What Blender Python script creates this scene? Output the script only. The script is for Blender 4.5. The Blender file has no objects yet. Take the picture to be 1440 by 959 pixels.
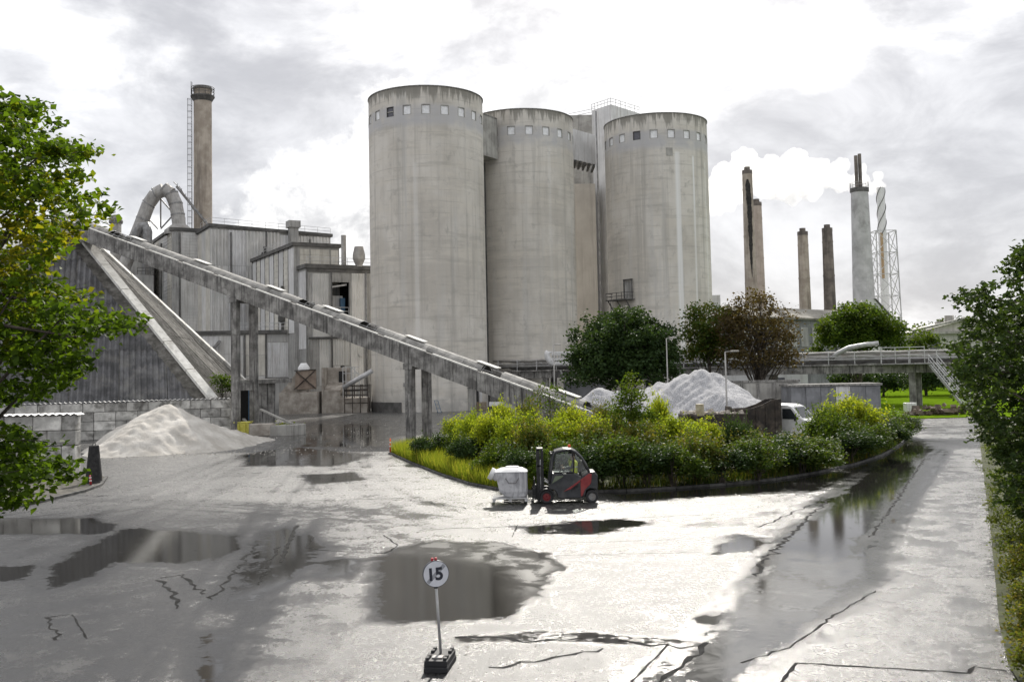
import bpy, bmesh, math, random
import numpy as np
from mathutils import Vector, Matrix
R_ = math.radians
scene = bpy.context.scene
col = scene.collection
rng = np.random.default_rng(7)
random.seed(7)

# ------------------------------------------------------------------ camera
H, F, PPX, PPY = 5.7, 1380.0, 720.0, 436.0          # metres, pixels of the 1440 x 959 photograph
PITCH, ROLL = math.atan(80 / F), 0.0206
_F = Vector((0, math.cos(PITCH), math.sin(PITCH)))
_U0 = Vector((0, -math.sin(PITCH), math.cos(PITCH)))
_R = Vector((1, 0, 0)) * math.cos(ROLL) - _U0 * math.sin(ROLL)
_U = _U0 * math.cos(ROLL) + Vector((1, 0, 0)) * math.sin(ROLL)
cam = bpy.data.cameras.new('camera')
cam.sensor_width = 36.0
cam.lens = 36.0 * F / 1440
cam.shift_y = (PPY - 479.5) / 1440
cam.clip_start, cam.clip_end = 0.5, 9000
cam_o = bpy.data.objects.new('camera', cam)
col.objects.link(cam_o)
cam_o.matrix_world = Matrix(((_R.x, _U.x, -_F.x, 0), (_R.y, _U.y, -_F.y, 0), (_R.z, _U.z, -_F.z, H), (0, 0, 0, 1)))
scene.camera = cam_o

def ray(px, py):
    return _F + _R * ((px - PPX) / F) + _U * ((PPY - py) / F)
def G(px, py, z=0.0):                                # where the line of sight meets the level z
    d = ray(px, py); t = (z - H) / d.z
    return Vector((d.x * t, d.y * t, z))
def P(px, py, Y):                                    # the point at depth Y
    d = ray(px, py); t = Y / d.y
    return Vector((d.x * t, Y, H + d.z * t))
def ZG(px, Y):                                       # ground point under a pixel column at depth Y
    d = ray(px, 512 + (720 - px) * .0206)
    return Vector((d.x / d.y * Y, Y, 0))

# ------------------------------------------------------------------ light
SUN_EL, SUN_AZ = R_(37), R_(7)                       # azimuth measured from +Y towards +X
sun = bpy.data.lights.new('sun', 'SUN')
sun.energy, sun.angle, sun.color = 2.15, R_(0.6), (1.0, 0.95, 0.87)
sun_o = bpy.data.objects.new('sun', sun); col.objects.link(sun_o)
sd = Vector((math.sin(SUN_AZ) * math.cos(SUN_EL), math.cos(SUN_AZ) * math.cos(SUN_EL), math.sin(SUN_EL)))
sun_o.rotation_euler = sd.to_track_quat('Z', 'Y').to_euler()
sun_o.location = (0, 0, 80)

world = bpy.data.worlds.new('World'); scene.world = world; world.use_nodes = True
wt = world.node_tree; wt.nodes.clear()
class NT:
    """tiny helper to write node trees"""
    def __init__(s, tree): s.t = tree
    def n(s, typ, **kw):
        nd = s.t.nodes.new(typ)
        for k, v in kw.items(): setattr(nd, k, v)
        return nd
    def link(s, a, b): s.t.links.new(a, b)
    def _in(s, sock, v):
        if hasattr(v, 'is_output'): s.link(v, sock)
        elif v is not None: sock.default_value = v
    def m(s, op, a, b=None, c=None, clamp=False):
        nd = s.n('ShaderNodeMath', operation=op, use_clamp=clamp)
        for i, v in enumerate((a, b, c)):
            if v is not None: s._in(nd.inputs[i], v)
        return nd.outputs[0]
    def vm(s, op, a, b=None):
        nd = s.n('ShaderNodeVectorMath', operation=op)
        s._in(nd.inputs[0], a)
        if b is not None: s._in(nd.inputs[1], b)
        return nd.outputs['Value'] if op in ('DOT_PRODUCT', 'LENGTH') else nd.outputs[0]
    def noise(s, vec, scale, detail=4, rough=.55, dist=0.0, dims='3D'):
        nd = s.n('ShaderNodeTexNoise', noise_dimensions=dims)
        if vec is not None: s.link(vec, nd.inputs['Vector'])
        nd.inputs['Scale'].default_value = scale; nd.inputs['Detail'].default_value = detail
        nd.inputs['Roughness'].default_value = rough; nd.inputs['Distortion'].default_value = dist
        return nd.outputs[0]
    def step(s, v, a, b, lo=0.0, hi=1.0):
        nd = s.n('ShaderNodeMapRange', interpolation_type='SMOOTHSTEP')
        s._in(nd.inputs[0], v); s._in(nd.inputs[1], a); s._in(nd.inputs[2], b)
        nd.inputs[3].default_value = lo; nd.inputs[4].default_value = hi
        return nd.outputs[0]
    def mix(s, fac, a, b, blend='MIX'):
        nd = s.n('ShaderNodeMix', data_type='RGBA', blend_type=blend)
        s._in(nd.inputs[0], fac)
        for i, v in ((6, a), (7, b)):
            if isinstance(v, (tuple, list)) and len(v) == 3: v = (*v, 1)
            s._in(nd.inputs[i], v)
        return nd.outputs[2]
    def mapping(s, vec, scale=(1, 1, 1), loc=(0, 0, 0)):
        nd = s.n('ShaderNodeMapping'); s.link(vec, nd.inputs[0])
        nd.inputs['Scale'].default_value = scale; nd.inputs['Location'].default_value = loc
        return nd.outputs[0]
    def xyz(s, vec):
        nd = s.n('ShaderNodeSeparateXYZ'); s.link(vec, nd.inputs[0]); return nd.outputs
    def comb(s, x, y, z):
        nd = s.n('ShaderNodeCombineXYZ')
        for i, v in enumerate((x, y, z)): s._in(nd.inputs[i], v)
        return nd.outputs[0]

w = NT(wt)
sky = w.n('ShaderNodeTexSky', sky_type='NISHITA', sun_disc=False, sun_elevation=SUN_EL, sun_rotation=SUN_AZ)
sky.air_density, sky.dust_density = 1.0, 2.0
clear = w.mix(1.0, sky.outputs[0], (.09, .09, .09), 'MULTIPLY')
dirv = w.n('ShaderNodeTexCoord').outputs['Generated']
dx, dy, dz = w.xyz(dirv)
az = w.m('ARCTAN2', dx, dy)                       # radians, 0 along the view
el = w.m('ARCSINE', dz)
ae = w.comb(w.m('MULTIPLY', dx, 1.0), w.m('MULTIPLY', dy, 1.0), w.m('MULTIPLY', dz, 1.9))
# high grey and white layer
n1 = w.noise(ae, 4.2, 8, .58, .25)
n2 = w.noise(w.mapping(ae, loc=(3.1, 5.2, 1.7)), 13.0, 6, .58, .3)
sheet = w.m('ADD', w.m('MULTIPLY', n1, .72), w.m('MULTIPLY', n2, .28))
def blob(a0, e0, sa, se, amp):
    qa = w.m('DIVIDE', w.m('SUBTRACT', az, R_(a0)), R_(sa)); qe = w.m('DIVIDE', w.m('SUBTRACT', el, R_(e0)), R_(se))
    q = w.m('ADD', w.m('MULTIPLY', qa, qa), w.m('MULTIPLY', qe, qe))
    return w.m('MULTIPLY', w.m('EXPONENT', w.m('MULTIPLY', q, -1.0)), amp)
for b in ((-15.5, 13.5, 8, 5.5, -.17), (10, 18.5, 15, 3.8, .13), (25, 11, 10, 4.8, -.22), (-1.0, 18.2, 4.0, 2.0, -.15), (20, 7, 10, 5.5, -.24), (-26, 15, 4, 3, -.03), (-24, 19, 7, 2.5, .08)):
    sheet = w.m('ADD', sheet, blob(*b))
lit = w.step(sheet, .40, .66)
fine = w.step(w.noise(w.mapping(ae, loc=(2.2, 7.1, 3.3)), 7.5, 9, .6, .35), .32, .70)
grey_white = w.mix(lit, w.mix(fine, (.245, .248, .264), (.395, .398, .412)), w.mix(fine, (.36, .362, .37), (.82, .815, .81)))
# bank of bright cumulus near the horizon
edge = w.m('ADD', w.m('MULTIPLY', w.noise(w.comb(dx, dy, 0.0), 2.6, 3, .5), .12), .0)
edge = w.m('ADD', edge, w.m('MULTIPLY', w.m('EXPONENT', w.m('MULTIPLY', w.m('POWER', w.m('DIVIDE', w.m('ADD', az, R_(17.5)), R_(6.5)), 2.0), -1.0)), .075))
edge = w.m('ADD', edge, w.m('MULTIPLY', w.m('EXPONENT', w.m('MULTIPLY', w.m('POWER', w.m('DIVIDE', w.m('ADD', az, R_(6.5)), R_(8.0)), 2.0), -1.0)), .185))
edge = w.m('ADD', edge, w.m('MULTIPLY', w.m('EXPONENT', w.m('MULTIPLY', w.m('POWER', w.m('DIVIDE', w.m('SUBTRACT', az, R_(21.0)), R_(9.0)), 2.0), -1.0)), -.11))
puff = w.noise(w.mapping(dirv, loc=(1.3, .4, 2.2)), 12.0, 10, .60, .25)
puff2 = w.noise(w.mapping(dirv, loc=(4.1, 2.6, .9)), 34.0, 8, .6, .3)
hgt = w.m('ADD', w.m('SUBTRACT', edge, el), w.m('ADD', w.m('MULTIPLY', w.m('SUBTRACT', puff, .5), .30), w.m('MULTIPLY', w.m('SUBTRACT', puff2, .5), .10)))
bank = w.step(hgt, -.016, .040)
shade = w.step(w.noise(w.mapping(dirv, scale=(1, 1, 1.4), loc=(7.3, 2.4, .2)), 15.0, 8, .62, .2), .42, .66)
inner = w.m('MULTIPLY', shade, w.step(hgt, .008, .075))
bankcol = w.mix(w.m('MULTIPLY', inner, .9), (.56, .557, .553), (.27, .272, .284))
clouds = w.mix(bank, grey_white, bankcol)
cover = w.step(w.noise(w.mapping(ae, loc=(9.7, 1.2, 4.4)), 2.3, 5, .5), .18, .30)
final = w.mix(w.m('MULTIPLY', cover, .96), clear, clouds)
bg = w.n('ShaderNodeBackground'); w.link(final, bg.inputs[0]); bg.inputs[1].default_value = 1.0
w.link(bg.outputs[0], w.n('ShaderNodeOutputWorld').inputs[0])

scene.view_settings.view_transform = 'Standard'; scene.view_settings.look = 'None'
scene.view_settings.exposure = 1.22; scene.view_settings.gamma = 1.0
scene.view_settings.use_curve_mapping = False
scene.cycles.max_bounces = 8; scene.cycles.diffuse_bounces = 3; scene.cycles.glossy_bounces = 3
scene.cycles.transmission_bounces = 6; scene.cycles.transparent_max_bounces = 12; scene.cycles.volume_bounces = 6
scene.cycles.use_denoising = True
scene.cycles.sample_clamp_indirect = 6.0

# ------------------------------------------------------------------ mesh helpers
class MB:
    def __init__(s): s.v = []; s.f = []; s.n = 0
    def add(s, vs, fs):
        k = s.n
        s.v.extend([tuple(p) for p in vs]); s.n += len(vs)
        s.f.extend([tuple(i + k for i in f) for f in fs]); return s
    def box(s, c, size, rz=0.0, M=None):
        hx, hy, hz = size[0] / 2, size[1] / 2, size[2] / 2
        m = M if M is not None else Matrix.Rotation(rz, 3, 'Z')
        c = Vector(c)
        vs = [c + m @ Vector((x * hx, y * hy, z * hz)) for z in (-1, 1) for y in (-1, 1) for x in (-1, 1)]
        return s.add(vs, [(0, 2, 3, 1), (4, 5, 7, 6), (0, 1, 5, 4), (2, 6, 7, 3), (0, 4, 6, 2), (1, 3, 7, 5)])
    def bar(s, a, b, wd, ht, up=(0, 0, 1)):
        a, b = Vector(a), Vector(b); d = b - a; L = d.length
        if L < 1e-6: return s
        d.normalize(); x = d.cross(Vector(up))
        if x.length < 1e-4: x = d.cross(Vector((0, 1, 0)))
        x.normalize(); z = x.cross(d)
        return s.box((a + b) / 2, (wd, L, ht), M=Matrix((x, d, z)).transposed())
    def tube(s, pts, r, n=8, caps=True):
        pts = [Vector(p) for p in pts]; k = len(pts)
        rs = r if isinstance(r, (list, tuple)) else [r] * k
        prev = None; vs = []
        for i, p in enumerate(pts):
            d = (pts[min(i + 1, k - 1)] - pts[max(i - 1, 0)]).normalized()
            if prev is None:
                x = d.cross(Vector((0, 0, 1)))
                if x.length < 1e-3: x = d.cross(Vector((0, 1, 0)))
            else:
                x = prev - d * prev.dot(d)
            x.normalize(); prev = x; y = d.cross(x)
            vs += [p + (x * math.cos(2 * math.pi * j / n) + y * math.sin(2 * math.pi * j / n)) * rs[i] for j in range(n)]
        fs = [(i * n + j, i * n + (j + 1) % n, (i + 1) * n + (j + 1) % n, (i + 1) * n + j) for i in range(k - 1) for j in range(n)]
        if caps: fs += [tuple(range(n - 1, -1, -1)), tuple(range((k - 1) * n, k * n))]
        return s.add(vs, fs)
    def lathe(s, prof, c=(0, 0, 0), n=32, a0=0.0, a1=2 * math.pi):
        full = abs(a1 - a0 - 2 * math.pi) < 1e-6
        m = n if full else n + 1; c = Vector(c)
        vs = [c + Vector((r * math.cos(a0 + (a1 - a0) * j / n), r * math.sin(a0 + (a1 - a0) * j / n), z)) for r, z in prof for j in range(m)]
        fs = [(i * m + j, i * m + (j + 1) % m, (i + 1) * m + (j + 1) % m, (i + 1) * m + j) for i in range(len(prof) - 1) for j in range(n)]
        return s.add(vs, fs)
    def extr(s, poly, o, u, v, depth):
        """polygon in the (u, v) plane pushed along u x v"""
        o, u, v = Vector(o), Vector(u), Vector(v); nn = u.cross(v).normalized() * depth
        a = [o + u * p[0] + v * p[1] for p in poly]; k = len(a)
        return s.add(a + [p + nn for p in a], [tuple(range(k - 1, -1, -1)), tuple(range(k, 2 * k))] + [(i, (i + 1) % k, (i + 1) % k + k, i + k) for i in range(k)])
    def build(s, name, mat, parent=None, smooth=False, world=True, bevel=0, sub=0):
        me = bpy.data.meshes.new(name)
        off = Vector((0, 0, 0))
        if parent is not None and world:
            q = parent
            while q is not None: off = off + q.location; q = q.parent
        me.from_pydata([(p[0] - off.x, p[1] - off.y, p[2] - off.z) for p in s.v], [], s.f)
        bm = bmesh.new(); bm.from_mesh(me); bmesh.ops.recalc_face_normals(bm, faces=bm.faces); bm.to_mesh(me); bm.free()
        if smooth: me.shade_smooth()
        if mat: me.materials.append(mat)
        o = bpy.data.objects.new(name, me); col.objects.link(o)
        if parent is not None: o.parent = parent
        if bevel:
            b = o.modifiers.new('bevel', 'BEVEL'); b.width = bevel; b.segments = 2; b.limit_method = 'ANGLE'
        return o

def thing(name, label, cat, loc=(0, 0, 0), group=None, rz=0.0):
    o = bpy.data.objects.new(name, None); col.objects.link(o)
    o.location = loc; o.rotation_euler.z = rz; o.empty_display_size = .3
    return tag(o, label, cat, group)
def tag(o, label, cat, group=None):
    o['label'] = label; o['category'] = cat
    if group: o['group'] = group
    return o
def struct(o): o['kind'] = 'structure'; return o
def stuff(o): o['kind'] = 'stuff'; return o
def place(name, me, parent, loc, rz=0.0, scale=(1, 1, 1), rot=None):
    o = bpy.data.objects.new(name, me); col.objects.link(o); o.parent = parent
    o.location = loc; o.rotation_euler = rot if rot else (0, 0, rz); o.scale = scale
    return o
def dup(root, loc, rz=0.0, scale=None, label=None):
    r = root.copy(); col.objects.link(r); r.location = loc; r.rotation_euler.z = rz
    if scale: r.scale = scale
    if label: r['label'] = label
    for ch in root.children:
        c = ch.copy(); col.objects.link(c); c.parent = r
        for g in ch.children:
            d = g.copy(); col.objects.link(d); d.parent = c
    return r
def fast_mesh(name, verts, faces, mat, parent=None, attrs=None, smooth=False):
    """numpy arrays straight into a mesh; faces (n, k)"""
    me = bpy.data.meshes.new(name); nf, k = faces.shape
    me.vertices.add(len(verts)); me.vertices.foreach_set('co', np.ascontiguousarray(verts, dtype=np.float32).ravel())
    me.loops.add(nf * k); me.loops.foreach_set('vertex_index', np.ascontiguousarray(faces, dtype=np.int32).ravel())
    me.polygons.add(nf); me.polygons.foreach_set('loop_start', np.arange(0, nf * k, k, dtype=np.int32))
    for an, av in (attrs or {}).items():
        at = me.attributes.new(an, 'FLOAT', 'POINT'); at.data.foreach_set('value', np.ascontiguousarray(av, dtype=np.float32))
    me.update(calc_edges=True); me.validate()
    if smooth: me.shade_smooth()
    me.materials.append(mat)
    o = bpy.data.objects.new(name, me); col.objects.link(o)
    if parent is not None: o.parent = parent
    return o

# ------------------------------------------------------------------ materials
def pmat(name, c1, c2, scale=1.0, rough=.85, bump=.25, bscale=None, metal=0.0, streak=None, sfac=.6, sscale=1.2, spec=.4, rand=0.0, lo=.35, hi=.68, dirt=None, dscale=.35, dfac=.6, rvar=.1):
    """two tones by noise, optional vertical streaks, dirt patches, per-object tone and bump"""
    m = bpy.data.materials.new(name); m.use_nodes = True; m.node_tree.nodes.clear(); t = NT(m.node_tree)
    co = t.n('ShaderNodeTexCoord').outputs['Object']
    if rand:
        oi = t.n('ShaderNodeObjectInfo').outputs['Random']
        co = t.vm('ADD', co, t.comb(t.m('MULTIPLY', oi, 37.0), t.m('MULTIPLY', oi, 91.0), t.m('MULTIPLY', oi, 13.0)))
    c = t.mix(t.step(t.noise(co, scale, 6, .6), lo, hi), c1, c2)
    if dirt: c = t.mix(t.m('MULTIPLY', t.step(t.noise(t.mapping(co, loc=(5, 3, 9)), dscale, 7, .65, .3), .48, .68), dfac), c, dirt)
    if streak: c = t.mix(t.m('MULTIPLY', t.step(t.noise(t.mapping(co, scale=(sscale, sscale, sscale * .06)), 1.0, 6, .65), .47, .68), sfac), c, streak)
    if rand: c = t.mix(1.0, c, t.comb(*[t.m('MULTIPLY_ADD', oi, rand, 1 - rand / 2)] * 3), 'MULTIPLY')
    b = t.n('ShaderNodeBsdfPrincipled'); t.link(c, b.inputs['Base Color'])
    b.inputs['Metallic'].default_value = metal; b.inputs['Specular IOR Level'].default_value = spec
    t.link(t.m('MULTIPLY_ADD', t.noise(co, scale * 2.3, 4), rvar * 2, rough - rvar), b.inputs['Roughness'])
    if bump:
        bp = t.n('ShaderNodeBump'); bp.inputs['Strength'].default_value = bump; bp.inputs['Distance'].default_value = .05
        t.link(t.noise(co, bscale or scale * 8, 5, .65), bp.inputs['Height']); t.link(bp.outputs[0], b.inputs['Normal'])
    t.link(b.outputs[0], t.n('ShaderNodeOutputMaterial').inputs[0])
    return m
def flat(name, c, rough=.6, metal=0.0, spec=.5, bump=0.0):
    return pmat(name, tuple(x * .88 for x in c), tuple(min(1, x * 1.08) for x in c), 3.0, rough, bump, 40, metal, spec=spec)
def glass(name, tint=(.8, .85, .85), rough=.03):
    m = bpy.data.materials.new(name); m.use_nodes = True; m.node_tree.nodes.clear(); t = NT(m.node_tree)
    g = t.n('ShaderNodeBsdfGlossy'); g.inputs['Roughness'].default_value = rough
    tr = t.n('ShaderNodeBsdfTransparent'); tr.inputs[0].default_value = (*tint, 1)
    mx = t.n('ShaderNodeMixShader'); mx.inputs[0].default_value = .18
    t.link(tr.outputs[0], mx.inputs[1]); t.link(g.outputs[0], mx.inputs[2]); t.link(mx.outputs[0], t.n('ShaderNodeOutputMaterial').inputs[0])
    return m
def leafmat(name, dark, mid, bright, trans=.45):
    """leaf colour from the per-leaf 'tint' value, part of the light passes through"""
    m = bpy.data.materials.new(name); m.use_nodes = True; m.node_tree.nodes.clear(); t = NT(m.node_tree)
    a = t.n('ShaderNodeAttribute', attribute_name='tint').outputs['Fac']
    c = t.mix(t.step(a, 0.0, .5), dark, mid); c = t.mix(t.step(a, .5, 1.0), c, bright)
    b = t.n('ShaderNodeBsdfPrincipled'); t.link(c, b.inputs['Base Color']); b.inputs['Roughness'].default_value = .55
    b.inputs['Specular IOR Level'].default_value = .13
    tl = t.n('ShaderNodeBsdfTranslucent'); t.link(t.mix(1.0, c, (1.9, 1.75, .8), 'MULTIPLY'), tl.inputs[0])
    mx = t.n('ShaderNodeMixShader'); mx.inputs[0].default_value = trans
    t.link(b.outputs[0], mx.inputs[1]); t.link(tl.outputs[0], mx.inputs[2]); t.link(mx.outputs[0], t.n('ShaderNodeOutputMaterial').inputs[0])
    return m
# ------------------------------------------------------------------ material library
M_conc = pmat('weathered_concrete', (.13, .125, .118), (.31, .30, .285), 1.1, .88, .5, 9, streak=(.04, .039, .038), sfac=.9, sscale=5.5, dirt=(.50, .49, .46), dscale=.9, dfac=.5)
M_conc2 = pmat('pale_concrete', (.30, .29, .27), (.46, .45, .42), .6, .88, .35, 9, streak=(.14, .135, .13), sfac=.6, sscale=1.6)
M_block = pmat('block_concrete', (.32, .315, .30), (.62, .61, .58), 1.1, .9, .4, 12, rand=.65, dirt=(.10, .095, .085), dscale=.75, dfac=.85)
M_white = pmat('lime_white', (.66, .65, .61), (.82, .81, .77), 1.5, .85, .3, 10, streak=(.30, .28, .25), sfac=.5)
M_roof = pmat('dark_corrugated', (.075, .075, .077), (.16, .16, .165), .8, .8, .2, 20, dirt=(.22, .215, .20), dscale=.5, dfac=.6, rand=.25)
M_roof2 = pmat('mossy_roof', (.07, .066, .058), (.16, .152, .136), 1.4, .9, .8, 6, dirt=(.30, .29, .27), dscale=.8, dfac=.6)
M_clad = pmat('grey_cladding', (.53, .53, .515), (.66, .65, .63), .35, .7, .12, 10, streak=(.33, .31, .28), sfac=.6, sscale=3.2, rand=.22)
M_clad_w = pmat('white_cladding', (.56, .56, .56), (.68, .68, .68), .4, .65, .1, 10, streak=(.36, .335, .31), sfac=.6, sscale=3.4, rand=.15)
M_clad_c = pmat('cream_cladding', (.53, .51, .46), (.66, .64, .58), .5, .75, .12, 10, streak=(.36, .33, .285), sfac=.55, sscale=3.0, rand=.16)
M_clad_d = pmat('dark_cladding', (.29, .288, .28), (.41, .405, .39), .4, .72, .12, 10, streak=(.14, .135, .125), sfac=.6, sscale=3.2, rand=.2)
M_trim = pmat('dark_trim', (.07, .069, .066), (.14, .136, .13), 1.0, .7, .15, 12)
M_steel = pmat('grey_steel', (.20, .20, .20), (.34, .34, .34), 1.2, .55, .1, 20, metal=.35, streak=(.16, .12, .09), sfac=.35)
M_galv = pmat('galvanised_steel', (.42, .42, .42), (.58, .58, .58), 2.0, .5, .1, 20, metal=.4)
M_duct = pmat('duct_steel', (.30, .29, .28), (.46, .45, .43), .6, .6, .1, 10, metal=.15, streak=(.20, .17, .14), sfac=.5)
M_rust = pmat('rusty_steel', (.032, .028, .026), (.075, .060, .050), 1.6, .85, .4, 14, dirt=(.20, .17, .14), dscale=1.2, dfac=.5)
M_dusty = pmat('dusty_concrete', (.30, .27, .235), (.50, .46, .41), .9, .92, .6, 7, dirt=(.18, .15, .125), dscale=.8, dfac=.6)
M_black = flat('black_rubber', (.018, .018, .02), .65, bump=.1)
M_bark = pmat('bark', (.05, .042, .034), (.13, .11, .09), 3, .95, .8, 18)
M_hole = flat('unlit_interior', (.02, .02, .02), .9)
M_winp = flat('pale_window_pane', (.88, .89, .90), .3)
M_wind = flat('dark_window_pane', (.10, .10, .12), .25)
M_brick_ch = pmat('brown_chimney', (.33, .285, .235), (.48, .425, .36), .5, .9, .3, 12, streak=(.10, .085, .075), sfac=.6, sscale=.8)
M_pale_ch = pmat('peach_chimney', (.42, .36, .31), (.54, .47, .41), .5, .9, .2, 12, streak=(.34, .28, .24), sfac=.5, sscale=.8)
M_dark_ch = pmat('soot_chimney', (.12, .105, .095), (.24, .21, .185), .5, .9, .3, 12, streak=(.05, .047, .045), sfac=.7, sscale=.8)
M_orange = flat('orange_plastic', (.75, .10, .03), .45)
M_red = flat('red_paint', (.42, .035, .045), .4)
M_yellow = pmat('yellow_plastic', (.55, .50, .08), (.70, .66, .16), 4, .5, .1)
M_blue = flat('blue_paint', (.06, .14, .24), .5)
M_wood = pmat('pallet_wood', (.32, .24, .15), (.48, .38, .25), 4, .9, .3, 30)
M_whitepaint = pmat('white_paint', (.70, .70, .70), (.80, .80, .80), 3, .35, .0)

def silo_mat(name, streaks, seed):
    m = bpy.data.materials.new(name); m.use_nodes = True; m.node_tree.nodes.clear(); t = NT(m.node_tree)
    co = t.n('ShaderNodeTexCoord').outputs['Object']
    co2 = t.mapping(co, loc=(seed * 7.1, seed * 3.3, seed * 1.7))
    x, y, z = t.xyz(co)
    ang = t.m('ARCTAN2', x, t.m('MULTIPLY', y, -1.0))            # 0 where the wall faces the yard
    c = t.mix(t.step(t.noise(t.mapping(co2, scale=(1, 1, .5)), .13, 6, .6), .40, .60), (.54, .508, .455), (.70, .668, .612))
    lift = t.noise(t.mapping(co2, scale=(.10, .10, .55)), 1.0, 6, .7)    # pours of the slip form
    c = t.mix(t.step(lift, .46, .64, 0, .75), c, (.65, .61, .54))
    c = t.mix(t.step(t.noise(t.mapping(co2, scale=(.16, .16, 1.3), loc=(2, 6, 1)), 1.0, 5, .65), .50, .70, 0, .5), c, (.40, .38, .34))
    band = t.m('FRACT', t.m('MULTIPLY', z, 1 / 1.55)); line = t.step(t.m('ABSOLUTE', t.m('SUBTRACT', band, .5)), .455, .50)
    c = t.mix(t.m('MULTIPLY', line, t.step(t.noise(co2, .35, 4), .42, .62, 0, .4)), c, (.27, .26, .24))
    st = t.noise(t.mapping(co2, scale=(1.1, 1.1, .035)), 1.0, 6, .68)
    c = t.mix(t.step(st, .47, .72, 0, .62), c, (.37, .355, .325))
    st2 = t.noise(t.mapping(co2, scale=(.6, .6, .03), loc=(4, 8, 2)), 1.0, 5, .6)
    c = t.mix(t.step(st2, .52, .72, 0, .55), c, (.56, .55, .525))
    spots = t.noise(t.mapping(co2, scale=(1, 1, .6)), .9, 7, .7, .4)
    c = t.mix(t.step(spots, .54, .72, 0, .6), c, (.37, .355, .325))
    # pale rendered band round the windows and stains under the rim
    wb = t.m('MULTIPLY', t.step(z, 37.6, 38.8), t.step(z, 41.3, 40.6))
    c = t.mix(t.m('MULTIPLY', wb, t.step(t.noise(co2, .5, 4), .3, .6, .25, .8)), c, (.50, .50, .515))
    drip = t.noise(t.mapping(co2, scale=(1.6, 1.6, .16), loc=(1, 2, 3)), 1.0, 5, .6)
    rim = t.m('MULTIPLY', t.step(z, 38.6, 43.5), t.step(t.m('ADD', drip, t.m('MULTIPLY', t.m('SUBTRACT', z, 42.0), .12)), .50, .62))
    c = t.mix(t.m('MULTIPLY', rim, .7), c, (.13, .125, .105))
    foot = t.m('MULTIPLY', t.step(z, 4.0, 0.0), t.step(t.noise(co2, .7, 5), .3, .6))
    c = t.mix(t.m('MULTIPLY', foot, .5), c, (.20, .20, .20))
    for a0, wd, ztop, fac in streaks:
        q = t.m('ABSOLUTE', t.m('SUBTRACT', ang, R_(a0)))
        f = t.m('MULTIPLY', t.step(q, R_(wd), R_(wd * .35)), t.step(z, ztop + .3, ztop - .2))
        f = t.m('MULTIPLY', f, t.step(t.noise(t.mapping(co2, scale=(2.5, 2.5, .05)), 1.0, 4), .25, .6, .35, 1.0))
        c = t.mix(t.m('MULTIPLY', f, fac), c, (.86, .86, .85))
    b = t.n('ShaderNodeBsdfPrincipled'); t.link(c, b.inputs['Base Color']); b.inputs['Roughness'].default_value = .86
    b.inputs['Specular IOR Level'].default_value = .3
    bp = t.n('ShaderNodeBump'); bp.inputs['Strength'].default_value = .45; bp.inputs['Distance'].default_value = .06
    t.link(t.m('ADD', t.m('MULTIPLY', t.noise(co2, 2.2, 6, .65), .7), t.m('MULTIPLY', line, -.12)), bp.inputs['Height']); t.link(bp.outputs[0], b.inputs['Normal'])
    t.link(b.outputs[0], t.n('ShaderNodeOutputMaterial').inputs[0])
    return m

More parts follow.
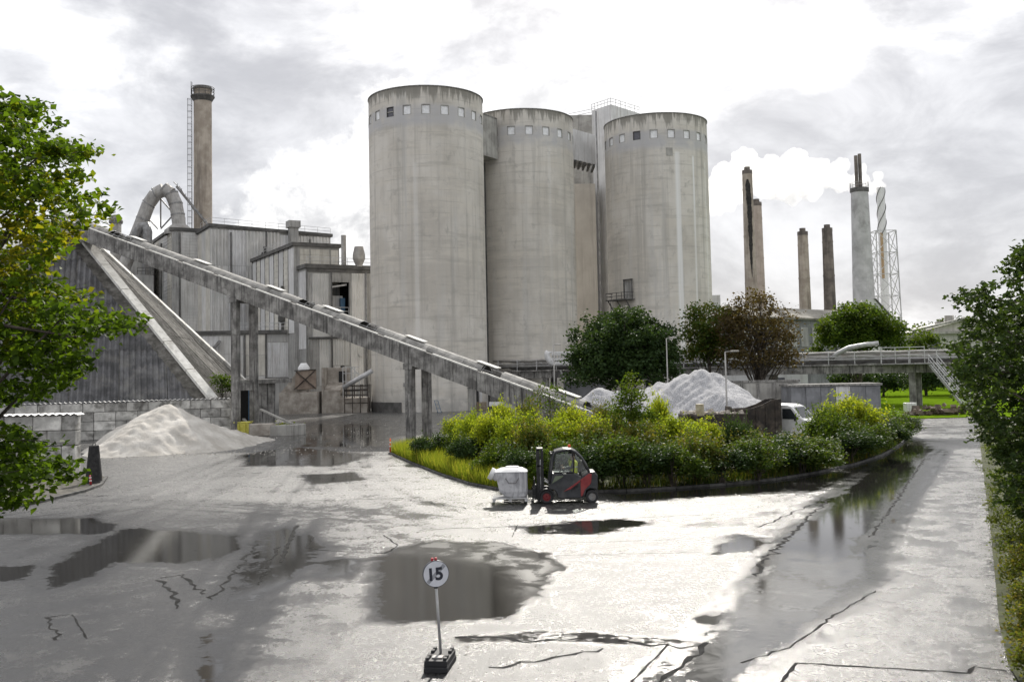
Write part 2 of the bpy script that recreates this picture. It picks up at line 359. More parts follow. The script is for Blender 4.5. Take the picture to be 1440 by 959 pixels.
# ------------------------------------------------------------------ silos
SR, SH = 8.05, 43.4
def silo(label, px, py, d, off, spacing, dark, seed, streaks=()):
    c = P(px, py, d); c.z = 0; root = thing('concrete_silo', label, 'silo', c, 'row of three concrete silos')
    to_cam = math.atan2(-c.y, -c.x)                            # direction of the camera from the silo axis
    mt = silo_mat('silo_concrete', streaks, seed)
    zw0, zw1, half = 39.6, 40.95, math.asin(.60 / SR)
    cents = [to_cam + R_(off + spacing * k) for k in range(-6, 7) if abs(off + spacing * k) < 100]
    angs = sorted({round(to_cam + R_(3 * k), 5) for k in range(120)} | set())
    cuts = []
    for a in cents: cuts += [a - half, a + half]
    norm = lambda a: (a - to_cam + math.pi) % (2 * math.pi) - math.pi
    allr = sorted([norm(a) for a in angs if all(abs(norm(a) - norm(q)) > R_(.7) for q in cuts)] + [norm(q) for q in cuts])
    zs = [0, 8, 16, 24, 32, 37, zw0, zw1, 42.3, SH]
    mb = MB(); n = len(allr); vs = []; fs = []
    for z in zs:
        for a in allr:
            vs.append((c.x + SR * math.cos(to_cam + a), c.y + SR * math.sin(to_cam + a), z))
    holes = [norm(a) for a in cents]
    for i in range(len(zs) - 1):
        for j in range(n):
            a, b = allr[j], allr[(j + 1) % n]
            mid = (a + b) / 2 if b > a else math.pi
            if i == 6 and any(abs(mid - h) < half * .9 for h in holes): continue
            fs.append((i * n + j, i * n + (j + 1) % n, (i + 1) * n + (j + 1) % n, (i + 1) * n + j))
    mb.add(vs, fs)
    wall = mb.build('wall', mt, root, smooth=True)
    mb = MB(); mb.lathe([(SR, SH), (SR + .10, SH), (SR + .10, SH + .12), (SR - .35, SH + .12), (SR - .35, SH - .5), (0.01, SH - .3)], c, 96)
    mb.build('rim', M_conc, root)
    for k, a in enumerate(cents):                               # recessed windows: reveal, pane
        ux = Vector((math.cos(a), math.sin(a), 0)); uy = Vector((-math.sin(a), math.cos(a), 0))
        o = Vector((c.x, c.y, 0)) + ux * (SR * math.cos(half)); hw = SR * math.sin(half)
        fr = MB()
        for s0, s1, z0, z1 in ((-hw, -hw + .09, zw0, zw1), (hw - .09, hw, zw0, zw1), (-hw + .09, hw - .09, zw1 - .1, zw1), (-hw + .09, hw - .09, zw0, zw0 + .07)):
            q = [(s0, z0), (s1, z0), (s1, z1), (s0, z1)]
            fr.extr(q, o + ux * .03, uy, (0, 0, 1), -.36) if False else fr.extr(q, o - ux * .34, uy, (0, 0, 1), .36)
        f = fr.build('window', M_conc2 if k not in dark else M_trim, root)
        pn = MB(); pn.extr([(-hw, zw0), (hw, zw0), (hw, zw1), (-hw, zw1)], o - ux * .20, uy, (0, 0, 1), .08)
        pn.build('pane', M_winp if k not in dark else M_wind, f)
        if dark.get(k) == 'louvre':
            lv = MB(); lv.extr([(-hw + .09, (zw0 + zw1) / 2 - .06), (hw - .09, (zw0 + zw1) / 2 - .06), (hw - .09, (zw0 + zw1) / 2 + .06), (-hw + .09, (zw0 + zw1) / 2 + .06)], o - ux * .2, uy, (0, 0, 1), .16)
            lv.build('crossbar', M_conc2, f)
    return root, c, to_cam

def arc_panel(c, a0, a1, z0, z1, r0, r1, n=8):
    mb = MB()
    pr = [(r0, z0), (r1, z0), (r1, z1), (r0, z1), (r0, z0)]
    mb.lathe(pr, c, n, a0, a1)
    m = n + 1
    for j in (0, n): mb.f.append(tuple(i * m + j for i in range(4)))
    return mb

s1, c1, t1 = silo('tall concrete silo beside the clad factory, one louvred window open under its rim', 598.5, 136, 137.2, 0, 18.3, {3: 'louvre'}, 1.0, ((-6, 3, 33, .25),))
s2, c2, t2 = silo('middle concrete silo, set back between the two outer silos', 732.5, 200, 150, -10, 18.8, {}, 2.3, ((30, 2.5, 38, .2),))
s3, c3, t3 = silo('concrete silo with white lime streaks and a steel balcony, above the round dark tree', 921, 175, 154, -1.6, 18.7, {4: 'dark'}, 3.7, ((14.5, 4.2, 37.5, .85), (35, 1.8, 37.0, .9), (58, 2.0, 36.5, .45)))
# silo one: plinth, personnel door
arc_panel(c1, t1 + R_(-82), t1 + R_(-28), 0, 1.35, SR, SR + .16, 16).build('plinth', M_trim, s1)
def silo_box(c, t, deg, z0, z1, wdt, dep, name, mat, parent):
    a = t + R_(deg); ux = Vector((math.cos(a), math.sin(a), 0)); uy = Vector((-math.sin(a), math.cos(a), 0))
    mb = MB(); mb.extr([(-wdt / 2, z0), (wdt / 2, z0), (wdt / 2, z1), (-wdt / 2, z1)], Vector((c.x, c.y, 0)) + ux * (SR - .25), uy, (0, 0, 1), .25 + dep)
    return mb.build(name, mat, parent)
dr = silo_box(c1, t1, 43.5, 0, 2.95, 1.45, .12, 'door', M_conc2, s1)
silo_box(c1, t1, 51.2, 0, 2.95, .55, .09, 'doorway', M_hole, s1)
silo_box(c1, t1, 56.2, 0, 2.95, .55, .16, 'door_leaf', M_clad_w, s1)
silo_box(c1, t1, 43.5, 2.96, 3.06, 1.6, .2, 'lintel', M_trim, dr)
silo_box(c1, t1, -24, 3.4, 3.9, .35, .2, 'wall_box', M_steel, s1)
# silo three: balcony with door, brackets, ladder; bricked-up hatch with a pipe below
a = t3 + R_(-43); ux = Vector((math.cos(a), math.sin(a), 0)); uy = Vector((-math.sin(a), math.cos(a), 0))
o = Vector((c3.x, c3.y, 0)) + ux * (SR - .1); zb = 15.4
b = MB(); b.extr([(-2.3, zb), (2.3, zb), (2.3, zb + .18), (-2.3, zb + .18)], o, uy, (0, 0, 1), 1.7)
bal = b.build('balcony_deck', M_trim, s3)
rl = MB()
for z in (zb + .65, zb + 1.15):
    rl.tube([o + uy * -2.25 + ux * .2 + Vector((0, 0, z)), o + uy * -2.25 + ux * 1.6 + Vector((0, 0, z)), o + uy * 2.25 + ux * 1.6 + Vector((0, 0, z)), o + uy * 2.25 + ux * .2 + Vector((0, 0, z))], .045, 5)
for q in (-2.25, -1.1, 0, 1.1, 2.25): rl.tube([o + uy * q + ux * 1.6 + Vector((0, 0, zb + .15)), o + uy * q + ux * 1.6 + Vector((0, 0, zb + 1.2))], .05, 5)
rl.build('railing', M_trim, bal)
br = MB()
for q in (-1.9, 0, 1.9): br.bar(o + uy * q + ux * 1.5 + Vector((0, 0, zb)), o + uy * q + ux * .1 + Vector((0, 0, zb - 2.0)), .14, .14)
br.build('bracket', M_trim, bal)
fr = MB()
for q in (.3, 2.0): fr.bar(o + uy * q + ux * .25 + Vector((0, 0, zb)), o + uy * q + ux * .25 + Vector((0, 0, zb + 3.1)), .16, .2)
fr.bar(o + uy * .2 + ux * .25 + Vector((0, 0, zb + 3.1)), o + uy * 2.1 + ux * .25 + Vector((0, 0, zb + 3.1)), .2, .2)
fr.build('door_frame', M_trim, s3)
silo_box(c3, t3, -35, zb + .2, zb + 2.9, 1.4, .06, 'door', M_clad_d, s3)
ld = MB()
for q in (-2.0, -1.5): ld.tube([o + uy * q + ux * .9 + Vector((0, 0, zb)), o + uy * q + ux * .9 + Vector((0, 0, zb - 6.5))], .05, 5)
for k in range(20): ld.tube([o + uy * -2.0 + ux * .9 + Vector((0, 0, zb - .3 - k * .32)), o + uy * -1.5 + ux * .9 + Vector((0, 0, zb - .3 - k * .32))], .03, 4)
ld.build('ladder', M_steel, s3)
silo_box(c3, t3, 14.5, 36.9, 38.1, 1.0, .05, 'hatch', M_conc2, s3)

# bridges between the silos and the lift tower behind
def block(mb, a, b, depth, z0, z1):
    """a wall slab from a to b, pushed back by depth to the left of a->b"""
    a, b = Vector((a[0], a[1], 0)), Vector((b[0], b[1], 0)); d = (b - a).normalized(); n = Vector((-d.y, d.x, 0)) * depth
    q = [a, b, b + n, a + n]
    vs = [p + Vector((0, 0, z)) for z in (z0, z1) for p in q]
    return mb.add(vs, [(3, 2, 1, 0), (4, 5, 6, 7), (0, 1, 5, 4), (1, 2, 6, 5), (2, 3, 7, 6), (3, 0, 4, 7)])
g = thing('silo_bridge', 'stained concrete link box between the tall silo and the middle silo', 'bridge', (c1.x + 8, c1.y + 5, 36.3))
q0, q1 = P(677, 160, 138.5), P(699, 165, 142)
block(MB(), q0, q1, 5, 36.0, 41.9).build('box', M_conc2, g)
block(MB(), q0 + Vector((0, -.1, 0)), q1 + Vector((0, -.1, 0)), 5.2, 41.9, 42.1).build('coping', M_conc, g)
block(MB(), P(668, 300, 143.0), P(712, 300, 146), 1.0, 0, 36.0).build('light_block_wall', M_trim, g)  # unseen dark wall, added to stop light leaking through the silo gap
g = thing('silo_bridge', 'pale smooth link box with a ribbed underside, between the middle silo and the streaked silo', 'bridge', P(820, 230, 155))
q0, q1 = P(803, 200, 153), P(837, 200, 158)
block(MB(), q0, q1, 6, 38.2, 43.1).build('box', M_clad_w, g)
for k in range(5):
    u = (q1 - q0) * (.12 + .19 * k); block(MB(), q0 + u + Vector((0, .15, 0)), q0 + u + Vector((.35, .15, 0)), 5, 37.8, 38.2).build('joist', M_trim, g)
g = thing('lift_tower', 'pale lift tower with a roof railing, rising behind the silos', 'tower', P(859, 300, 170).xy.to_3d())
ct = P(859, 147, 168)
zt = ct.z; pl = P(832, 156, 172); pr = P(899, 158, 174.5)
mb = MB(); mb.add([Vector((p.x, p.y, z)) for z in (0, zt) for p in (pl, ct, pr, Vector((ct.x + 2, 200, 0)))], [(3, 2, 1, 0), (4, 5, 6, 7), (0, 1, 5, 4), (1, 2, 6, 5), (2, 3, 7, 6), (3, 0, 4, 7)])
mb.build('shaft', M_clad_w, g)
q0, q1 = P(800, 168, 172), P(838, 160, 172)
block(MB(), q0, q1, 8, 0, q1.z - .2).build('rear_wall', M_conc2, g)
mb = MB(); mb.tube([P(838, 157, 166.5) , Vector((P(838, 157, 166.5).x, 166.5, 2))], .15, 8); mb.build('downpipe', M_steel, g)
rl = MB()
for z in (zt + .55, zt + 1.1): rl.tube([(pl.x, pl.y, z), (ct.x, ct.y, z), (pr.x, pr.y, z)], .05, 5)
for k in range(7):
    for q in (pl, pr):
        u = ct.lerp(q, k / 6); rl.tube([(u.x, u.y, zt), (u.x, u.y, zt + 1.15)], .05, 5)
for z in (.6, 1.15): rl.tube([q0.lerp(q1, s) + Vector((0, 0, z - .2)) for s in (0, 1)], .05, 5)
rl.build('railing', M_galv, g)
mb = MB(); block(mb, P(826, 300, 160), P(842, 300, 160), 4, 0, 37.5)
mb2 = MB(); block(mb2, P(800, 300, 168), P(838, 300, 168), 3, 0, 37); mb2.build('buff_wall', pmat('buff_render', (.47, .44, .40), (.55, .52, .475), .3, .9, .2, 9, streak=(.34, .31, .28), sfac=.6), g)

# ------------------------------------------------------------------ conveyor gallery
A0, B0 = Vector((-25.4, 90.0, 0)), Vector((-8.35, 79.5, 0))
cu = (B0 - A0).normalized(); cv = Vector((-cu.y, cu.x, 0)); LAB = (B0 - A0).length
def conv(t, side=0.0, dz=0.0):                       # t metres along from the upper support pair
    return A0 + cu * t + cv * side + Vector((0, 0, 12.55 - .322 * t + dz))
TA, TB = -27.5, LAB + 17.5
conveyor = thing('conveyor_gallery', 'long sloping concrete conveyor gallery carried on paired columns', 'conveyor', (A0.x, A0.y, 0))
n = 15; W = 2.3
for k in range(n):                                     # side girders in bays, butted with a small joint
    ta = TA + (TB - TA) * k / n; tb = TA + (TB - TA) * (k + 1) / n - .04
    mb = MB()
    for s0 in (-.35, W + .05):
        q = [conv(ta, s0), conv(tb, s0), conv(tb, s0 + .3), conv(ta, s0 + .3)]
        mb.add(q + [p + Vector((0, 0, 1.5)) for p in q], [(3, 2, 1, 0), (4, 5, 6, 7), (0, 1, 5, 4), (1, 2, 6, 5), (2, 3, 7, 6), (3, 0, 4, 7)])
    q = [conv(ta, -.05), conv(tb, -.05), conv(tb, W + .05), conv(ta, W + .05)]
    mb.add([p + Vector((0, 0, .02)) for p in q] + [p + Vector((0, 0, .3)) for p in q], [(3, 2, 1, 0), (4, 5, 6, 7), (0, 1, 5, 4), (2, 3, 7, 6)])
    mb.build('girder', M_conc, conveyor)
mb = MB()
q = [conv(TA, .35, 1.1), conv(TB, .35, 1.1), conv(TB, W - .35, 1.1), conv(TA, W - .35, 1.1)]
mb.add(q + [p + Vector((0, 0, .05)) for p in q], [(3, 2, 1, 0), (4, 5, 6, 7), (0, 1, 5, 4), (1, 2, 6, 5), (2, 3, 7, 6), (3, 0, 4, 7)])
mb.build('belt', M_black, conveyor)
gaps = [(-19, -14.6), (6.6, 8.8), (14.4, 17.0), (LAB + 6.0, LAB + 7.7), (LAB + 14.6, 99)]
t = TA; M_hood = pmat('belt_hood', (.20, .195, .185), (.34, .33, .31), 1.2, .8, .3, 12, rand=.25, dirt=(.09, .088, .08), dscale=1.2, dfac=.6)
while t < TB - 1:
    L = 1.75
    if not any(a < t + .8 < b for a, b in gaps):
        mb = MB(); m = 9; e = .02; vs = []
        for tt in (t, t + L - e):
            for rr in (.82, .78):
                for j in range(m):
                    th = math.pi * j / (m - 1)
                    vs.append(conv(tt, 1.0 - math.cos(th) * rr, 1.32 + math.sin(th) * rr * .78))
        f = []
        for j in range(m - 1): f += [(j, j + 1, 2 * m + j + 1, 2 * m + j), (m + j, 3 * m + j, 3 * m + j + 1, m + j + 1), (j, m + j, m + j + 1, j + 1), (2 * m + j, 2 * m + j + 1, 3 * m + j + 1, 3 * m + j)]
        mb.add(vs, f); mb.build('belt_hood', M_hood, conveyor)
    t += L
for (ta, tb) in gaps:                                  # bare frame hoops where hoods are missing
    mb = MB(); tt = ta
    while tt < min(tb, TB):
        mb.tube([conv(tt, 1.0 - math.cos(math.pi * j / 8) * .8, 1.32 + math.sin(math.pi * j / 8) * .62) for j in range(9)], .03, 4); tt += .85
    for th in (.6, 1.57, 2.5): mb.tube([conv(ta, 1.0 - math.cos(th) * .8, 1.32 + math.sin(th) * .62), conv(min(tb, TB), 1.0 - math.cos(th) * .8, 1.32 + math.sin(th) * .62)], .03, 4)
    mb.build('hoop_frame', M_steel, conveyor)
t = TA + 1
while t < TB - 2:                                      # pale edge strips along the girder top
    mb = MB(); mb.bar(conv(t, -.22, 1.55), conv(t + 4.2, -.22, 1.55), .16, .10); mb.build('edge_strip', M_white, conveyor)
    t += 4.9
for t in (-16, -6.5, 3.2, 10, 19, 26, 33):
    mb = MB(); mb.bar(conv(t, 1.0, 2.06), conv(t + 1.9, 1.0, 2.06), .7, .07); mb.build('hood_cap', M_white, conveyor)
for tt, zb0 in ((0, 0), (LAB, 0)):                     # portal supports
    for sd_ in (0.0, 2.2):
        p = conv(tt, sd_)
        mb = MB(); mb.box((p.x, p.y, (p.z + .1) / 2), (.68, .56, p.z + .1), math.atan2(cu.y, cu.x)); mb.build('support_column', M_conc, conveyor, bevel=.04)
    a, b = conv(tt, -.35, -.18), conv(tt, 2.55, -.18)
    mb = MB(); mb.bar(a, b, .9, .5); mb.build('cross_head', M_conc, conveyor)
    if tt == 0:
        mb = MB(); mb.bar(Vector((*conv(0, .3).xy, 4.4)), Vector((*conv(0, 1.9).xy, 4.4)), .45, .7); mb.build('tie_beam', M_conc, conveyor)
p = conv(LAB + 9.5, 1.0)
mb = MB(); mb.box((p.x, p.y, (p.z) / 2), (1.2, 2.4, p.z + .1), math.atan2(cu.y, cu.x)); mb.build('support_column', M_conc2, conveyor)
# ------------------------------------------------------------------ pyramid storage hall
hall = thing('pyramid_storage_hall', 'dark pyramid shaped storage hall with pale ridge strips, under the conveyor', 'hall', (-48, 100, 0))
C1 = Vector((-28.4, 93, 3.1)); C2 = Vector((-34.3, 130, 3.1)); AP = Vector((-48.2, 106, 22.6))
C0 = C1 + Vector((-.933, -.36, 0)) * 42; C3 = C0 + Vector((-6, 36, 0))
mb = MB(); mb.add([C0, C1, C2, C3, AP], [(0, 1, 4), (1, 2, 4), (2, 3, 4), (3, 0, 4)])
mb.build('roof_deck', M_roof2, hall)
mb = MB(); q = [C0, C1, C2, C3]; mb.add([Vector((p.x, p.y, 0)) for p in q] + [p for p in q], [(0, 1, 5, 4), (1, 2, 6, 5), (2, 3, 7, 6), (3, 0, 4, 7)]); mb.build('base_wall', M_conc, hall)
def corrugated_face(a, b, apex, courses, sheet_w, lam, amp, trim_a, trim_b, mat, name='roof_sheet'):
    """sheets laid in courses on the triangle a-b-apex, real corrugations running down the slope"""
    u = (b - a).normalized(); L = (b - a).length
    foot = a + u * (apex - a).dot(u); v = (apex - foot); Hh = v.length; v.normalize(); nn = u.cross(v).normalized()
    if nn.z < 0: nn = -nn
    fa = (apex - a).dot(u)
    for k in range(courses):
        v0, v1 = Hh * k / courses, Hh * (k + 1) / courses + .25
        s = 0.0
        while s < L:
            us = np.arange(s, min(s + sheet_w, L) + 1e-6, lam / 4); vs = []; fs = []
            for x in us:
                vm = Hh * min((x - trim_a) / max(fa, .01), (L - x - trim_b) / max(L - fa, .01))
                t1 = min(v1, vm)
                if t1 <= v0 + .05: vs.append(None); continue
                hgt = amp * math.sin(2 * math.pi * x / lam) + .10 + random.uniform(-.004, .004)
                vs.append((a + u * x + v * v0 + nn * (hgt + .05), a + u * x + v * t1 + nn * hgt))
            pts = []; idx = {}
            for i, p in enumerate(vs):
                if p: idx[i] = len(pts); pts += list(p)
            for i in range(len(vs) - 1):
                if i in idx and i + 1 in idx: fs.append((idx[i], idx[i + 1], idx[i + 1] + 1, idx[i] + 1))
            if fs: m_ = MB(); m_.add(pts, fs); m_.build(name, mat, hall)
            s += sheet_w + .02
corrugated_face(C0, C1, AP, 4, 4.2, .52, .12, .5, 1.7, M_roof)
corrugated_face(C1, C2, AP, 3, 5.2, .5, .06, .9, .9, M_roof2)
def ridge(a, b, wd, th, up):
    nseg = 7
    for k in range(nseg):
        m_ = MB(); m_.bar(a.lerp(b, k / nseg) + up, a.lerp(b, (k + 1) / nseg - .004) + up, wd, th, up=(.5, -.5, 1)); m_.build('ridge_strip', M_white, hall)
ridge(C1, AP, .95, .30, Vector((0, 0, .18)))
ridge(C2, AP, .75, .35, Vector((.2, 0, .22)))
ridge(C0, AP, .9, .3, Vector((0, 0, .18)))

# ------------------------------------------------------------------ walls of cast blocks
def block_wall(label, a, b, rows, L, Hb, th, seed, endcol=True):
    rr = random.Random(seed); d = (b - a); n = int(round(d.length / L)); L = d.length / n; d.normalize(); ang = math.atan2(d.y, d.x)
    root = thing('block_wall', label, 'wall', (a.x, a.y, 0), rz=ang)
    def mk(l):
        m_ = MB(); m_.box((l / 2, th / 2, Hb / 2), (l - .03, th, Hb - .025)); o_ = m_.build('concrete_block', M_block, None, world=False, bevel=.035)
        me = o_.data; bpy.data.objects.remove(o_)
        return me
    full, halfb = mk(L), mk(L / 2)
    for r in range(rows):
        x = 0.0
        while x < n * L - .01:
            me, l = (full, L)
            if (x == 0 and r % 2) or n * L - x < L * .75: me, l = halfb, L / 2
            if rr.random() < .12 and n * L - x > L * 1.6 and l == L: me, l = halfb, L / 2
            o_ = place('concrete_block', me, root, (x, rr.uniform(-.03, .03), r * Hb), scale=(1, 1, 1))
            bv = o_.modifiers.new('bevel', 'BEVEL'); bv.width = .04; bv.segments = 1
            x += l
    return root
wr = G(325, 611); wd_ = Vector((.933, .36, 0)).normalized()
lw = block_wall('long wall of grey cast concrete blocks in front of the pyramid hall', wr - wd_ * 34.2, wr, 4, 1.8, .82, .8, 3)
nr = G(106, 669)
nw = block_wall('short wall of stained cast concrete blocks by the black cone', nr - Vector((.985, .05, 0)) * 18, nr, 4, 1.66, .86, .85, 8)
for root, L, z in ((nw, 18, 3.44), (lw, 34.2, 3.28)):          # corrugated capping sheet along the top
    n = int(L / .1); vs = []; fs = []
    for i in range(n):
        h_ = .05 * math.sin(2 * math.pi * i / 4)
        vs += [(i * .1, -.10, z + .06 + h_), (i * .1, .95, z + .06 + h_), (i * .1, -.10, z + .085 + h_), (i * .1, .95, z + .085 + h_)]
    for i in range(n - 1):
        k = 4 * i; fs += [(k, k + 4, k + 5, k + 1), (k + 2, k + 3, k + 7, k + 6), (k, k + 2, k + 6, k + 4), (k + 1, k + 5, k + 7, k + 3)]
    m_ = MB(); m_.add(vs, fs); m_.build('capping_sheet', M_galv, root, world=False)

# ------------------------------------------------------------------ clad factory blocks
U = Vector((.871, .491, 0)); V = Vector((-.491, .871, 0))
def ribbed(o, u, L, z0, z1, lam, amp, horiz=False, mat=None, parent=None, name='cladding_panel'):
    """one cladding panel with real ribs; stands proud of the wall towards -(u x z)"""
    nn = Vector((u.y, -u.x, 0)); mb = MB(); vs = []; fs = []
    if not horiz:
        n = max(1, int(round(L / lam))); xs = []
        for i in range(n):
            x = L * i / n; w_ = L / n
            xs += [(x, 0), (x + w_ * .12, amp), (x + w_ * .45, amp), (x + w_ * .57, 0)]
        xs.append((L, 0))
        for x, h_ in xs: vs += [o + u * x + nn * (.04 + h_) + Vector((0, 0, z)) for z in (z0, z1)]
        fs = [(2 * i, 2 * i + 2, 2 * i + 3, 2 * i + 1) for i in range(len(xs) - 1)]
    else:
        n = max(1, int(round((z1 - z0) / lam))); zs = []
        for i in range(n):
            z = z0 + (z1 - z0) * i / n; w_ = (z1 - z0) / n
            zs += [(z, amp), (z + w_ * .93, amp * .4), (z + w_ * .97, 0)]
        zs.append((z1, 0))
        for z, h_ in zs: vs += [o + u * x + nn * (.04 + h_) + Vector((0, 0, z)) for x in (0, L)]
        fs = [(2 * i, 2 * i + 1, 2 * i + 3, 2 * i + 2) for i in range(len(zs) - 1)]
    k = len(vs)
    mb.add(vs, fs)
    e = [o, o + u * L, o + u * L + nn * .04, o + nn * .04]
    mb.add([p + Vector((0, 0, z)) for z in (z0, z1) for p in e], [(3, 2, 1, 0), (4, 5, 6, 7), (0, 1, 5, 4), (1, 2, 6, 5), (3, 0, 4, 7)])
    return mb.build(name, mat, parent)
def boxbuild(root, corner, Lu, Lv, z1, mat, roof=True, z0=0.0, ov=.35, slope=0.0):
    q = [corner, corner + U * Lu, corner + U * Lu + V * Lv, corner + V * Lv]
    mb = MB(); zz = [z1, z1 - slope, z1 - slope, z1]
    mb.add([Vector((p.x, p.y, z0)) for p in q] + [Vector((p.x, p.y, zz[i])) for i, p in enumerate(q)], [(3, 2, 1, 0), (4, 5, 6, 7), (0, 1, 5, 4), (1, 2, 6, 5), (2, 3, 7, 6), (3, 0, 4, 7)])
    mb.build('wall', mat, root)
    if roof:
        q = [corner - U * ov - V * ov, corner + U * (Lu + ov) - V * ov, corner + U * (Lu + ov) + V * (Lv + ov), corner + V * (Lv + ov) - U * ov]
        mb = MB(); mb.add([Vector((p.x, p.y, zz[i])) for i, p in enumerate(q)] + [Vector((p.x, p.y, zz[i] + .55)) for i, p in enumerate(q)], [(3, 2, 1, 0), (4, 5, 6, 7), (0, 1, 5, 4), (1, 2, 6, 5), (2, 3, 7, 6), (3, 0, 4, 7)])
        mb.build('roof', M_trim, root)
def rail_run(root, pts, h_=1.1, step=2.0, r=.045, name='railing', mat=None):
    mb = MB()
    for zz in (h_ * .5, h_): mb.tube([Vector(p) + Vector((0, 0, zz)) for p in pts], r, 5)
    for a, b in zip(pts[:-1], pts[1:]):
        a, b = Vector(a), Vector(b); n = max(1, int((b - a).length / step))
        for k in range(n + 1): p = a.lerp(b, k / n); mb.tube([p, p + Vector((0, 0, h_))], r, 5)
    return mb.build(name, mat or M_galv, root)

# A: narrow tower block behind the conveyor
cA = Vector((-60.7, 175, 0))
fa = thing('factory_tower_block', 'grey clad factory block under the bent duct', 'building', cA)
boxbuild(fa, cA, 9, 26, 31.4, M_clad_d)
for k, (x0, L, mt, hz) in enumerate(((0, 1.4, M_clad_d, 0), (1.5, 7.4, M_clad, 1))): ribbed(cA + U * x0, U, L, 3, 31.2, .55 if hz else .5, .06, hz, mt, fa)
for k in range(6):
    x = 25.6 - k * 4.25
    for z0, z1 in ((3, 12), (12.05, 21), (21.05, 31.2)): ribbed(cA + V * x, -V, 4.1, z0, z1, .6, .06, True, (M_clad, M_clad_w, M_clad_c)[(k + int(z0)) % 3], fa)
# B: large block with upright ribs
cB = Vector((-51.7, 168, 0))
fb = thing('factory_main_block', 'large factory block of upright ribbed grey sheets with a roof railing', 'building', cB)
boxbuild(fb, cB, 21.5, 14, 30.9, M_clad_d, slope=.8)
for k in range(7):
    for z0, z1 in ((5, 24.2), (24.25, 30.0)): ribbed(cB + U * (k * 3.05), U, 3.0, z0, z1 + (.45 if z1 == 30.0 and k < 4 else 0), .62, .2, False, (M_clad, M_clad_w, M_clad)[k % 3], fb)
for k in range(4):
    for z0, z1 in ((5, 24.2), (24.25, 30.6)): ribbed(cB + V * (13.4 - k * 3.3), -V, 3.2, z0, z1, 1.1, .05, False, (M_clad, M_clad_c)[k % 2], fb)
rail_run(fb, [cB + V * 8 + Vector((0, 0, 31.4)), cB + Vector((0, 0, 31.4)), cB + U * 21.5 + Vector((0, 0, 30.6))], 1.1, 2.2, .035)
mb = MB(); mb.box(cB + U * 14.3 - V * .9 + Vector((0, 0, 27.2)), (1.5, 1.5, 9.0), math.atan2(U.y, U.x)); mb.box(cB + U * 14.3 - V * .9 + Vector((0, 0, 31.9)), (2.1, 2.1, 1.2), math.atan2(U.y, U.x)); mb.build('vent_shaft', M_clad_d, fb)
# C: block with alternating cream and white bays
cC = Vector((-32.9, 148, 0))
fc = thing('factory_bay_block', 'factory block with alternating cream and white cladding bays behind the conveyor', 'building', cC)
boxbuild(fc, cC, 7.2, 24, 24.7, M_clad_d)
x = .1
for k in range(9):
    L = 2.5 if k % 2 == 0 else 2.4
    ribbed(cC + V * (x + L), -V, L, 11.5, 24.4, .9 if k % 2 else .5, .05, bool(k % 2), M_clad_w if k % 2 == 0 else M_clad_c, fc)
    mb = MB(); mb.box(cC + V * (x + L + .1) - U * .05 + Vector((0, 0, 18)), (.16, .12, 13.4), math.atan2(U.y, U.x)); mb.build('mullion', M_trim, fc)
    x += L + .2
for x0, L in ((.9, 1.5), (2.6, 3.0), (5.8, 1.2)): ribbed(cC + U * x0, U, L, 19, 24.3, .85, .05, True, M_clad_c, fc)
rail_run(fc, [cC + V * 23 + Vector((0, 0, 25.25)), cC + V * 9 + Vector((0, 0, 25.25))], 1.0, 1.8, .035)
mb = MB(); mb.tube([cC + V * 5.0 - U * .4 + Vector((0, 0, 19)), cC + V * 5.0 - U * .4 + Vector((0, 0, 9))], .18, 6); mb.lathe([(.01, 13.2), (.55, 13.5), (.55, 14.3), (.01, 14.6)], cC + V * 5.0 - U * .5, 10); mb.build('downpipe', M_trim, fc)
# D: dark front block with the open loading bay
cD = Vector((-30.4, 145, 0))
fd = thing('factory_front_block', 'dark grey factory front block with an open loading bay high in its wall', 'building', cD)
q = cD; zD = 21.0
# wall with a real opening: u 4.1..6.6, z 14.2..18.8
def slab(u0, u1, z0, z1, mat, dep=.4, name='wall', off=0.0):
    mb = MB(); mb.extr([(u0, z0), (u1, z0), (u1, z1), (u0, z1)], cD - V * off, U, (0, 0, 1), -dep); return mb.build(name, mat, fd)
slab(0, 3.9, 0, zD, M_clad_d); slab(6.7, 11, 0, zD, M_clad_d); slab(3.9, 6.7, 0, 14.0, M_clad_d); slab(3.9, 6.7, 19.0, zD, M_clad_d)
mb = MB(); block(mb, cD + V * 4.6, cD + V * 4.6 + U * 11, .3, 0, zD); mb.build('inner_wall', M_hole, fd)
mb = MB(); block(mb, cD, cD + U * .3, 5, 0, zD); block(mb, cD + U * 10.7 + V * .4, cD + U * 11 + V * .4, 4.5, 0, zD); mb.build('side_wall', M_clad_d, fd)
mb = MB(); block(mb, cD + V * .4 + U * .3, cD + V * .4 + U * 10.7, 4, 13.7, 14.0); mb.build('bay_floor', M_conc, fd)
block(MB(), cD - U * .3 - V * .3, cD + U * 11.2 - V * .3, 6, zD, zD + .6).build('roof', M_trim, fd)
for x0, L, z0, z1, mt in ((.9, 2.6, 10.5, 20.2, M_clad), (7.0, 2.2, 10.5, 20.4, M_clad), (9.35, 1.5, 10.5, 20.4, M_clad_d), (.2, 1.6, 3.5, 10.4, M_clad_d), (1.9, 1.7, 3.5, 10.4, M_clad), (3.95, 2.6, 6.5, 13.8, M_clad), (6.8, 2.0, 3.5, 10.4, M_clad), (8.9, 2.0, 3.5, 10.4, M_clad_d)):
    ribbed(cD + U * x0, U, L, z0, z1, .36, .05, False, mt, fd)
for z in (zD - .55,): slab(.1, 10.9, z, z + .5, M_trim, .12, 'eaves_band', .12)
ribbed(cD + V * 4.6, -V, 4.3, 9, 20.6, .8, .04, False, M_clad_w, fd)
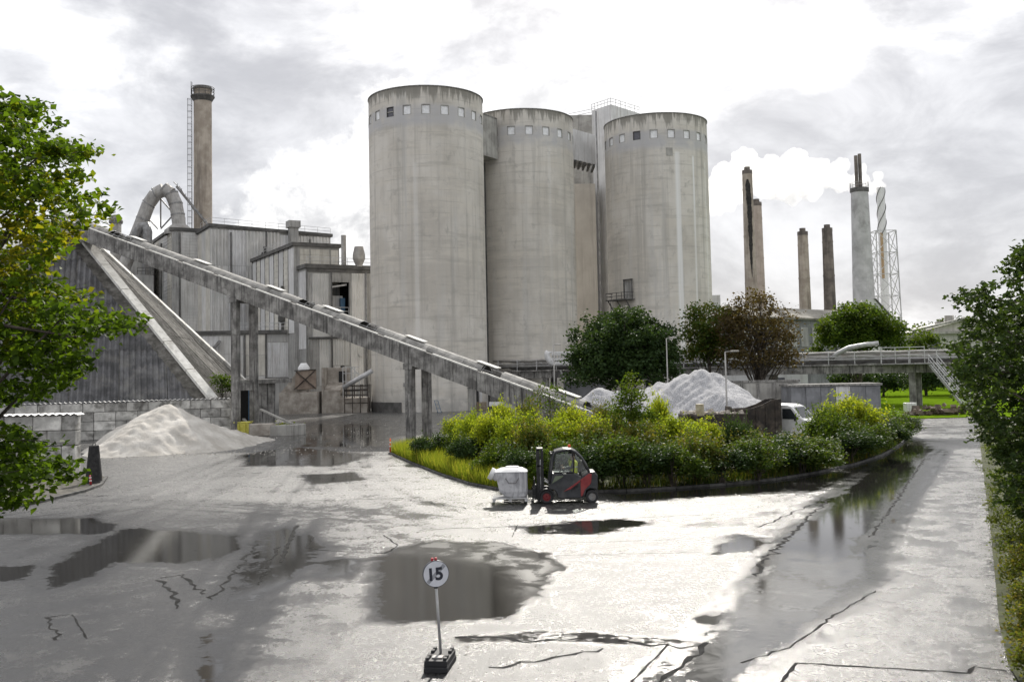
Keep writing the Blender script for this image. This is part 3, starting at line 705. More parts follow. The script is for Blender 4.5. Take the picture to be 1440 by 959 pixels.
rail_run(fd, [cD + U * 3.95 + V * .3 + Vector((0, 0, 14.0)), cD + U * 6.65 + V * .3 + Vector((0, 0, 14.0))], 1.2, .9, .05)
mb = MB(); mb.box(cD + U * 6.1 + V * 1.6 + Vector((0, 0, 15.6)), (.7, .5, 2.2), math.atan2(U.y, U.x)); mb.build('blue_door', M_blue, fd)
mb = MB(); mb.box(cD + U * 5.6 + V * 2.4 + Vector((0, 0, 15.4)), (1.6, .3, 3.4), math.atan2(U.y, U.x)); mb.build('partition', M_clad_w, fd)
mb = MB(); mb.bar(cD + U * 4.1 + V * .9 + Vector((0, 0, 18.3)), cD + U * 6.5 + V * .9 + Vector((0, 0, 18.7)), .5, .25); mb.build('raised_shutter', M_clad_w, fd)
rail_run(fd, [cD + U * .2 + V * .4 + Vector((0, 0, 21.6)), cD + U * 10.8 + V * .4 + Vector((0, 0, 21.6))], 1.1, 2.0, .035)
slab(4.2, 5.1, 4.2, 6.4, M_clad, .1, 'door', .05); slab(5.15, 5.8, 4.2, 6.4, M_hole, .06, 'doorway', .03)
# E: low annex
cE = P(345, 560, 150).xy.to_3d(); cE.z = 0
fe = thing('factory_annex', 'low clad annex with a tall white ribbed roller door', 'building', cE)
LE = 11.2; uE = Vector((.985, .17, 0)); uE.normalize(); vE = Vector((-uE.y, uE.x, 0))
mb = MB(); block(mb, cE - uE * 9, cE + uE * LE, 6, 0, 11.6); mb.build('wall', M_clad_d, fe)
mb = MB(); block(mb, cE - uE * 9.2 - vE * .4, cE + uE * (LE + .2) - vE * .4, 6.8, 11.6, 12.1); mb.build('roof', M_trim, fe)
for x0, L, z0, z1, lam, hz, mt in ((-8.8, 2.4, 3, 11.3, .5, 0, M_clad), (-6.3, 2.4, 3, 11.3, .5, 0, M_clad_w), (-3.8, 3.5, 3, 11.3, 2.7, 1, M_clad), (.1, 2.9, 5.2, 8.3, 3, 1, M_clad_c), (.1, 2.9, 8.35, 11.4, 3, 1, M_clad_c), (7.0, 4.0, 5.2, 7.2, 2, 1, M_clad), (7.0, 4.0, 7.25, 9.2, 2, 1, M_clad_c), (7.0, 4.0, 9.25, 11.4, 2, 1, M_clad_c), (.1, 2.9, 2.0, 5.1, 3, 1, M_clad), (7.0, 4.0, 2.0, 5.1, 3, 1, M_clad)):
    ribbed(cE + uE * x0, uE, L, z0, z1, lam, .05, bool(hz), mt, fe)
ribbed(cE + uE * 3.35, uE, 3.2, 4.9, 10.2, .27, .09, False, M_clad_w, fe, 'roller_door')
ribbed(cE + uE * 3.25, uE, 3.4, 10.25, 11.5, 1.2, .05, True, M_clad_d, fe, 'lintel_panel')
for x0 in (3.1, 6.7): mb = MB(); mb.bar(cE + uE * x0 - vE * .1 + Vector((0, 0, 0)), cE + uE * x0 - vE * .1 + Vector((0, 0, 11.6)), .2, .25, up=(0, 1, 0)); mb.build('jamb', M_trim, fe)
rail_run(fe, [cE - uE * 2 - vE * .3 + Vector((0, 0, 12.1)), cE + uE * 8 - vE * .3 + Vector((0, 0, 12.1))], 1.1, 1.4, .045)
mb = MB(); mb.bar(cE - uE * 7 - vE * .7 + Vector((0, 0, 6.5)), cE - uE * 3.6 - vE * .7 + Vector((0, 0, 10.6)), .7, .35); mb.build('stair', M_steel, fe)
mb = MB(); mb.tube([cE + uE * 7 - vE * .5 + Vector((0, 0, 5.9)), cE + uE * 9 - vE * .8 + Vector((0, 0, 6.3)), cE + uE * 11 - vE * .8 + Vector((0, 0, 6.3))], .3, 8); mb.build('pipe', M_trim, fe)
# pipes, ladder and cable runs fixed to the blocks
def wall_pipe(root, pts, r, mat, name='wall_pipe'):
    m_ = MB(); m_.tube(pts, r, 8); return m_.build(name, mat, root, smooth=True)
def on(c, u, x, n_, off, z): return c + u * x + n_ * off + Vector((0, 0, z))
for x, z1 in ((3.4, 30), (9.6, 30.4), (17.5, 29.5)): wall_pipe(fb, [on(cB, U, x, -V, .45, 6), on(cB, U, x, -V, .45, z1)], .14, M_trim)
wall_pipe(fb, [on(cB, U, 9.0, -V, .5, 26.5), on(cB, U, 9.0, -V, 1.6, 26.5), on(cB, U, 9.0, -V, 1.7, 27.6)], .35, M_trim, 'exhaust_pipe')
wall_pipe(fb, [on(cB, U, 11.2, -V, .5, 26.2), on(cB, U, 11.2, -V, 1.4, 26.2), on(cB, U, 11.2, -V, 1.5, 27.0)], .3, M_trim, 'exhaust_pipe')
wall_pipe(fb, [on(cB, U, 0, -V, .35, 21), on(cB, U, 20, -V, .35, 20.6)], .10, M_steel, 'cable_run')
for x in (1.2, 6.5): wall_pipe(fa, [on(cA, U, x, -V, .35, 4), on(cA, U, x, -V, .35, 31)], .13, M_trim)
wall_pipe(fa, [on(cA, V, 8, -U, .5, 12), on(cA, V, 8, -U, .5, 30)], .2, M_trim)
wall_pipe(fd, [on(cD, U, 3.75, -V, .35, 1), on(cD, U, 3.75, -V, .35, 20.5)], .11, M_trim)
wall_pipe(fd, [on(cD, U, 9.25, -V, .35, 1), on(cD, U, 9.25, -V, .35, 20.5)], .13, M_steel)
wall_pipe(fd, [on(cD, U, 0.2, -V, .4, 10.6), on(cD, U, 10.8, -V, .4, 10.6)], .16, M_trim)
wall_pipe(fe, [cE - vE * .35 + Vector((0, 0, 1)), cE - vE * .35 + Vector((0, 0, 11.4))], .12, M_trim)
wall_pipe(fe, [cE + uE * 6.95 - vE * .4 + Vector((0, 0, 1)), cE + uE * 6.95 - vE * .4 + Vector((0, 0, 11.4))], .1, M_steel)
wall_pipe(fe, [cE - uE * 1 - vE * .5 + Vector((0, 0, 4.6)), cE + uE * 11 - vE * .5 + Vector((0, 0, 4.6))], .17, M_trim)
for x, z in ((4.6, 12.3), (8.2, 8.0)): m_ = MB(); m_.box(on(cD, U, x, -V, .25, z), (.5, .3, .35), math.atan2(U.y, U.x)); m_.build('wall_lamp', M_galv, fd)
# roof stacks
def stack(label, px, d, ytop, z0, r, mat, cone=False):
    c = ZG(px, d); zt_ = P(px, ytop, d).z; mb = MB()
    if cone: mb.lathe([(r * .5, z0), (r * .5, zt_ - 3.0), (r, zt_ - 1.9), (r, zt_ - 1.2), (r * .7, zt_), (.01, zt_)], c, 16)
    else: mb.lathe([(r, z0), (r, zt_), (r * .8, zt_), (r * .8, zt_ - .5), (.01, zt_ - .5)], c, 16)
    o_ = mb.build('roof_stack', mat, None, smooth=False, world=False); return tag(o_, label, 'stack')
stack('thin grey pipe stack on the front block roof', 485, 149, 331, 21.4, .38, M_duct)
stack('cone capped exhaust vent on the front block roof, against the tall silo', 506.5, 149, 347, 21.4, .95, M_duct, True)

# bent duct
du = thing('bent_duct', 'huge bent steel duct arching over the factory roof', 'duct', P(252, 330, 178).xy.to_3d())
dp = [P(x, y, 178) for x, y in ((168, 392), (180, 362), (191, 334), (201, 308), (209, 287), (219, 273), (231, 266.5), (241, 273), (247, 287), (250, 302), (252, 318))]
for i in range(len(dp) - 1):
    mb = MB(); mb.tube([dp[i], dp[i].lerp(dp[i + 1], .5), dp[i + 1]], 1.2, 18); mb.build('duct_segment', M_duct, du, smooth=False)
    d_ = (dp[i + 1] - dp[i]).normalized(); mb = MB(); mb.tube([dp[i] - d_ * .12, dp[i] + d_ * .12], 1.28, 18); mb.build('flange', M_steel, du)
mb = MB(); mb.lathe([(1.1, 34.2), (1.1, 33.0), (2.6, 31.8), (2.6, 31.0)], Vector((dp[-1].x, 178, 0)), 18); mb.build('base_cone', M_duct, du, smooth=True)
mb = MB(); block(mb, P(193, 400, 172), P(216, 400, 174), 6, 0, P(200, 386, 172).z); mb.build('filter_house', M_clad_d, fa)
rail_run(fa, [P(193, 386, 172), P(216, 386, 172)], 1.2, 1.0, .06, 'filter_railing', M_trim)
mb = MB(); block(mb, P(180, 400, 183), P(214, 400, 184), 6, 0, P(190, 340, 183).z); mb.build('rear_house', M_clad_d, fa)
ep = [P(x, y, 176.5) for x, y in ((188, 345), (192, 328), (198, 318), (205, 317), (207.5, 326), (207, 345), (206, 400))]
mb = MB(); mb.tube(ep, .85, 12); mb.build('branch_pipe', M_steel, du, smooth=True)
mb = MB()
for a, b in (((226, 276), (226, 320)), ((226, 280), (246, 303)), ((226, 322), (246, 300)), ((224, 276), (236, 273)), ((209, 308), (209, 322)), ((209, 308), (222, 322))): mb.bar(P(*a, 180), P(*b, 180), .22, .22)
mb.bar(P(248, 262, 181), P(292, 316, 184), .5, .35); mb.bar(P(244, 256, 181), P(252, 264, 181), .15, .15); mb.tube([P(252, 262, 181), P(276, 302, 184)], .06, 5)
for k in range(8): u = k / 7; mb.tube([P(249 + 40 * u, 264 + 50 * u, 181), P(250 + 40 * u, 258 + 50 * u, 181)], .05, 5)
mb.build('support_frame', M_steel, du)

# chimneys on the left
def chimney(label, px, d, ytop, r0, r1, mat, prof=None, base=0.0, group=None, name='chimney'):
    c = P(px, ytop, d); zt_ = c.z; c.z = 0; root = thing(name, label, 'chimney', c, group)
    n = 5
    for k in range(1):
        mb = MB(); ps = [(r0 + (r1 - r0) * s, base + (zt_ - base) * s) for s in np.linspace(0, 1, 9)]
        mb.lathe(ps + [(r1 * .75, zt_), (r1 * .75, zt_ - 2), (.01, zt_ - 2)], c, 28); mb.build('shaft', mat, root, smooth=False)
    return root, c, zt_
ch, cc, zt_ = chimney('tall brown chimney with a ladder and railed platform, above the factory roof', 285, 186, 125, 1.75, 1.68, M_brick_ch)
mb = MB(); mb.lathe([(1.7, zt_ - 2.6), (2.1, zt_ - 1.9), (2.25, zt_ - 1.7), (2.25, zt_ - 1.5), (1.7, zt_ - 1.5)], cc, 24); mb.build('platform', M_trim, ch)
mb = MB()
for zz in (.6, 1.2, 1.6): mb.tube([(cc.x + 2.15 * math.cos(k * math.pi / 12), cc.y + 2.15 * math.sin(k * math.pi / 12), zt_ - 1.5 + zz) for k in range(25)], .06, 5)
for k in range(12): mb.tube([(cc.x + 2.15 * math.cos(k * math.pi / 6), cc.y + 2.15 * math.sin(k * math.pi / 6), zt_ - 1.5 + q) for q in (0, 1.6)], .06, 5)
mb.build('platform_railing', M_trim, ch)
mb = MB(); mb.lathe([(1.8, zt_ - .3), (1.8, zt_ + .15), (1.3, zt_ + .15), (1.3, zt_ - 1)], cc, 24); mb.build('cap', M_conc, ch)
mb = MB(); lx = cc.x - 1.95
for s in (-.28, .28): mb.tube([(lx, cc.y - .6 + s, 30), (lx, cc.y - .6 + s, zt_ + 1.2)], .05, 4)
z = 30.3
while z < zt_: mb.tube([(lx, cc.y - .9, z), (lx, cc.y - .3, z)], .03, 4); z += .5
z = 33
while z < zt_ - 2:
    mb.tube([(lx, cc.y - .95, z), (lx - .6, cc.y - .95, z), (lx - .8, cc.y - .6, z), (lx - .6, cc.y - .25, z), (lx, cc.y - .25, z)], .03, 4); z += 1.2
for q in ((-.6, -.95), (-.8, -.6), (-.6, -.25)): mb.tube([(lx + q[0], cc.y + q[1], 32.5), (lx + q[0], cc.y + q[1], zt_ - 2)], .025, 4)
mb.build('ladder', M_trim, ch)
c2_, cc, zt_ = chimney('short pale capped chimney beside the bent duct', 163, 186, 310, 1.05, 1.0, M_conc2)
mb = MB(); mb.lathe([(1.25, zt_ - .6), (1.3, zt_ - .2), (.8, zt_ + .9), (.3, zt_ + 1.1), (.01, zt_ + 1.1)], cc, 20); mb.build('cap', M_conc, c2_)
# ------------------------------------------------------------------ ground
def in_poly(X, Y, poly):
    r = np.zeros(X.shape, bool); n = len(poly)
    for i in range(n):
        x0, y0 = poly[i][:2]; x1, y1 = poly[(i + 1) % n][:2]
        c = ((y0 > Y) != (y1 > Y)) & (X < (x1 - x0) * (Y - y0) / (y1 - y0 + 1e-12) + x0); r ^= c
    return r
def dist_poly(X, Y, poly, closed=True):
    d = np.full(X.shape, 1e9); n = len(poly)
    for i in range(n if closed else n - 1):
        x0, y0 = poly[i][:2]; x1, y1 = poly[(i + 1) % n][:2]; dx_, dy_ = x1 - x0, y1 - y0
        t = np.clip(((X - x0) * dx_ + (Y - y0) * dy_) / (dx_ * dx_ + dy_ * dy_ + 1e-12), 0, 1)
        d = np.minimum(d, np.hypot(X - x0 - t * dx_, Y - y0 - t * dy_))
    return d
def sdf(X, Y, pix):
    poly = [G(*p) for p in pix]; d = dist_poly(X, Y, poly); return np.where(in_poly(X, Y, poly), d, -d)
xs = np.concatenate([-np.geomspace(4000, 34, 26), np.arange(-33, 27, .16), np.geomspace(27.5, 4000, 26)])
ys = np.concatenate([[-3000, -800, -200, -60, -20, 0, 6], np.arange(9, 62, .16), np.arange(62.3, 100, .45), np.geomspace(101, 6000, 40)])
X, Y = np.meshgrid(xs, ys)
def pud(pix, soft): return np.clip(.5 + sdf(X, Y, pix) / (2 * soft), 0, 1)
wet = np.zeros(X.shape)
for pix, soft, amt in (
    ([(529, 790), (560, 771), (620, 761), (700, 763), (760, 778), (785, 797), (768, 822), (735, 848), (716, 868), (640, 871), (560, 875), (531, 872)], .55, 1.05),       # the large puddle
    ([(-60, 729), (130, 729), (165, 742), (150, 750), (-60, 752)], .4, .95),
    ([(60, 800), (150, 752), (170, 742), (260, 745), (330, 752), (345, 772), (270, 794), (170, 792), (120, 818), (60, 832)], .5, .84),
    ([(-40, 795), (60, 795), (40, 818), (-40, 820)], .4, .85),
    ([(1282, 618), (1320, 632), (1270, 690), (1218, 765), (1228, 812), (1172, 826), (1058, 802), (1072, 772), (1140, 722), (1185, 690), (1235, 645)], 1.0, .72),       # gully along the road
    ([(1058, 802), (1172, 826), (1228, 812), (1150, 872), (1085, 930), (1010, 965), (900, 965), (985, 890)], .6, .62),
    ([(300, 850), (330, 800), (370, 750), (398, 740), (470, 768), (440, 800), (380, 830), (320, 858)], .4, .66),
    ([(450, 790), (480, 784), (512, 790), (490, 812), (440, 812)], .45, .8),
    ([(722, 740), (880, 728), (905, 736), (840, 752), (735, 752)], .4, .70),
    ([(840, 690), (1000, 684), (1110, 674), (1200, 655), (1240, 648), (1150, 690), (1000, 698), (880, 706)], .5, .68),
    ([(980, 866), (1016, 866), (1014, 878), (972, 878)], .25, .9),
    ([(1000, 766), (1040, 752), (1078, 756), (1070, 772), (1010, 782)], .5, .85),
    ([(640, 893), (760, 884), (960, 897), (978, 905), (880, 906), (760, 902), (640, 904)], .12, .60),
    ([(270, 890), (312, 886), (305, 965), (270, 965)], .3, .66),
    ([(420, 668), (500, 664), (520, 674), (440, 680)], .4, .62),
    ([(335, 640), (420, 628), (520, 640), (470, 655), (350, 655)], .6, .7),
    ([(420, 590), (560, 600), (560, 628), (400, 630)], 1.5, .62),
    ([(1085, 775), (1100, 760), (1062, 812), (1058, 800)], .06, .9)):
    wet = np.maximum(wet, pud(pix, soft) * amt)
# tyre lanes and low spots, so the film of water is never even
lane = np.zeros(X.shape)
for pts, wd in (([(560, 640), (420, 690), (330, 760), (200, 880), (60, 1010)], .35), ([(620, 668), (470, 712), (410, 790), (330, 900), (260, 1000)], .35), ([(1300, 600), (1262, 640), (1190, 720), (1080, 850), (980, 990)], .5), ([(1345, 600), (1330, 640), (1260, 740), (1180, 870)], .4), ([(0, 700), (300, 705), (700, 730), (1000, 738), (1180, 700)], .5), ([(540, 600), (430, 620), (330, 645), (150, 690), (0, 715)], .6), ([(480, 590), (420, 605), (380, 640), (300, 690)], .5)):
    d = dist_poly(X, Y, [G(*p) for p in pts], False); lane = np.maximum(lane, np.exp(-(d / wd) ** 2))
chalk = np.clip(.5 + sdf(X, Y, [(-200, 640), (120, 650), (330, 610), (420, 590), (560, 578), (780, 578), (620, 615), (560, 640), (620, 672), (690, 692), (860, 700), (900, 715), (720, 735), (450, 722), (150, 712), (-100, 700)]) / 9.0, 0, 1)
pale = np.exp(-(((X + 21) / 12) ** 2 + ((Y - 82) / 12) ** 2))
chalk = np.clip(chalk * .8 + pale * .6 + .9 * np.clip((Y - 74) / 10, 0, 1) * np.clip((190 - Y) / 20, 0, 1) * np.clip((28 - X) / 6, 0, 1), 0, 1)

ruffle = np.clip(.5 + sdf(X, Y, [(540, 775), (620, 755), (720, 755), (800, 792), (740, 856), (705, 800), (640, 786)]) / 1.2, 0, 1)
ruffle = np.maximum(ruffle, .6 * np.clip(.5 + sdf(X, Y, [(1080, 775), (1230, 790), (1180, 840), (1040, 960), (900, 960), (1040, 820)]) / 2, 0, 1))
tyre = np.zeros(X.shape); rt = random.Random(21)
def track(pts, wd):
    """a pair of wheel tracks along a smooth path given in pixels"""
    q = [G(*p) for p in pts]; sm = []
    for i in range(len(q) - 1):
        p0, p1, p2, p3 = q[max(i - 1, 0)], q[i], q[i + 1], q[min(i + 2, len(q) - 1)]
        for k in range(6):
            u = k / 6; sm.append(.5 * ((2 * p1) + (p2 - p0) * u + (2 * p0 - 5 * p1 + 4 * p2 - p3) * u * u + (3 * p1 - p0 - 3 * p2 + p3) * u ** 3))
    sm.append(q[-1])
    for s_ in (-.85, .85):
        o_ = []
        for i, p in enumerate(sm):
            d = (sm[min(i + 1, len(sm) - 1)] - sm[max(i - 1, 0)]).normalized(); o_.append(p + Vector((-d.y, d.x, 0)) * s_)
        np.maximum(tyre, np.exp(-(dist_poly(X, Y, o_, False) / wd) ** 2), out=tyre)
ways = [[(1330, 592), (1290, 650), (1200, 740), (1050, 880), (900, 1040)], [(520, 588), (430, 612), (330, 660), (150, 740), (-150, 830)], [(560, 590), (500, 620), (450, 680), (380, 780), (240, 1000)], [(540, 600), (480, 640), (560, 705), (760, 735), (1000, 725), (1230, 660), (1330, 600)],
        [(-100, 700), (200, 705), (500, 722), (760, 745), (1010, 740), (1200, 690)], [(430, 600), (360, 640), (250, 690), (0, 730)], [(480, 592), (440, 640), (520, 720), (720, 790), (900, 900), (950, 1040)], [(1310, 600), (1240, 680), (1080, 760), (800, 790), (500, 800), (200, 850), (-100, 900)]]
for w_ in ways:
    for k in range(2): j = rt.uniform(-14, 14); track([(x + j * 2, y + j * .4) for x, y in w_], rt.uniform(.16, .26))
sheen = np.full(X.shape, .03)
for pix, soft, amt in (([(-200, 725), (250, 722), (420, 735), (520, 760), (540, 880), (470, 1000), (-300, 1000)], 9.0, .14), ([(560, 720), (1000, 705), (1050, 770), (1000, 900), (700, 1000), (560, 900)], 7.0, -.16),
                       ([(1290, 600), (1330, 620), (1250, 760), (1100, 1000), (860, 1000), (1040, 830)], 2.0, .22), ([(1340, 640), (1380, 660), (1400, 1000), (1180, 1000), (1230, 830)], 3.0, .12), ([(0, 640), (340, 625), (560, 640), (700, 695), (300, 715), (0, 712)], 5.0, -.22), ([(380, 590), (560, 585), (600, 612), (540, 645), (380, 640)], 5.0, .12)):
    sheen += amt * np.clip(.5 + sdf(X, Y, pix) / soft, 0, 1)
gm = bpy.data.materials.new('wet_asphalt'); gm.use_nodes = True; gm.node_tree.nodes.clear(); t = NT(gm.node_tree)
pos = t.n('ShaderNodeNewGeometry').outputs['Position']
aw = t.n('ShaderNodeAttribute', attribute_name='wet').outputs['Fac']
al = t.n('ShaderNodeAttribute', attribute_name='lane').outputs['Fac']
ac = t.n('ShaderNodeAttribute', attribute_name='chalk').outputs['Fac']
nL = t.noise(pos, .16, 4, .55, .3); nM = t.noise(pos, .9, 7, .62, .5); nS = t.noise(pos, 5, 6, .68, .3); nF = t.noise(pos, 21, 3, .9); nG = t.noise(pos, 45, 2, .8)
ar = t.n('ShaderNodeAttribute', attribute_name='ruffle').outputs['Fac']
at_ = t.n('ShaderNodeAttribute', attribute_name='tyre').outputs['Fac']
ah = t.n('ShaderNodeAttribute', attribute_name='sheen').outputs['Fac']
film = t.m('ADD', aw, t.m('MULTIPLY', al, .16))
film = t.m('ADD', film, t.m('MULTIPLY', t.m('MULTIPLY', at_, t.step(nL, .30, .62, .35, 1.0)), .26))
for nn_, k_ in ((nL, .35), (nM, .95), (nS, .95), (nF, .5)): film = t.m('ADD', film, t.m('MULTIPLY', t.m('SUBTRACT', nn_, .5), k_))
puddle = t.step(film, .50, .66)                               # standing water
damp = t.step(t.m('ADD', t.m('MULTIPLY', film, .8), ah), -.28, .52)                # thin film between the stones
grain = t.m('ADD', t.m('MULTIPLY', nF, .6), t.m('MULTIPLY', nG, .4))
speck = t.step(t.m('ADD', t.noise(t.mapping(pos, scale=(1, .5, 1)), 10, 5, .85), t.m('MULTIPLY', t.m('SUBTRACT', nM, .5), .35)), .50, .62)   # pits that hold water
stone = t.mix(t.step(grain, .42, .58), (.010, .010, .011), (.060, .059, .057))
stone = t.mix(t.step(nM, .42, .66, 0, .5), stone, (.065, .064, .061))
mud = t.mix(t.step(nS, .35, .68), (.07, .069, .066), (.32, .313, .30))
cf = t.m('MULTIPLY', ac, t.step(t.m('ADD', t.m('MULTIPLY', nM, .6), t.m('MULTIPLY', nS, .4)), .40, .60))
dry = t.mix(cf, stone, mud)
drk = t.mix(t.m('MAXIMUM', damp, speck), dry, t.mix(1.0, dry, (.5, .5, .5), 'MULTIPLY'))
pool_base = t.mix(t.m('MULTIPLY', ar, .8), (.020, .019, .017), (.10, .098, .092))  # puddle base colour, paler where the ruffle mask is high
base = t.mix(t.m('MULTIPLY', puddle, .85), drk, pool_base)
rgh = t.m('MULTIPLY_ADD', damp, -.20, .38)
rgh = t.m('MULTIPLY_ADD', speck, -.15, rgh)
rgh = t.m('ADD', rgh, t.m('MULTIPLY', t.m('SUBTRACT', nS, .5), .12))
pr = t.m('MULTIPLY_ADD', t.m('MULTIPLY', ar, t.step(nM, .35, .6)), .30, .03)
rough = t.m('ADD', t.m('MULTIPLY', rgh, t.m('SUBTRACT', 1.0, puddle)), t.m('MULTIPLY', puddle, pr))
b = t.n('ShaderNodeBsdfPrincipled'); t.link(base, b.inputs['Base Color']); t.link(rough, b.inputs['Roughness'])
b.inputs['IOR'].default_value = 1.42
t.link(t.m('MULTIPLY_ADD', puddle, -.25, .82), b.inputs['Specular IOR Level'])
b0 = t.n('ShaderNodeBump'); b0.inputs['Distance'].default_value = .035            # gentle unevenness
t.link(t.m('MULTIPLY', t.m('MULTIPLY_ADD', puddle, -.99, 1.0), t.m('MULTIPLY_ADD', damp, -.6, 1.0)), b0.inputs['Strength']); t.link(t.m('ADD', nM, t.m('MULTIPLY', nS, .35)), b0.inputs['Height'])
bp = t.n('ShaderNodeBump'); bp.inputs['Distance'].default_value = .022           # stones of the asphalt
t.link(t.m('MULTIPLY_ADD', t.m('MULTIPLY', damp, t.m('MULTIPLY_ADD', puddle, .38, .60)), -1.0, 1.0), bp.inputs['Strength'])
t.link(grain, bp.inputs['Height']); t.link(b0.outputs[0], bp.inputs['Normal'])
t.link(bp.outputs[0], b.inputs['Normal'])
t.link(b.outputs[0], t.n('ShaderNodeOutputMaterial').inputs[0])
nx, ny = len(xs), len(ys)
ii = np.arange(nx * ny).reshape(ny, nx)
quads = np.stack([ii[:-1, :-1], ii[:-1, 1:], ii[1:, 1:], ii[1:, :-1]], -1).reshape(-1, 4)
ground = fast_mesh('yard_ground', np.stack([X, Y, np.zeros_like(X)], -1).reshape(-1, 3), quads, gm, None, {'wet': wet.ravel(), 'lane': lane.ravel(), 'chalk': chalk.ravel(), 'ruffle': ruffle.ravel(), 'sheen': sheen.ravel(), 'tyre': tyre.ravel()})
struct(ground)

# joints, cracks and patch edges in the asphalt: thin strips laid on the ground
M_seam = pmat('wet_tar', (.012, .012, .012), (.035, .035, .035), 3, .85, .2, 30, spec=.05)
def seam(pix, wd, jag, seed, name='asphalt_joint'):
    rr = random.Random(seed); pts = [G(*p) for p in pix]; out = []
    for a, b_ in zip(pts[:-1], pts[1:]):
        n = max(2, int((b_ - a).length / .22))
        for k in range(n): out.append(a.lerp(b_, k / n))
    out.append(pts[-1]); vs = []
    for i, p in enumerate(out):
        d = (out[min(i + 1, len(out) - 1)] - out[max(i - 1, 0)]).normalized(); nn = Vector((-d.y, d.x, 0)); o_ = rr.gauss(0, jag); w_ = wd * rr.uniform(.4, 2.2)
        vs += [p + nn * (o_ - w_ / 2) + Vector((0, 0, .004)), p + nn * (o_ + w_ / 2) + Vector((0, 0, .004))]
    m_ = MB(); m_.add(vs, [(2 * i, 2 * i + 1, 2 * i + 3, 2 * i + 2) for i in range(len(out) - 1)]); return m_.build(name, M_seam, ground)
for k, (pix, wd, jag) in enumerate((
    ([(1095, 962), (1120, 932), (1362, 946), (1370, 937), (1415, 943)], .05, .01), ([(1225, 755), (1262, 702), (1300, 645)], .05, .05), ([(1060, 812), (1075, 785), (1165, 703)], .07, .08),
    ([(885, 962), (940, 905)], .03, .01), ([(925, 962), (985, 915), (995, 903)], .07, .05), ([(1040, 931), (1110, 910), (1180, 862), (1230, 830)], .03, .03),
    ([(395, 790), (415, 742), (420, 738)], .09, .02), ([(362, 822), (375, 800), (392, 768)], .06, .06), ([(300, 842), (330, 805), (360, 766)], .06, .07), ([(222, 815), (245, 832), (250, 855)], .07, .07), ([(225, 812), (258, 808), (285, 835)], .06, .06),
    ([(70, 868), (78, 900)], .05, .05), ([(102, 864), (122, 898)], .03, .01), ([(62, 868), (100, 864)], .02, .01), ([(640, 897), (700, 895), (735, 903), (820, 897)], .06, .06), ([(870, 900), (915, 908), (975, 908)], .07, .05),
    ([(720, 755), (728, 738), (860, 730)], .03, .01), ([(780, 781), (990, 776)], .03, .04), ([(800, 763), (1010, 757)], .03, .03), ([(860, 730), (1020, 722)], .04, .05), ([(690, 940), (780, 925), (850, 912)], .05, .08),
    ([(440, 755), (430, 770), (470, 775), (540, 778), (560, 768), (540, 752)], .04, .03), ([(1065, 742), (1150, 706)], .04, .05), ([(1300, 656), (1400, 658)], .10, .01), ([(420, 705), (560, 700), (660, 715)], .05, .1), ([(590, 745), (720, 740)], .05, .08))):
    seam(pix, wd, jag, k)

# lawn beyond the yard and the planted island
M_lawn = pmat('lawn', (.085, .15, .008), (.13, .21, .012), .6, 1.0, .6, 30, spec=.0)
mb = MB(); lp = [(1235, 586), (1290, 589), (1400, 586), (1600, 592), (1900, 545), (1235, 529), (1150, 533), (1160, 575)]
q = [G(*p) for p in lp]; mb.add([p + Vector((0, 0, .05)) for p in q], [tuple(range(len(q)))]); struct(mb.build('lawn', M_lawn))
kerb_px = [(549, 638), (580, 652), (620, 668), (660, 681), (700, 689), (760, 693), (820, 693), (880, 691), (950, 687), (1020, 682), (1090, 675), (1150, 665), (1200, 654), (1240, 641), (1265, 626), (1282, 609), (1284, 596)]
back_px = [(1240, 600), (1100, 614), (900, 632), (700, 640), (600, 634)]
kerb = [G(*p) for p in kerb_px]; bed_poly = kerb + [G(*p) for p in back_px]
M_soil = pmat('bed_soil', (.03, .035, .015), (.075, .085, .03), 2.5, .95, .8, 14)
mb = MB(); mb.add([p + Vector((0, 0, .11)) for p in bed_poly], [tuple(range(len(bed_poly)))])
bed = struct(mb.build('planting_bed', M_soil))
M_kerb = pmat('kerb_stone', (.045, .045, .044), (.12, .118, .112), 2, .8, .4, 20, rand=.4)
def kerb_run(pts, parent, wd=.15, ht=.11, L=1.0):
    pts = [Vector(p) for p in pts]; acc = []
    for a, b_ in zip(pts[:-1], pts[1:]):
        n = max(1, int(round((b_ - a).length / L)))
        for k in range(n): acc.append((a.lerp(b_, k / n), a.lerp(b_, (k + 1) / n)))
    for a, b_ in acc:
        d = (b_ - a).normalized(); m_ = MB(); m_.bar(a + d * .008 + Vector((0, 0, ht / 2)), b_ - d * .008 + Vector((0, 0, ht / 2)), wd, ht); m_.build('kerb_stone', M_kerb, parent)
kerb_run(kerb, bed)
# verge on the left with its own kerb
verge = [G(*p) for p in ((-300, 735), (0, 718), (60, 706), (118, 692), (142, 683), (150, 672), (118, 664), (-50, 668), (-400, 690))]
mb = MB(); mb.add([p + Vector((0, 0, .06)) for p in verge], [tuple(range(len(verge)))]); vb = struct(mb.build('verge', pmat('verge_soil', (.05, .048, .04), (.13, .12, .10), 3, .95, .8, 14)))
kerb_run(verge[1:6], vb, .15, .12)
# right-hand verge
rv = [G(*p) for p in ((1440, 975), (1418, 940), (1405, 880), (1398, 800), (1392, 740), (1386, 690), (1380, 640), (1376, 600))] 
rvp = rv + [Vector((60, 80, 0)), Vector((60, 5, 0)), Vector((9.5, 5, 0))]
mb = MB(); mb.add([p + Vector((0, 0, .08)) for p in rvp], [tuple(range(len(rvp)))]); rb = struct(mb.build('road_verge', M_soil))

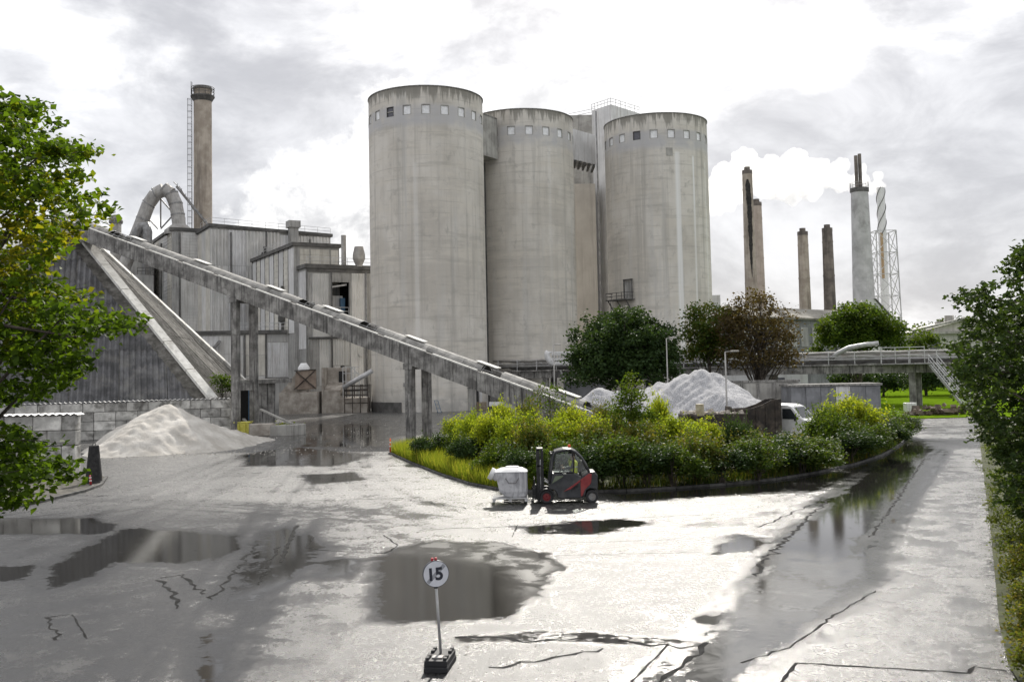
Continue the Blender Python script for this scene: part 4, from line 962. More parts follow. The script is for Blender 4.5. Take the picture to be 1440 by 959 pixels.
# ------------------------------------------------------------------ heaps
def heap(label, cat, name, peaks, mat, size, seed, res=90, rep=37):
    """peaks: (x, y, height, radius factor)"""
    cx = sum(p[0] for p in peaks) / len(peaks); cy = sum(p[1] for p in peaks) / len(peaks)
    g_ = np.linspace(-size, size, res); Xh, Yh = np.meshgrid(g_, g_); Z = np.full(Xh.shape, -1.0)
    r_ = np.random.default_rng(seed)
    for px_, py_, h_, sl in peaks:
        d = np.hypot(Xh - (px_ - cx), Yh - (py_ - cy)); an = np.arctan2(Yh - (py_ - cy), Xh - (px_ - cx))
        wob = 1 + .07 * np.sin(3 * an + seed) + .05 * np.sin(5 * an + 2 * seed) + .03 * np.sin(11 * an)
        Z = np.maximum(Z, h_ - np.sqrt((d * wob) ** 2 + .12) * sl * (1 - .10 * np.exp(-d)))
    for f_, a_ in ((.7, .10), (1.7, .05), (4, .035)):
        for k in range(5): th = r_.uniform(0, 6.28); Z += a_ / 2 * np.sin(f_ * 2 * (Xh * math.cos(th) + Yh * math.sin(th)) + r_.uniform(0, 6.28)) * np.clip(Z + .3, 0, 1)
    Z += r_.normal(0, .02, Z.shape); Z = np.maximum(Z, -.12)
    i2 = np.arange(res * res).reshape(res, res); qd = np.stack([i2[:-1, :-1], i2[:-1, 1:], i2[1:, 1:], i2[1:, :-1]], -1).reshape(-1, 4)
    keep = (Z.ravel()[qd].max(1) > -.1)
    o_ = fast_mesh(name, np.stack([Xh, Yh, Z], -1).reshape(-1, 3), qd[keep], mat, smooth=True); o_.location = (cx, cy, 0); return tag(o_, label, cat)
M_sand = pmat('crushed_lime', (.46, .435, .395), (.62, .595, .55), .8, .95, .9, 9, dirt=(.34, .31, .27), dscale=.6, dfac=.5)
sp = G(228, 650); pk = Vector((sp.x, 75, 0)); pk.x = ZG(232, 75).x
heap('pale sand heap against the long block wall', 'sand heap', 'sand_heap', [(pk.x, pk.y, 3.6, .60), (pk.x + .5, pk.y + .2, 3.35, .66), (ZG(278, 80).x, 80, 1.75, .33), (pk.x - .6, pk.y - .6, 3.2, .60)], M_sand, 9, 4, 120)
M_gravel = pmat('crushed_white_stone', (.26, .26, .27), (.54, .54, .555), 11.0, .95, .6, 20, dirt=(.20, .20, .21), dscale=7.0, dfac=.6)
hp = ZG(984, 85)
heap('large heap of pale grey gravel behind the rusty skip', 'gravel heap', 'gravel_heap', [(hp.x, 85, 5.3, .60), (hp.x - 1.2, 85.3, 5.0, .58), (hp.x + .9, 84.8, 4.95, .60), (ZG(930, 86).x, 86, 4.3, .56)], M_gravel, 11, 2, 130)
hp = ZG(842, 84)
heap('small heap of pale grey gravel by the foot of the conveyor', 'gravel heap', 'gravel_heap', [(hp.x, 84, 3.9, .62), (hp.x + 1.8, 84, 3.6, .62)], M_gravel, 8, 6, 90)
def scatter_stones(mb, n, region, smin, smax, seed):
    r_ = random.Random(seed)
    for k in range(n):
        p = region(r_); s = r_.uniform(smin, smax)
        if p is None: continue
        m_ = Matrix.Rotation(r_.uniform(0, 3), 3, 'Z') @ Matrix.Rotation(r_.uniform(0, 3), 3, 'X')
        mb.box(p + Vector((0, 0, s * .25)), (s, s * r_.uniform(.5, .9), s * r_.uniform(.4, .8)), M=m_)
mb = MB()
scatter_stones(mb, 700, lambda r_: Vector((pk.x + r_.gauss(2, 4.0), pk.y + r_.gauss(-4.3, 1.3), 0)), .02, .09, 5)
scatter_stones(mb, 160, lambda r_: G(r_.uniform(380, 560), r_.uniform(590, 640)), .03, .08, 6)
stuff(tag(mb.build('loose_grit', M_sand), 'loose pale grit scattered on the yard around the sand heap', 'grit'))
# ------------------------------------------------------------------ pipe bridge
pb0, pb1 = Vector((-3.0, 142.0, 0)), Vector((56.0, 112.0, 0)); bu = (pb1 - pb0).normalized(); bv = Vector((-bu.y, bu.x, 0)); BL = (pb1 - pb0).length
pbr = thing('pipe_bridge', 'concrete pipe bridge carrying pale pipes and handrails, crossing in front of the silos', 'bridge', (pb0.x, pb0.y, 0))
def BP(s, side=0.0, z=0.0): return pb0 + bu * s + bv * side + Vector((0, 0, z))
for k in range(7):
    mb = MB(); mb.bar(BP(BL * k / 7, 1.2, 4.55), BP(BL * (k + 1) / 7 - .05, 1.2, 4.55), 2.6, 1.0); mb.build('deck_beam', M_conc, pbr)
for k in range(7):
    mb = MB(); mb.bar(BP(BL * k / 7, -.22, 5.1), BP(BL * (k + 1) / 7 - .05, -.22, 5.1), .22, .22); mb.build('edge_beam', M_conc, pbr)
for side, z, r in ((.3, 6.55, .17), (.9, 5.75, .24), (1.7, 5.5, .3), (1.5, 6.45, .13), (2.2, 6.2, .2)):
    mb = MB(); mb.tube([BP(s, side, z + .03 * math.sin(s)) for s in np.linspace(0, BL, 24)], r, 9); mb.build('pipe', M_duct if z > 6 else M_steel, pbr, smooth=True)
for k in range(22):
    s = 1 + k * (BL - 2) / 21
    mb = MB(); mb.bar(BP(s, -.1, 5.05), BP(s, -.1, 6.7), .10, .10, up=(0, 1, 0)); mb.bar(BP(s, -.1, 6.35), BP(s, 2.3, 6.05), .12, .12); mb.bar(BP(s, 2.4, 5.05), BP(s, 2.4, 6.5), .1, .1, up=(0, 1, 0)); mb.build('pipe_rack', M_galv, pbr)
mb = MB()
for z in (5.75, 6.1): mb.tube([BP(0, -.15, z), BP(BL, -.15, z)], .045, 5)
mb.build('handrail', M_galv, pbr)
sC = (ZG(1280, 116.7).x - pb0.x) / bu.x
for s in (sC, sC - 17, sC - 33, sC - 48):
    for side in (.35, 2.05):
        mb = MB(); mb.box(BP(s + (.5 if side > 1 else 0), side, 2.03), (.75, .6, 4.06), math.atan2(bu.y, bu.x)); mb.build('bridge_column', M_conc, pbr, bevel=.04)
st0 = BP(sC + 2.4, -.9, 5.1); st1 = G(1382, 586)
st1 = Vector((ZG(1362, 107).x, 107, 0))
stair = MB(); sdv = (st1 - st0); sn = Vector((-sdv.y, sdv.x, 0)).normalized()
for s in (-.5, .5): stair.bar(st0 + sn * s, st1 + sn * s, .12, .34)
stair.build('stair_stringer', M_galv, pbr)
for k in range(20):
    mb = MB(); p = st0.lerp(st1, (k + .5) / 20); mb.bar(p - sn * .45, p + sn * .45, .3, .05); mb.build('stair_tread', M_galv, pbr)
mb = MB()
for s in (-.5, .5):
    for h_ in (.55, 1.05): mb.tube([st0 + sn * s + Vector((0, 0, h_)), st1 + sn * s + Vector((0, 0, h_))], .05, 5)
    for k in range(8): p = st0.lerp(st1, k / 7) + sn * s; mb.tube([p, p + Vector((0, 0, 1.05))], .045, 5)
mb.build('stair_railing', M_galv, pbr)
plat = MB(); a = BP(sC - 3.5, -1.2, 5.05); 
plat.bar(BP(sC - 3.2, -.9, 5.1), BP(sC + 2.5, -.9, 5.1), 1.3, .1); plat.build('landing', M_steel, pbr)
rail_run(pbr, [BP(sC - 3.2, -1.5, 5.15), BP(sC + 1.6, -1.5, 5.15)], 1.9, 1.2, .05, 'landing_railing')
# curved pale pipe rising from the bridge
mb = MB(); mb.tube([BP(sC - 9.2, .2, 5.9), BP(sC - 8.3, .2, 6.6), BP(sC - 7, .2, 7.2), BP(sC - 5.2, .2, 7.5), BP(sC - 3.6, .2, 7.65)], .28, 10); mb.build('bent_pipe', M_galv, pbr, smooth=True)
# white bend with ladder frame in front of the middle silo
wb = [P(x, y, 134.5) for x, y in ((771, 494), (769, 498), (770, 503), (773, 508), (778, 513))]
mb = MB(); mb.tube(wb, .42, 10); mb.build('white_bend', M_whitepaint, pbr, smooth=True)
mb = MB(); mb.tube([P(772, 495, 134.5), P(812, 496, 132)], .10, 6); mb.tube([P(778, 512, 134.5), P(815, 509, 132)], .28, 8)
for k in range(9): mb.bar(P(776 + k * 4.2, 496, 134 - k * .25), P(779 + k * 4.2, 507, 134 - k * .25), .14, .14); mb.bar(P(779 + k * 4.2, 496, 134 - k * .25), P(776 + k * 4.2, 507, 134 - k * .25), .14, .14)
mb.build('lattice_frame', M_whitepaint, pbr)
mb = MB()
for s in (0, .9): mb.bar(P(788, 522, 131.5) + Vector((0, s, 0)), P(797, 539, 129) + Vector((0, s, 0)), .12, .3)
for k in range(9): p = P(788, 522, 131.5).lerp(P(797, 539, 129), k / 8); mb.bar(p, p + Vector((0, .9, 0)), .25, .05)
mb.build('steel_stair', M_steel, pbr)

# ------------------------------------------------------------------ distant works on the right
def far_chimney(label, px, d, ytop, r0, r1, mat, cap=True, grp=None):
    root, c, z = chimney(label, px, d, ytop + 4, r0, r1, mat, group=grp)
    if cap:
        mb = MB(); mb.lathe([(r1 * 1.04, z - 1.0), (r1 * 1.04, z), (r1 * .6, z + .05), (r1 * .6, z + .9), (r1 * .45, z + .9), (r1 * .45, z)], c, 20); mb.build('cap', M_dark_ch, root)
    for k in range(4): mb = MB(); zz = z * (.25 + .22 * k); rr = r0 + (r1 - r0) * zz / z; mb.lathe([(rr, zz - .2), (rr + .06, zz - .2), (rr + .06, zz + .2), (rr, zz + .2)], c, 20); mb.build('band', mat, root)
    return root, c, z
M_sootflame = pmat('soot_stain', (.02, .02, .02), (.05, .045, .04), 2, .9, .2)
r_, c_, z_ = far_chimney('tallest brown brick chimney with a black soot stain, behind the brown tree', 1050.5, 250, 236, 1.75, 1.25, M_brick_ch)
mb = MB()
vs = []
for k in range(80):
    zz = z_ - 2.5 - k * .32; rr = 1.25 + .5 * (1 - zz / z_) + .085; f_ = k / 80; a0 = -1.80 + .10 * math.sin(f_ * 5) + .35 * f_; wd_a = (.50 - .22 * f_ + .05 * math.sin(k * .5) + .03 * math.sin(k * 1.7)) * (1 - f_ ** 4) * min(1, k / 8 + .3)
    for j in range(5): a_ = a0 + wd_a * (j / 2 - 1); vs.append((c_.x + rr * math.cos(a_), c_.y + rr * math.sin(a_), zz))
mb.add(vs, [(5 * k + j, 5 * k + j + 1, 5 * k + j + 6, 5 * k + j + 5) for k in range(79) for j in range(4)])
mb.build('soot_stain', M_sootflame, r_)
far_chimney('peach coloured brick chimney close behind the soot stained one', 1063.5, 262, 281, 1.75, 1.35, M_pale_ch)
far_chimney('brown chimney with a dark top, standing behind the long hall roof', 1128.5, 255, 322, 1.7, 1.3, M_brick_ch)
far_chimney('dark sooty chimney standing behind the long hall roof', 1163, 255, 317, 1.75, 1.3, M_dark_ch)
r_, c_, z_ = chimney('thick pale concrete chimney with two flue pipes on top', 1208.5, 230, 268, 2.9, 1.95, pmat('pale_stack', (.42, .42, .42), (.56, .56, .56), .4, .85, .3, 8, dirt=(.20, .195, .19), dscale=.22, dfac=.7))
mb = MB(); mb.lathe([(1.95, z_ - .5), (2.15, z_ - .4), (2.15, z_ + .5), (1.6, z_ + .5)], c_, 24); mb.build('collar', M_trim, r_)
for s in (-.55, .35): mb = MB(); mb.tube([(c_.x + s, c_.y, z_), (c_.x + s, c_.y, z_ + (8.3 if s < 0 else 8.7))], .42, 10); mb.build('flue_pipe', M_dark_ch, r_)
rail_run(r_, [(c_.x + 2.1 * math.cos(k * math.pi / 8), c_.y + 2.1 * math.sin(k * math.pi / 8), z_ + .5) for k in range(17)], 1.3, .8, .04)
# spiral-straked stack in its lattice tower
r_, c_, z_ = chimney('thin white stack with spiral strakes in a lattice tower', 1238, 236, 264, .95, .95, M_whitepaint)
mb = MB()
zz = P(1241, 330, 236).z
for ph in (0, 2.1, 4.2):
    ps = [(c_.x + 1.02 * math.cos(ph + s * 6.5), c_.y + 1.02 * math.sin(ph + s * 6.5), zz + (z_ - zz) * s) for s in np.linspace(0, 1, 40)]; mb.tube(ps, .10, 4)
mb.build('strake', M_trim, r_)
zr0, zr1 = P(1241, 392, 236).z, P(1241, 328, 236).z
mb = MB(); mb.lathe([(.97, zr0), (.97, zr1)], c_, 10, -2.5, -1.8); mb.build('rust_streak', pmat('orange_rust', (.42, .29, .17), (.52, .38, .24), 1, .8, .1), r_)
lt = MB(); zt2 = P(1241, 326, 236).z
for k in range(7):
    za, zb_ = zt2 * k / 7, zt2 * (k + 1) / 7; wa, wb_ = 2.9 - .5 * k / 7, 2.9 - .5 * (k + 1) / 7
    cs = [(-1, -1), (1, -1), (1, 1), (-1, 1)]
    for i in range(4):
        a = Vector((c_.x + cs[i][0] * wa, c_.y + cs[i][1] * wa, za)); b_ = Vector((c_.x + cs[i][0] * wb_, c_.y + cs[i][1] * wb_, zb_)); j = (i + 1) % 4
        d_ = Vector((c_.x + cs[j][0] * wb_, c_.y + cs[j][1] * wb_, zb_)); e_ = Vector((c_.x + cs[j][0] * wa, c_.y + cs[j][1] * wa, za))
        lt.bar(a, b_, .22, .22); lt.bar(a, d_, .12, .12); lt.bar(e_, b_, .12, .12); lt.bar(b_, d_, .16, .16)
lt.build('lattice_tower', M_galv, r_)
# long hall and white gable
lh = thing('long_hall', 'long grey industrial hall with a shallow mossy roof, below the chimneys', 'building', ZG(1150, 200))
a, b_ = P(1060, 440, 190), P(1236, 415, 222)
d_ = (b_ - a); d_.z = 0; L = d_.length; d_.normalize(); zE = 14.5
n_ = Vector((-d_.y, d_.x, 0)); o_ = Vector((a.x, a.y, 0)) - d_ * 8
mb = MB(); block(mb, o_, o_ + d_ * (L + 8), 16, 0, zE); mb.build('wall', pmat('hall_wall', (.14, .145, .15), (.24, .245, .25), .4, .8, .2, 8, streak=(.09, .09, .09), sfac=.6), lh)
e = [o_ - n_ * .5 + Vector((0, 0, zE)), o_ + d_ * (L + 8) - n_ * .5 + Vector((0, 0, zE)), o_ + d_ * (L + 8) + n_ * 8 + Vector((0, 0, zE + 2.6)), o_ + n_ * 8 + Vector((0, 0, zE + 2.6)), o_ + d_ * (L + 8) + n_ * 16.5 + Vector((0, 0, zE)), o_ + n_ * 16.5 + Vector((0, 0, zE))]
mb = MB(); mb.add(e + [p - Vector((0, 0, .4)) for p in e], [(0, 1, 2, 3), (3, 2, 4, 5), (6, 7, 1, 0), (7, 8, 2, 1), (8, 10, 4, 2)]); mb.build('roof', pmat('mossy_slate', (.15, .14, .12), (.26, .25, .22), .8, .9, .4, 8), lh)
for k in range(9):
    mb = MB(); p = o_ + d_ * (3 + k * 4.2) - n_ * .06; mb.extr([(0, 8.6), (2.6, 8.6), (2.6, 12.6), (0, 12.6)], p, d_, (0, 0, 1), .05); mb.build('wall_panel', M_clad_d, lh)
mb = MB(); p = o_ + d_ * (L + 8 - 12) - n_ * .08; mb.extr([(0, 3), (4.5, 3), (4.5, 13.4), (0, 13.4)], p, d_, (0, 0, 1), .1); mb.build('pale_panel', M_clad_w, lh)
wg = thing('white_gable_building', 'white gable end building beside the lattice tower', 'building', ZG(1240, 215))
a, b_ = P(1231, 418, 214), P(1252, 438, 216)
mb = MB(); q0 = [Vector((a.x - 3, 214, 0)), Vector((b_.x, 216, 0)), Vector((b_.x, 216, P(1252, 447, 216).z)), Vector((a.x, 214, P(1231, 421, 214).z)), Vector((a.x - 3, 214, P(1231, 421, 214).z))]
mb.add(q0 + [p + Vector((3, 10, 0)) for p in q0], [(0, 1, 2, 3, 4), (9, 8, 7, 6, 5)] + [(i, (i + 1) % 5, (i + 1) % 5 + 5, i + 5) for i in range(5)]); mb.build('wall', M_clad_w, wg)
mb = MB(); mb.bar(q0[3] + Vector((-.2, -.1, .15)), q0[2] + Vector((.2, -.1, .15)), .5, .25); mb.build('roof_edge', M_trim, wg)
# small white block right of the silos
o_ = block(MB(), P(1000, 420, 185), P(1013, 420, 185), 6, 0, P(1006, 415, 185).z).build('white_block_building', M_clad_w); tag(o_, 'small white block peeping out behind the streaked silo', 'building')
# classical building
cbp = ZG(1335, 215); cb = thing('classical_building', 'pale classical building with a pediment and an arched window, beyond the bridge', 'building', cbp)
def zz_(px, py): return P(px, py, 215).z
xa, xb = ZG(1290, 215).x, ZG(1430, 215).x; ze = zz_(1320, 470); zp = zz_(1362, 449); xm = ZG(1362, 215).x
mb = MB(); block(mb, (xa, 215), (xb, 215), 14, 0, ze); mb.build('wall', pmat('pale_stucco', (.45, .44, .42), (.56, .55, .53), .5, .85, .15, 9), cb)
mb = MB(); mb.extr([(xa, ze + .5), (xb, ze + .5), (xm, zp)], (0, 215.2, 0), (1, 0, 0), (0, 0, 1), -14); mb.build('pediment', M_clad_c, cb)
mb = MB(); mb.bar((xa - .6, 214.6, ze + .3), (xb + .6, 214.6, ze + .3), 1.2, .55); mb.bar((xa - .8, 214.6, ze + .8), (xm, 214.6, zp + .3), 1.2, .5); mb.bar((xb + .8, 214.6, ze + .8), (xm, 214.6, zp + .3), 1.2, .5); mb.build('cornice', M_conc2, cb)
xw = ZG(1316, 215).x; mb = MB(); z0 = zz_(1316, 492); rr = 1.15
mb.extr([(-rr, 0), (rr, 0)] + [(rr * math.cos(a), 3 + rr * math.sin(a)) for a in np.linspace(0, math.pi, 12)], (xw, 214.95, z0 - 1.6), (1, 0, 0), (0, 0, 1), .12); mb.build('arched_window', M_wind, cb)
for px, py in ((1340, 449), (1326, 458)):
    x = ZG(px, 220).x; mb = MB(); mb.box((x, 221, zz_(px, py) - .5), (1.6, 1.2, 3.2)); mb.build('chimney_stack', M_conc2, cb)

# ------------------------------------------------------------------ steam from the straked stack
def steam(label, pts, seed, dens=.2):
    """chain of cauliflower puffs merged into one closed skin, filled with thin white vapour"""
    r_ = random.Random(seed); bm = bmesh.new()
    for (px, py, d, rad) in pts:
        c = P(px, py, d)
        for k in range(7):
            q = c + Vector((r_.gauss(0, .55), r_.gauss(0, .5), r_.gauss(0, .45))) * rad
            rr = rad * r_.uniform(.35, .75)
            bmesh.ops.create_icosphere(bm, subdivisions=2, radius=rr, matrix=Matrix.Translation(q))
    me = bpy.data.meshes.new('steam_plume'); bm.to_mesh(me); bm.free()
    o_ = bpy.data.objects.new('steam_plume', me); col.objects.link(o_)
    rm = o_.modifiers.new('remesh', 'REMESH'); rm.mode = 'VOXEL'; rm.voxel_size = .55
    tx = bpy.data.textures.new('puff', 'CLOUDS'); tx.noise_scale = 2.2; tx.noise_depth = 4
    dm = o_.modifiers.new('displace', 'DISPLACE'); dm.texture = tx; dm.strength = 2.4; dm.mid_level = .5
    tx2 = bpy.data.textures.new('puff_fine', 'CLOUDS'); tx2.noise_scale = .8; tx2.noise_depth = 3
    dm = o_.modifiers.new('displace_fine', 'DISPLACE'); dm.texture = tx2; dm.strength = 1.0; dm.mid_level = .5
    m = bpy.data.materials.new('steam'); m.use_nodes = True; m.node_tree.nodes.clear(); t = NT(m.node_tree)
    v = t.n('ShaderNodeVolumePrincipled'); v.inputs['Color'].default_value = (1, 1, 1, 1); v.inputs['Density'].default_value = dens; v.inputs['Anisotropy'].default_value = .62
    t.link(v.outputs[0], t.n('ShaderNodeOutputMaterial').inputs['Volume']); me.materials.append(m)
    return stuff(tag(o_, label, 'steam'))
steam('white steam plume drifting from the straked stack across the chimneys', [(1239, 262, 236, 1.0), (1232, 259, 236, 1.3), (1222, 254, 237, 1.7), (1208, 252, 238, 2.2), (1192, 258, 241, 2.9), (1176, 258, 244, 3.3), (1158, 252, 248, 3.8), (1140, 250, 252, 4.2), (1120, 247, 257, 4.8), (1100, 243, 262, 5.3), (1080, 244, 268, 5.6), (1058, 244, 274, 5.8), (1040, 248, 278, 6.0), (1022, 262, 282, 5.6), (1005, 282, 285, 5.0)], 3)
# ------------------------------------------------------------------ vegetation
L_green = leafmat('leaf_green', (.020, .042, .008), (.043, .080, .012), (.10, .14, .018))
L_dark = leafmat('leaf_dark_green', (.017, .035, .013), (.033, .061, .02), (.062, .10, .026), .3)
L_maple = leafmat('leaf_maple', (.018, .040, .006), (.062, .112, .010), (.30, .27, .02), .55)
L_alder = leafmat('leaf_alder', (.018, .036, .011), (.038, .066, .017), (.085, .12, .025), .35)
L_brown = leafmat('leaf_brown', (.042, .031, .018), (.075, .056, .027), (.09, .085, .026), .35)
L_yellow = leafmat('leaf_yellow_green', (.075, .12, .012), (.15, .205, .02), (.26, .28, .03), .6)
L_mixed = leafmat('leaf_mixed', (.024, .046, .011), (.054, .094, .017), (.15, .13, .03), .4)
L_hedge = leafmat('leaf_hedge', (.04, .07, .014), (.09, .12, .02), (.19, .15, .04), .4)
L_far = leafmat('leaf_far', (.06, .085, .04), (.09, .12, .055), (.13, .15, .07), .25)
def leaf_verts(c, size, r_, droop=.0, flat=.35):
    """one folded leaf of six corners for each centre"""
    n = len(c); a = r_.uniform(0, 2 * np.pi, n)
    nrm = np.stack([r_.normal(0, 1, n), r_.normal(0, 1, n), np.abs(r_.normal(0, 1, n)) + flat], 1); nrm /= np.linalg.norm(nrm, axis=1)[:, None]
    d = np.stack([np.cos(a), np.sin(a), r_.normal(-droop, .35, n)], 1); d -= nrm * (d * nrm).sum(1)[:, None]; d /= np.linalg.norm(d, axis=1)[:, None]
    s = np.cross(nrm, d); sz = (size * r_.uniform(.65, 1.3, n))[:, None]
    b = c - d * sz * .5; tip = c + d * sz * .5
    m1 = c - d * sz * .12; up = nrm * sz * .12
    return np.stack([b, m1 + s * sz * .36 + up, tip, m1 - s * sz * .36 + up], 1).reshape(-1, 3)
def leaves(name, c, size, mat, parent, seed, tint, flat=.35, droop=.1):
    r_ = np.random.default_rng(seed); v = leaf_verts(c, size, r_, droop, flat); n = len(c); k = np.arange(n) * 4
    tris = np.concatenate([np.stack([k, k + 1, k + 2], 1), np.stack([k, k + 2, k + 3], 1)])
    return fast_mesh(name, v, tris, mat, parent, {'tint': np.repeat(np.clip(tint, 0, 1), 4)})
def clumps(cent, n_each, spread, r_, flatten=.7):
    c = np.repeat(cent, n_each, 0); q = r_.normal(0, 1, c.shape) * spread; q[:, 2] *= flatten
    tb = np.repeat(r_.uniform(0, 1, len(cent)), n_each)
    return c + q, tb
def limbs(mb, base, top, cents, r0, r_, nl=14, tw=.03):
    """trunk with bends and limbs that reach for the clumps"""
    base, top = Vector(base), Vector(top); N = 6; tr = []
    for k in range(N + 1): s = k / N; tr.append(base.lerp(top, s) + Vector((r_.normal(0, .05), r_.normal(0, .05), 0)) * (top - base).length * .12 * (s > 0))
    mb.tube(tr, [r0 * (1.25 if k == 0 else 1 - .75 * k / N) for k in range(N + 1)], 8)
    for i in r_.choice(len(cents), min(nl, len(cents)), replace=False):
        e = Vector(cents[i]); k = int(r_.integers(1, N)); s = tr[k]
        mid = s.lerp(e, .5) + Vector((r_.normal(0, .3), r_.normal(0, .3), r_.normal(.2, .25))) * (e - s).length * .15
        mb.tube([s, mid, e], [r0 * .32, r0 * .18, tw], 5)
def crown_pts(n, c, rad, r_, inner=.45):
    d = r_.normal(0, 1, (n, 3)); d /= np.linalg.norm(d, axis=1)[:, None]
    d[:, 2] = np.where(d[:, 2] < -.55, -d[:, 2] * .3, d[:, 2])
    rr = inner + (1 - inner) * r_.uniform(0, 1, n) ** .6
    # lumpy outline
    th = np.arctan2(d[:, 1], d[:, 0]); lump = 1 + .13 * np.sin(3 * th + c[0]) * np.cos(2 * d[:, 2] * 2 + c[1]) + .08 * np.sin(7 * th + 5 * d[:, 2])
    return np.array(c) + d * (rr * lump)[:, None] * np.array(rad)
def tree(name, label, base, lobes, nclump, nleaf, spread, lsize, mat, seed, trunk=.3, tb=.35, group=None, cat='tree', nl=16, tw=.03):
    """lobes: (centre, radii) ellipsoids that make up the crown; world coordinates"""
    r_ = np.random.default_rng(seed); base = Vector(base); root = thing(name, label, cat, base, group); o3 = np.array(base)
    wts = np.array([np.prod(l[1]) ** .67 for l in lobes]); wts /= wts.sum(); cents = []
    for (c, rad), w_ in zip(lobes, wts): cents.append(crown_pts(max(3, int(nclump * w_)), c, rad, r_))
    cents = np.concatenate(cents); pts, tone = clumps(cents, nleaf, spread, r_)
    top = Vector(np.mean([l[0] for l in lobes], 0)); zt_ = max(l[0][2] + l[1][2] for l in lobes); top.z = top.z * .6 + zt_ * .4
    mb = MB(); limbs(mb, base, top, cents, trunk, r_, nl, tw); mb.build('trunk', M_bark, root, smooth=True)
    tint = .25 * tone + .35 * r_.uniform(0, 1, len(pts)) + tb - .1
    stuff(leaves('crown', pts - o3, lsize, mat, root, seed + 1, tint))
    return root
def lobe(px, py, d, rx, rz, ry=None):
    p = P(px, py, d); return ((p.x, p.y, p.z), (rx, ry or rx, rz))

# middle distance trees
tree('round_tree', 'dense dark green round tree in front of the streaked silo', ZG(875, 104), [lobe(875, 487, 104, 5.6, 3.9), lobe(842, 500, 104, 3.5, 3.0), lobe(915, 497, 105, 3.3, 3.0), lobe(872, 466, 104, 4.0, 2.4), lobe(870, 512, 103, 5.4, 2.6), lobe(850, 528, 102, 4.2, 2.2), lobe(905, 528, 102, 4.2, 2.2)], 560, 60, .42, .34, L_dark, 11, .32, .3)
tree('chestnut_tree', 'green and brown leaved tree at the foot of the streaked silo', ZG(1000, 110), [lobe(1002, 455, 110, 2.8, 2.2), lobe(985, 475, 110, 2.2, 2.4), lobe(1012, 485, 110, 2.6, 2.2), lobe(978, 440, 110, 1.2, 1.0), lobe(990, 500, 110, 2.4, 1.6)], 190, 36, .42, .34, L_mixed, 12, .25, .4)
tree('brown_tree', 'brown autumn tree with bare twigs showing through its crown', ZG(1066, 106), [lobe(1066, 462, 106, 4.0, 3.6), lobe(1040, 478, 106, 2.6, 2.6), lobe(1098, 480, 106, 2.4, 2.6), lobe(1062, 430, 106, 2.4, 1.8), lobe(1060, 505, 106, 4.2, 1.8), lobe(1030, 455, 106, 2.4, 2.0), lobe(1108, 505, 106, 1.8, 1.6)], 400, 20, .42, .30, L_brown, 13, .38, .35, nl=90, tw=.025)
tree('maple_tree', 'full green tree behind the pipe bridge, in front of the long hall', ZG(1208, 132), [lobe(1208, 468, 132, 5.4, 3.6), lobe(1180, 480, 132, 3.4, 2.6), lobe(1240, 478, 132, 3.4, 2.8), lobe(1205, 447, 132, 3.2, 1.8)], 300, 55, .5, .40, L_green, 14, .35, .45)
tree('small_tree', 'small pale green tree in front of the classical building', ZG(1300, 150), [lobe(1298, 482, 150, 2.6, 2.0), lobe(1288, 492, 150, 2.0, 1.8)], 70, 40, .4, .34, L_green, 15, .16, .5)
for k, (px, d, py, rx, rz) in enumerate(((1195, 140, 535, 3.2, 2.0), (1240, 150, 536, 3.6, 2.2), (1300, 150, 534, 3.8, 2.6), (1345, 150, 532, 3.8, 2.8), (1400, 150, 530, 4, 3))):
    tree('park_tree', 'low dark tree in the shade under the pipe bridge, on the lawn', ZG(px, d), [lobe(px, py, d, rx, rz), lobe(px + 8, py + 4, d, rx * .8, rz * .7)], 90, 34, .5, .42, L_dark, 30 + k, .2, .25, 'trees shading the lawn')
# distant wooded rise
M_hill = pmat('wooded_rise', (.05, .075, .03), (.09, .12, .05), .08, .95, .5, 2)
mb = MB(); hx = np.linspace(275, 800, 40); vs = []
for x in hx:
    z = 8 + 14 * math.exp(-((x - 420) / 120) ** 2) + 3 * math.sin(x * .05)
    vs += [(x, 620, -2), (x, 700, z), (x, 900, z * 1.15)]
mb.add(vs, [(3 * i + j, 3 * i + 3 + j, 3 * i + 4 + j, 3 * i + 1 + j) for i in range(len(hx) - 1) for j in (0, 1)]); struct(mb.build('hill', M_hill, smooth=True))
for k, (px, py, d) in enumerate(((1268, 470, 420), (1283, 474, 410), (1258, 476, 430), (1296, 468, 400), (1312, 465, 420), (1326, 463, 430), (1340, 466, 420), (1275, 482, 380), (1352, 458, 430), (1376, 460, 430))):
    p = P(px, py, d); rz = 5.0 + (k % 3); tree('distant_tree', 'hazy green tree on the far wooded rise', ZG(px, d), [((p.x, p.y, p.z - rz * .5), (5.5, 5.5, rz)), ((p.x, p.y, p.z - rz * 1.8), (6, 5, rz))], 60, 22, 1.2, 1.3, L_far, 60 + k, .5, .4, 'trees on the far rise')

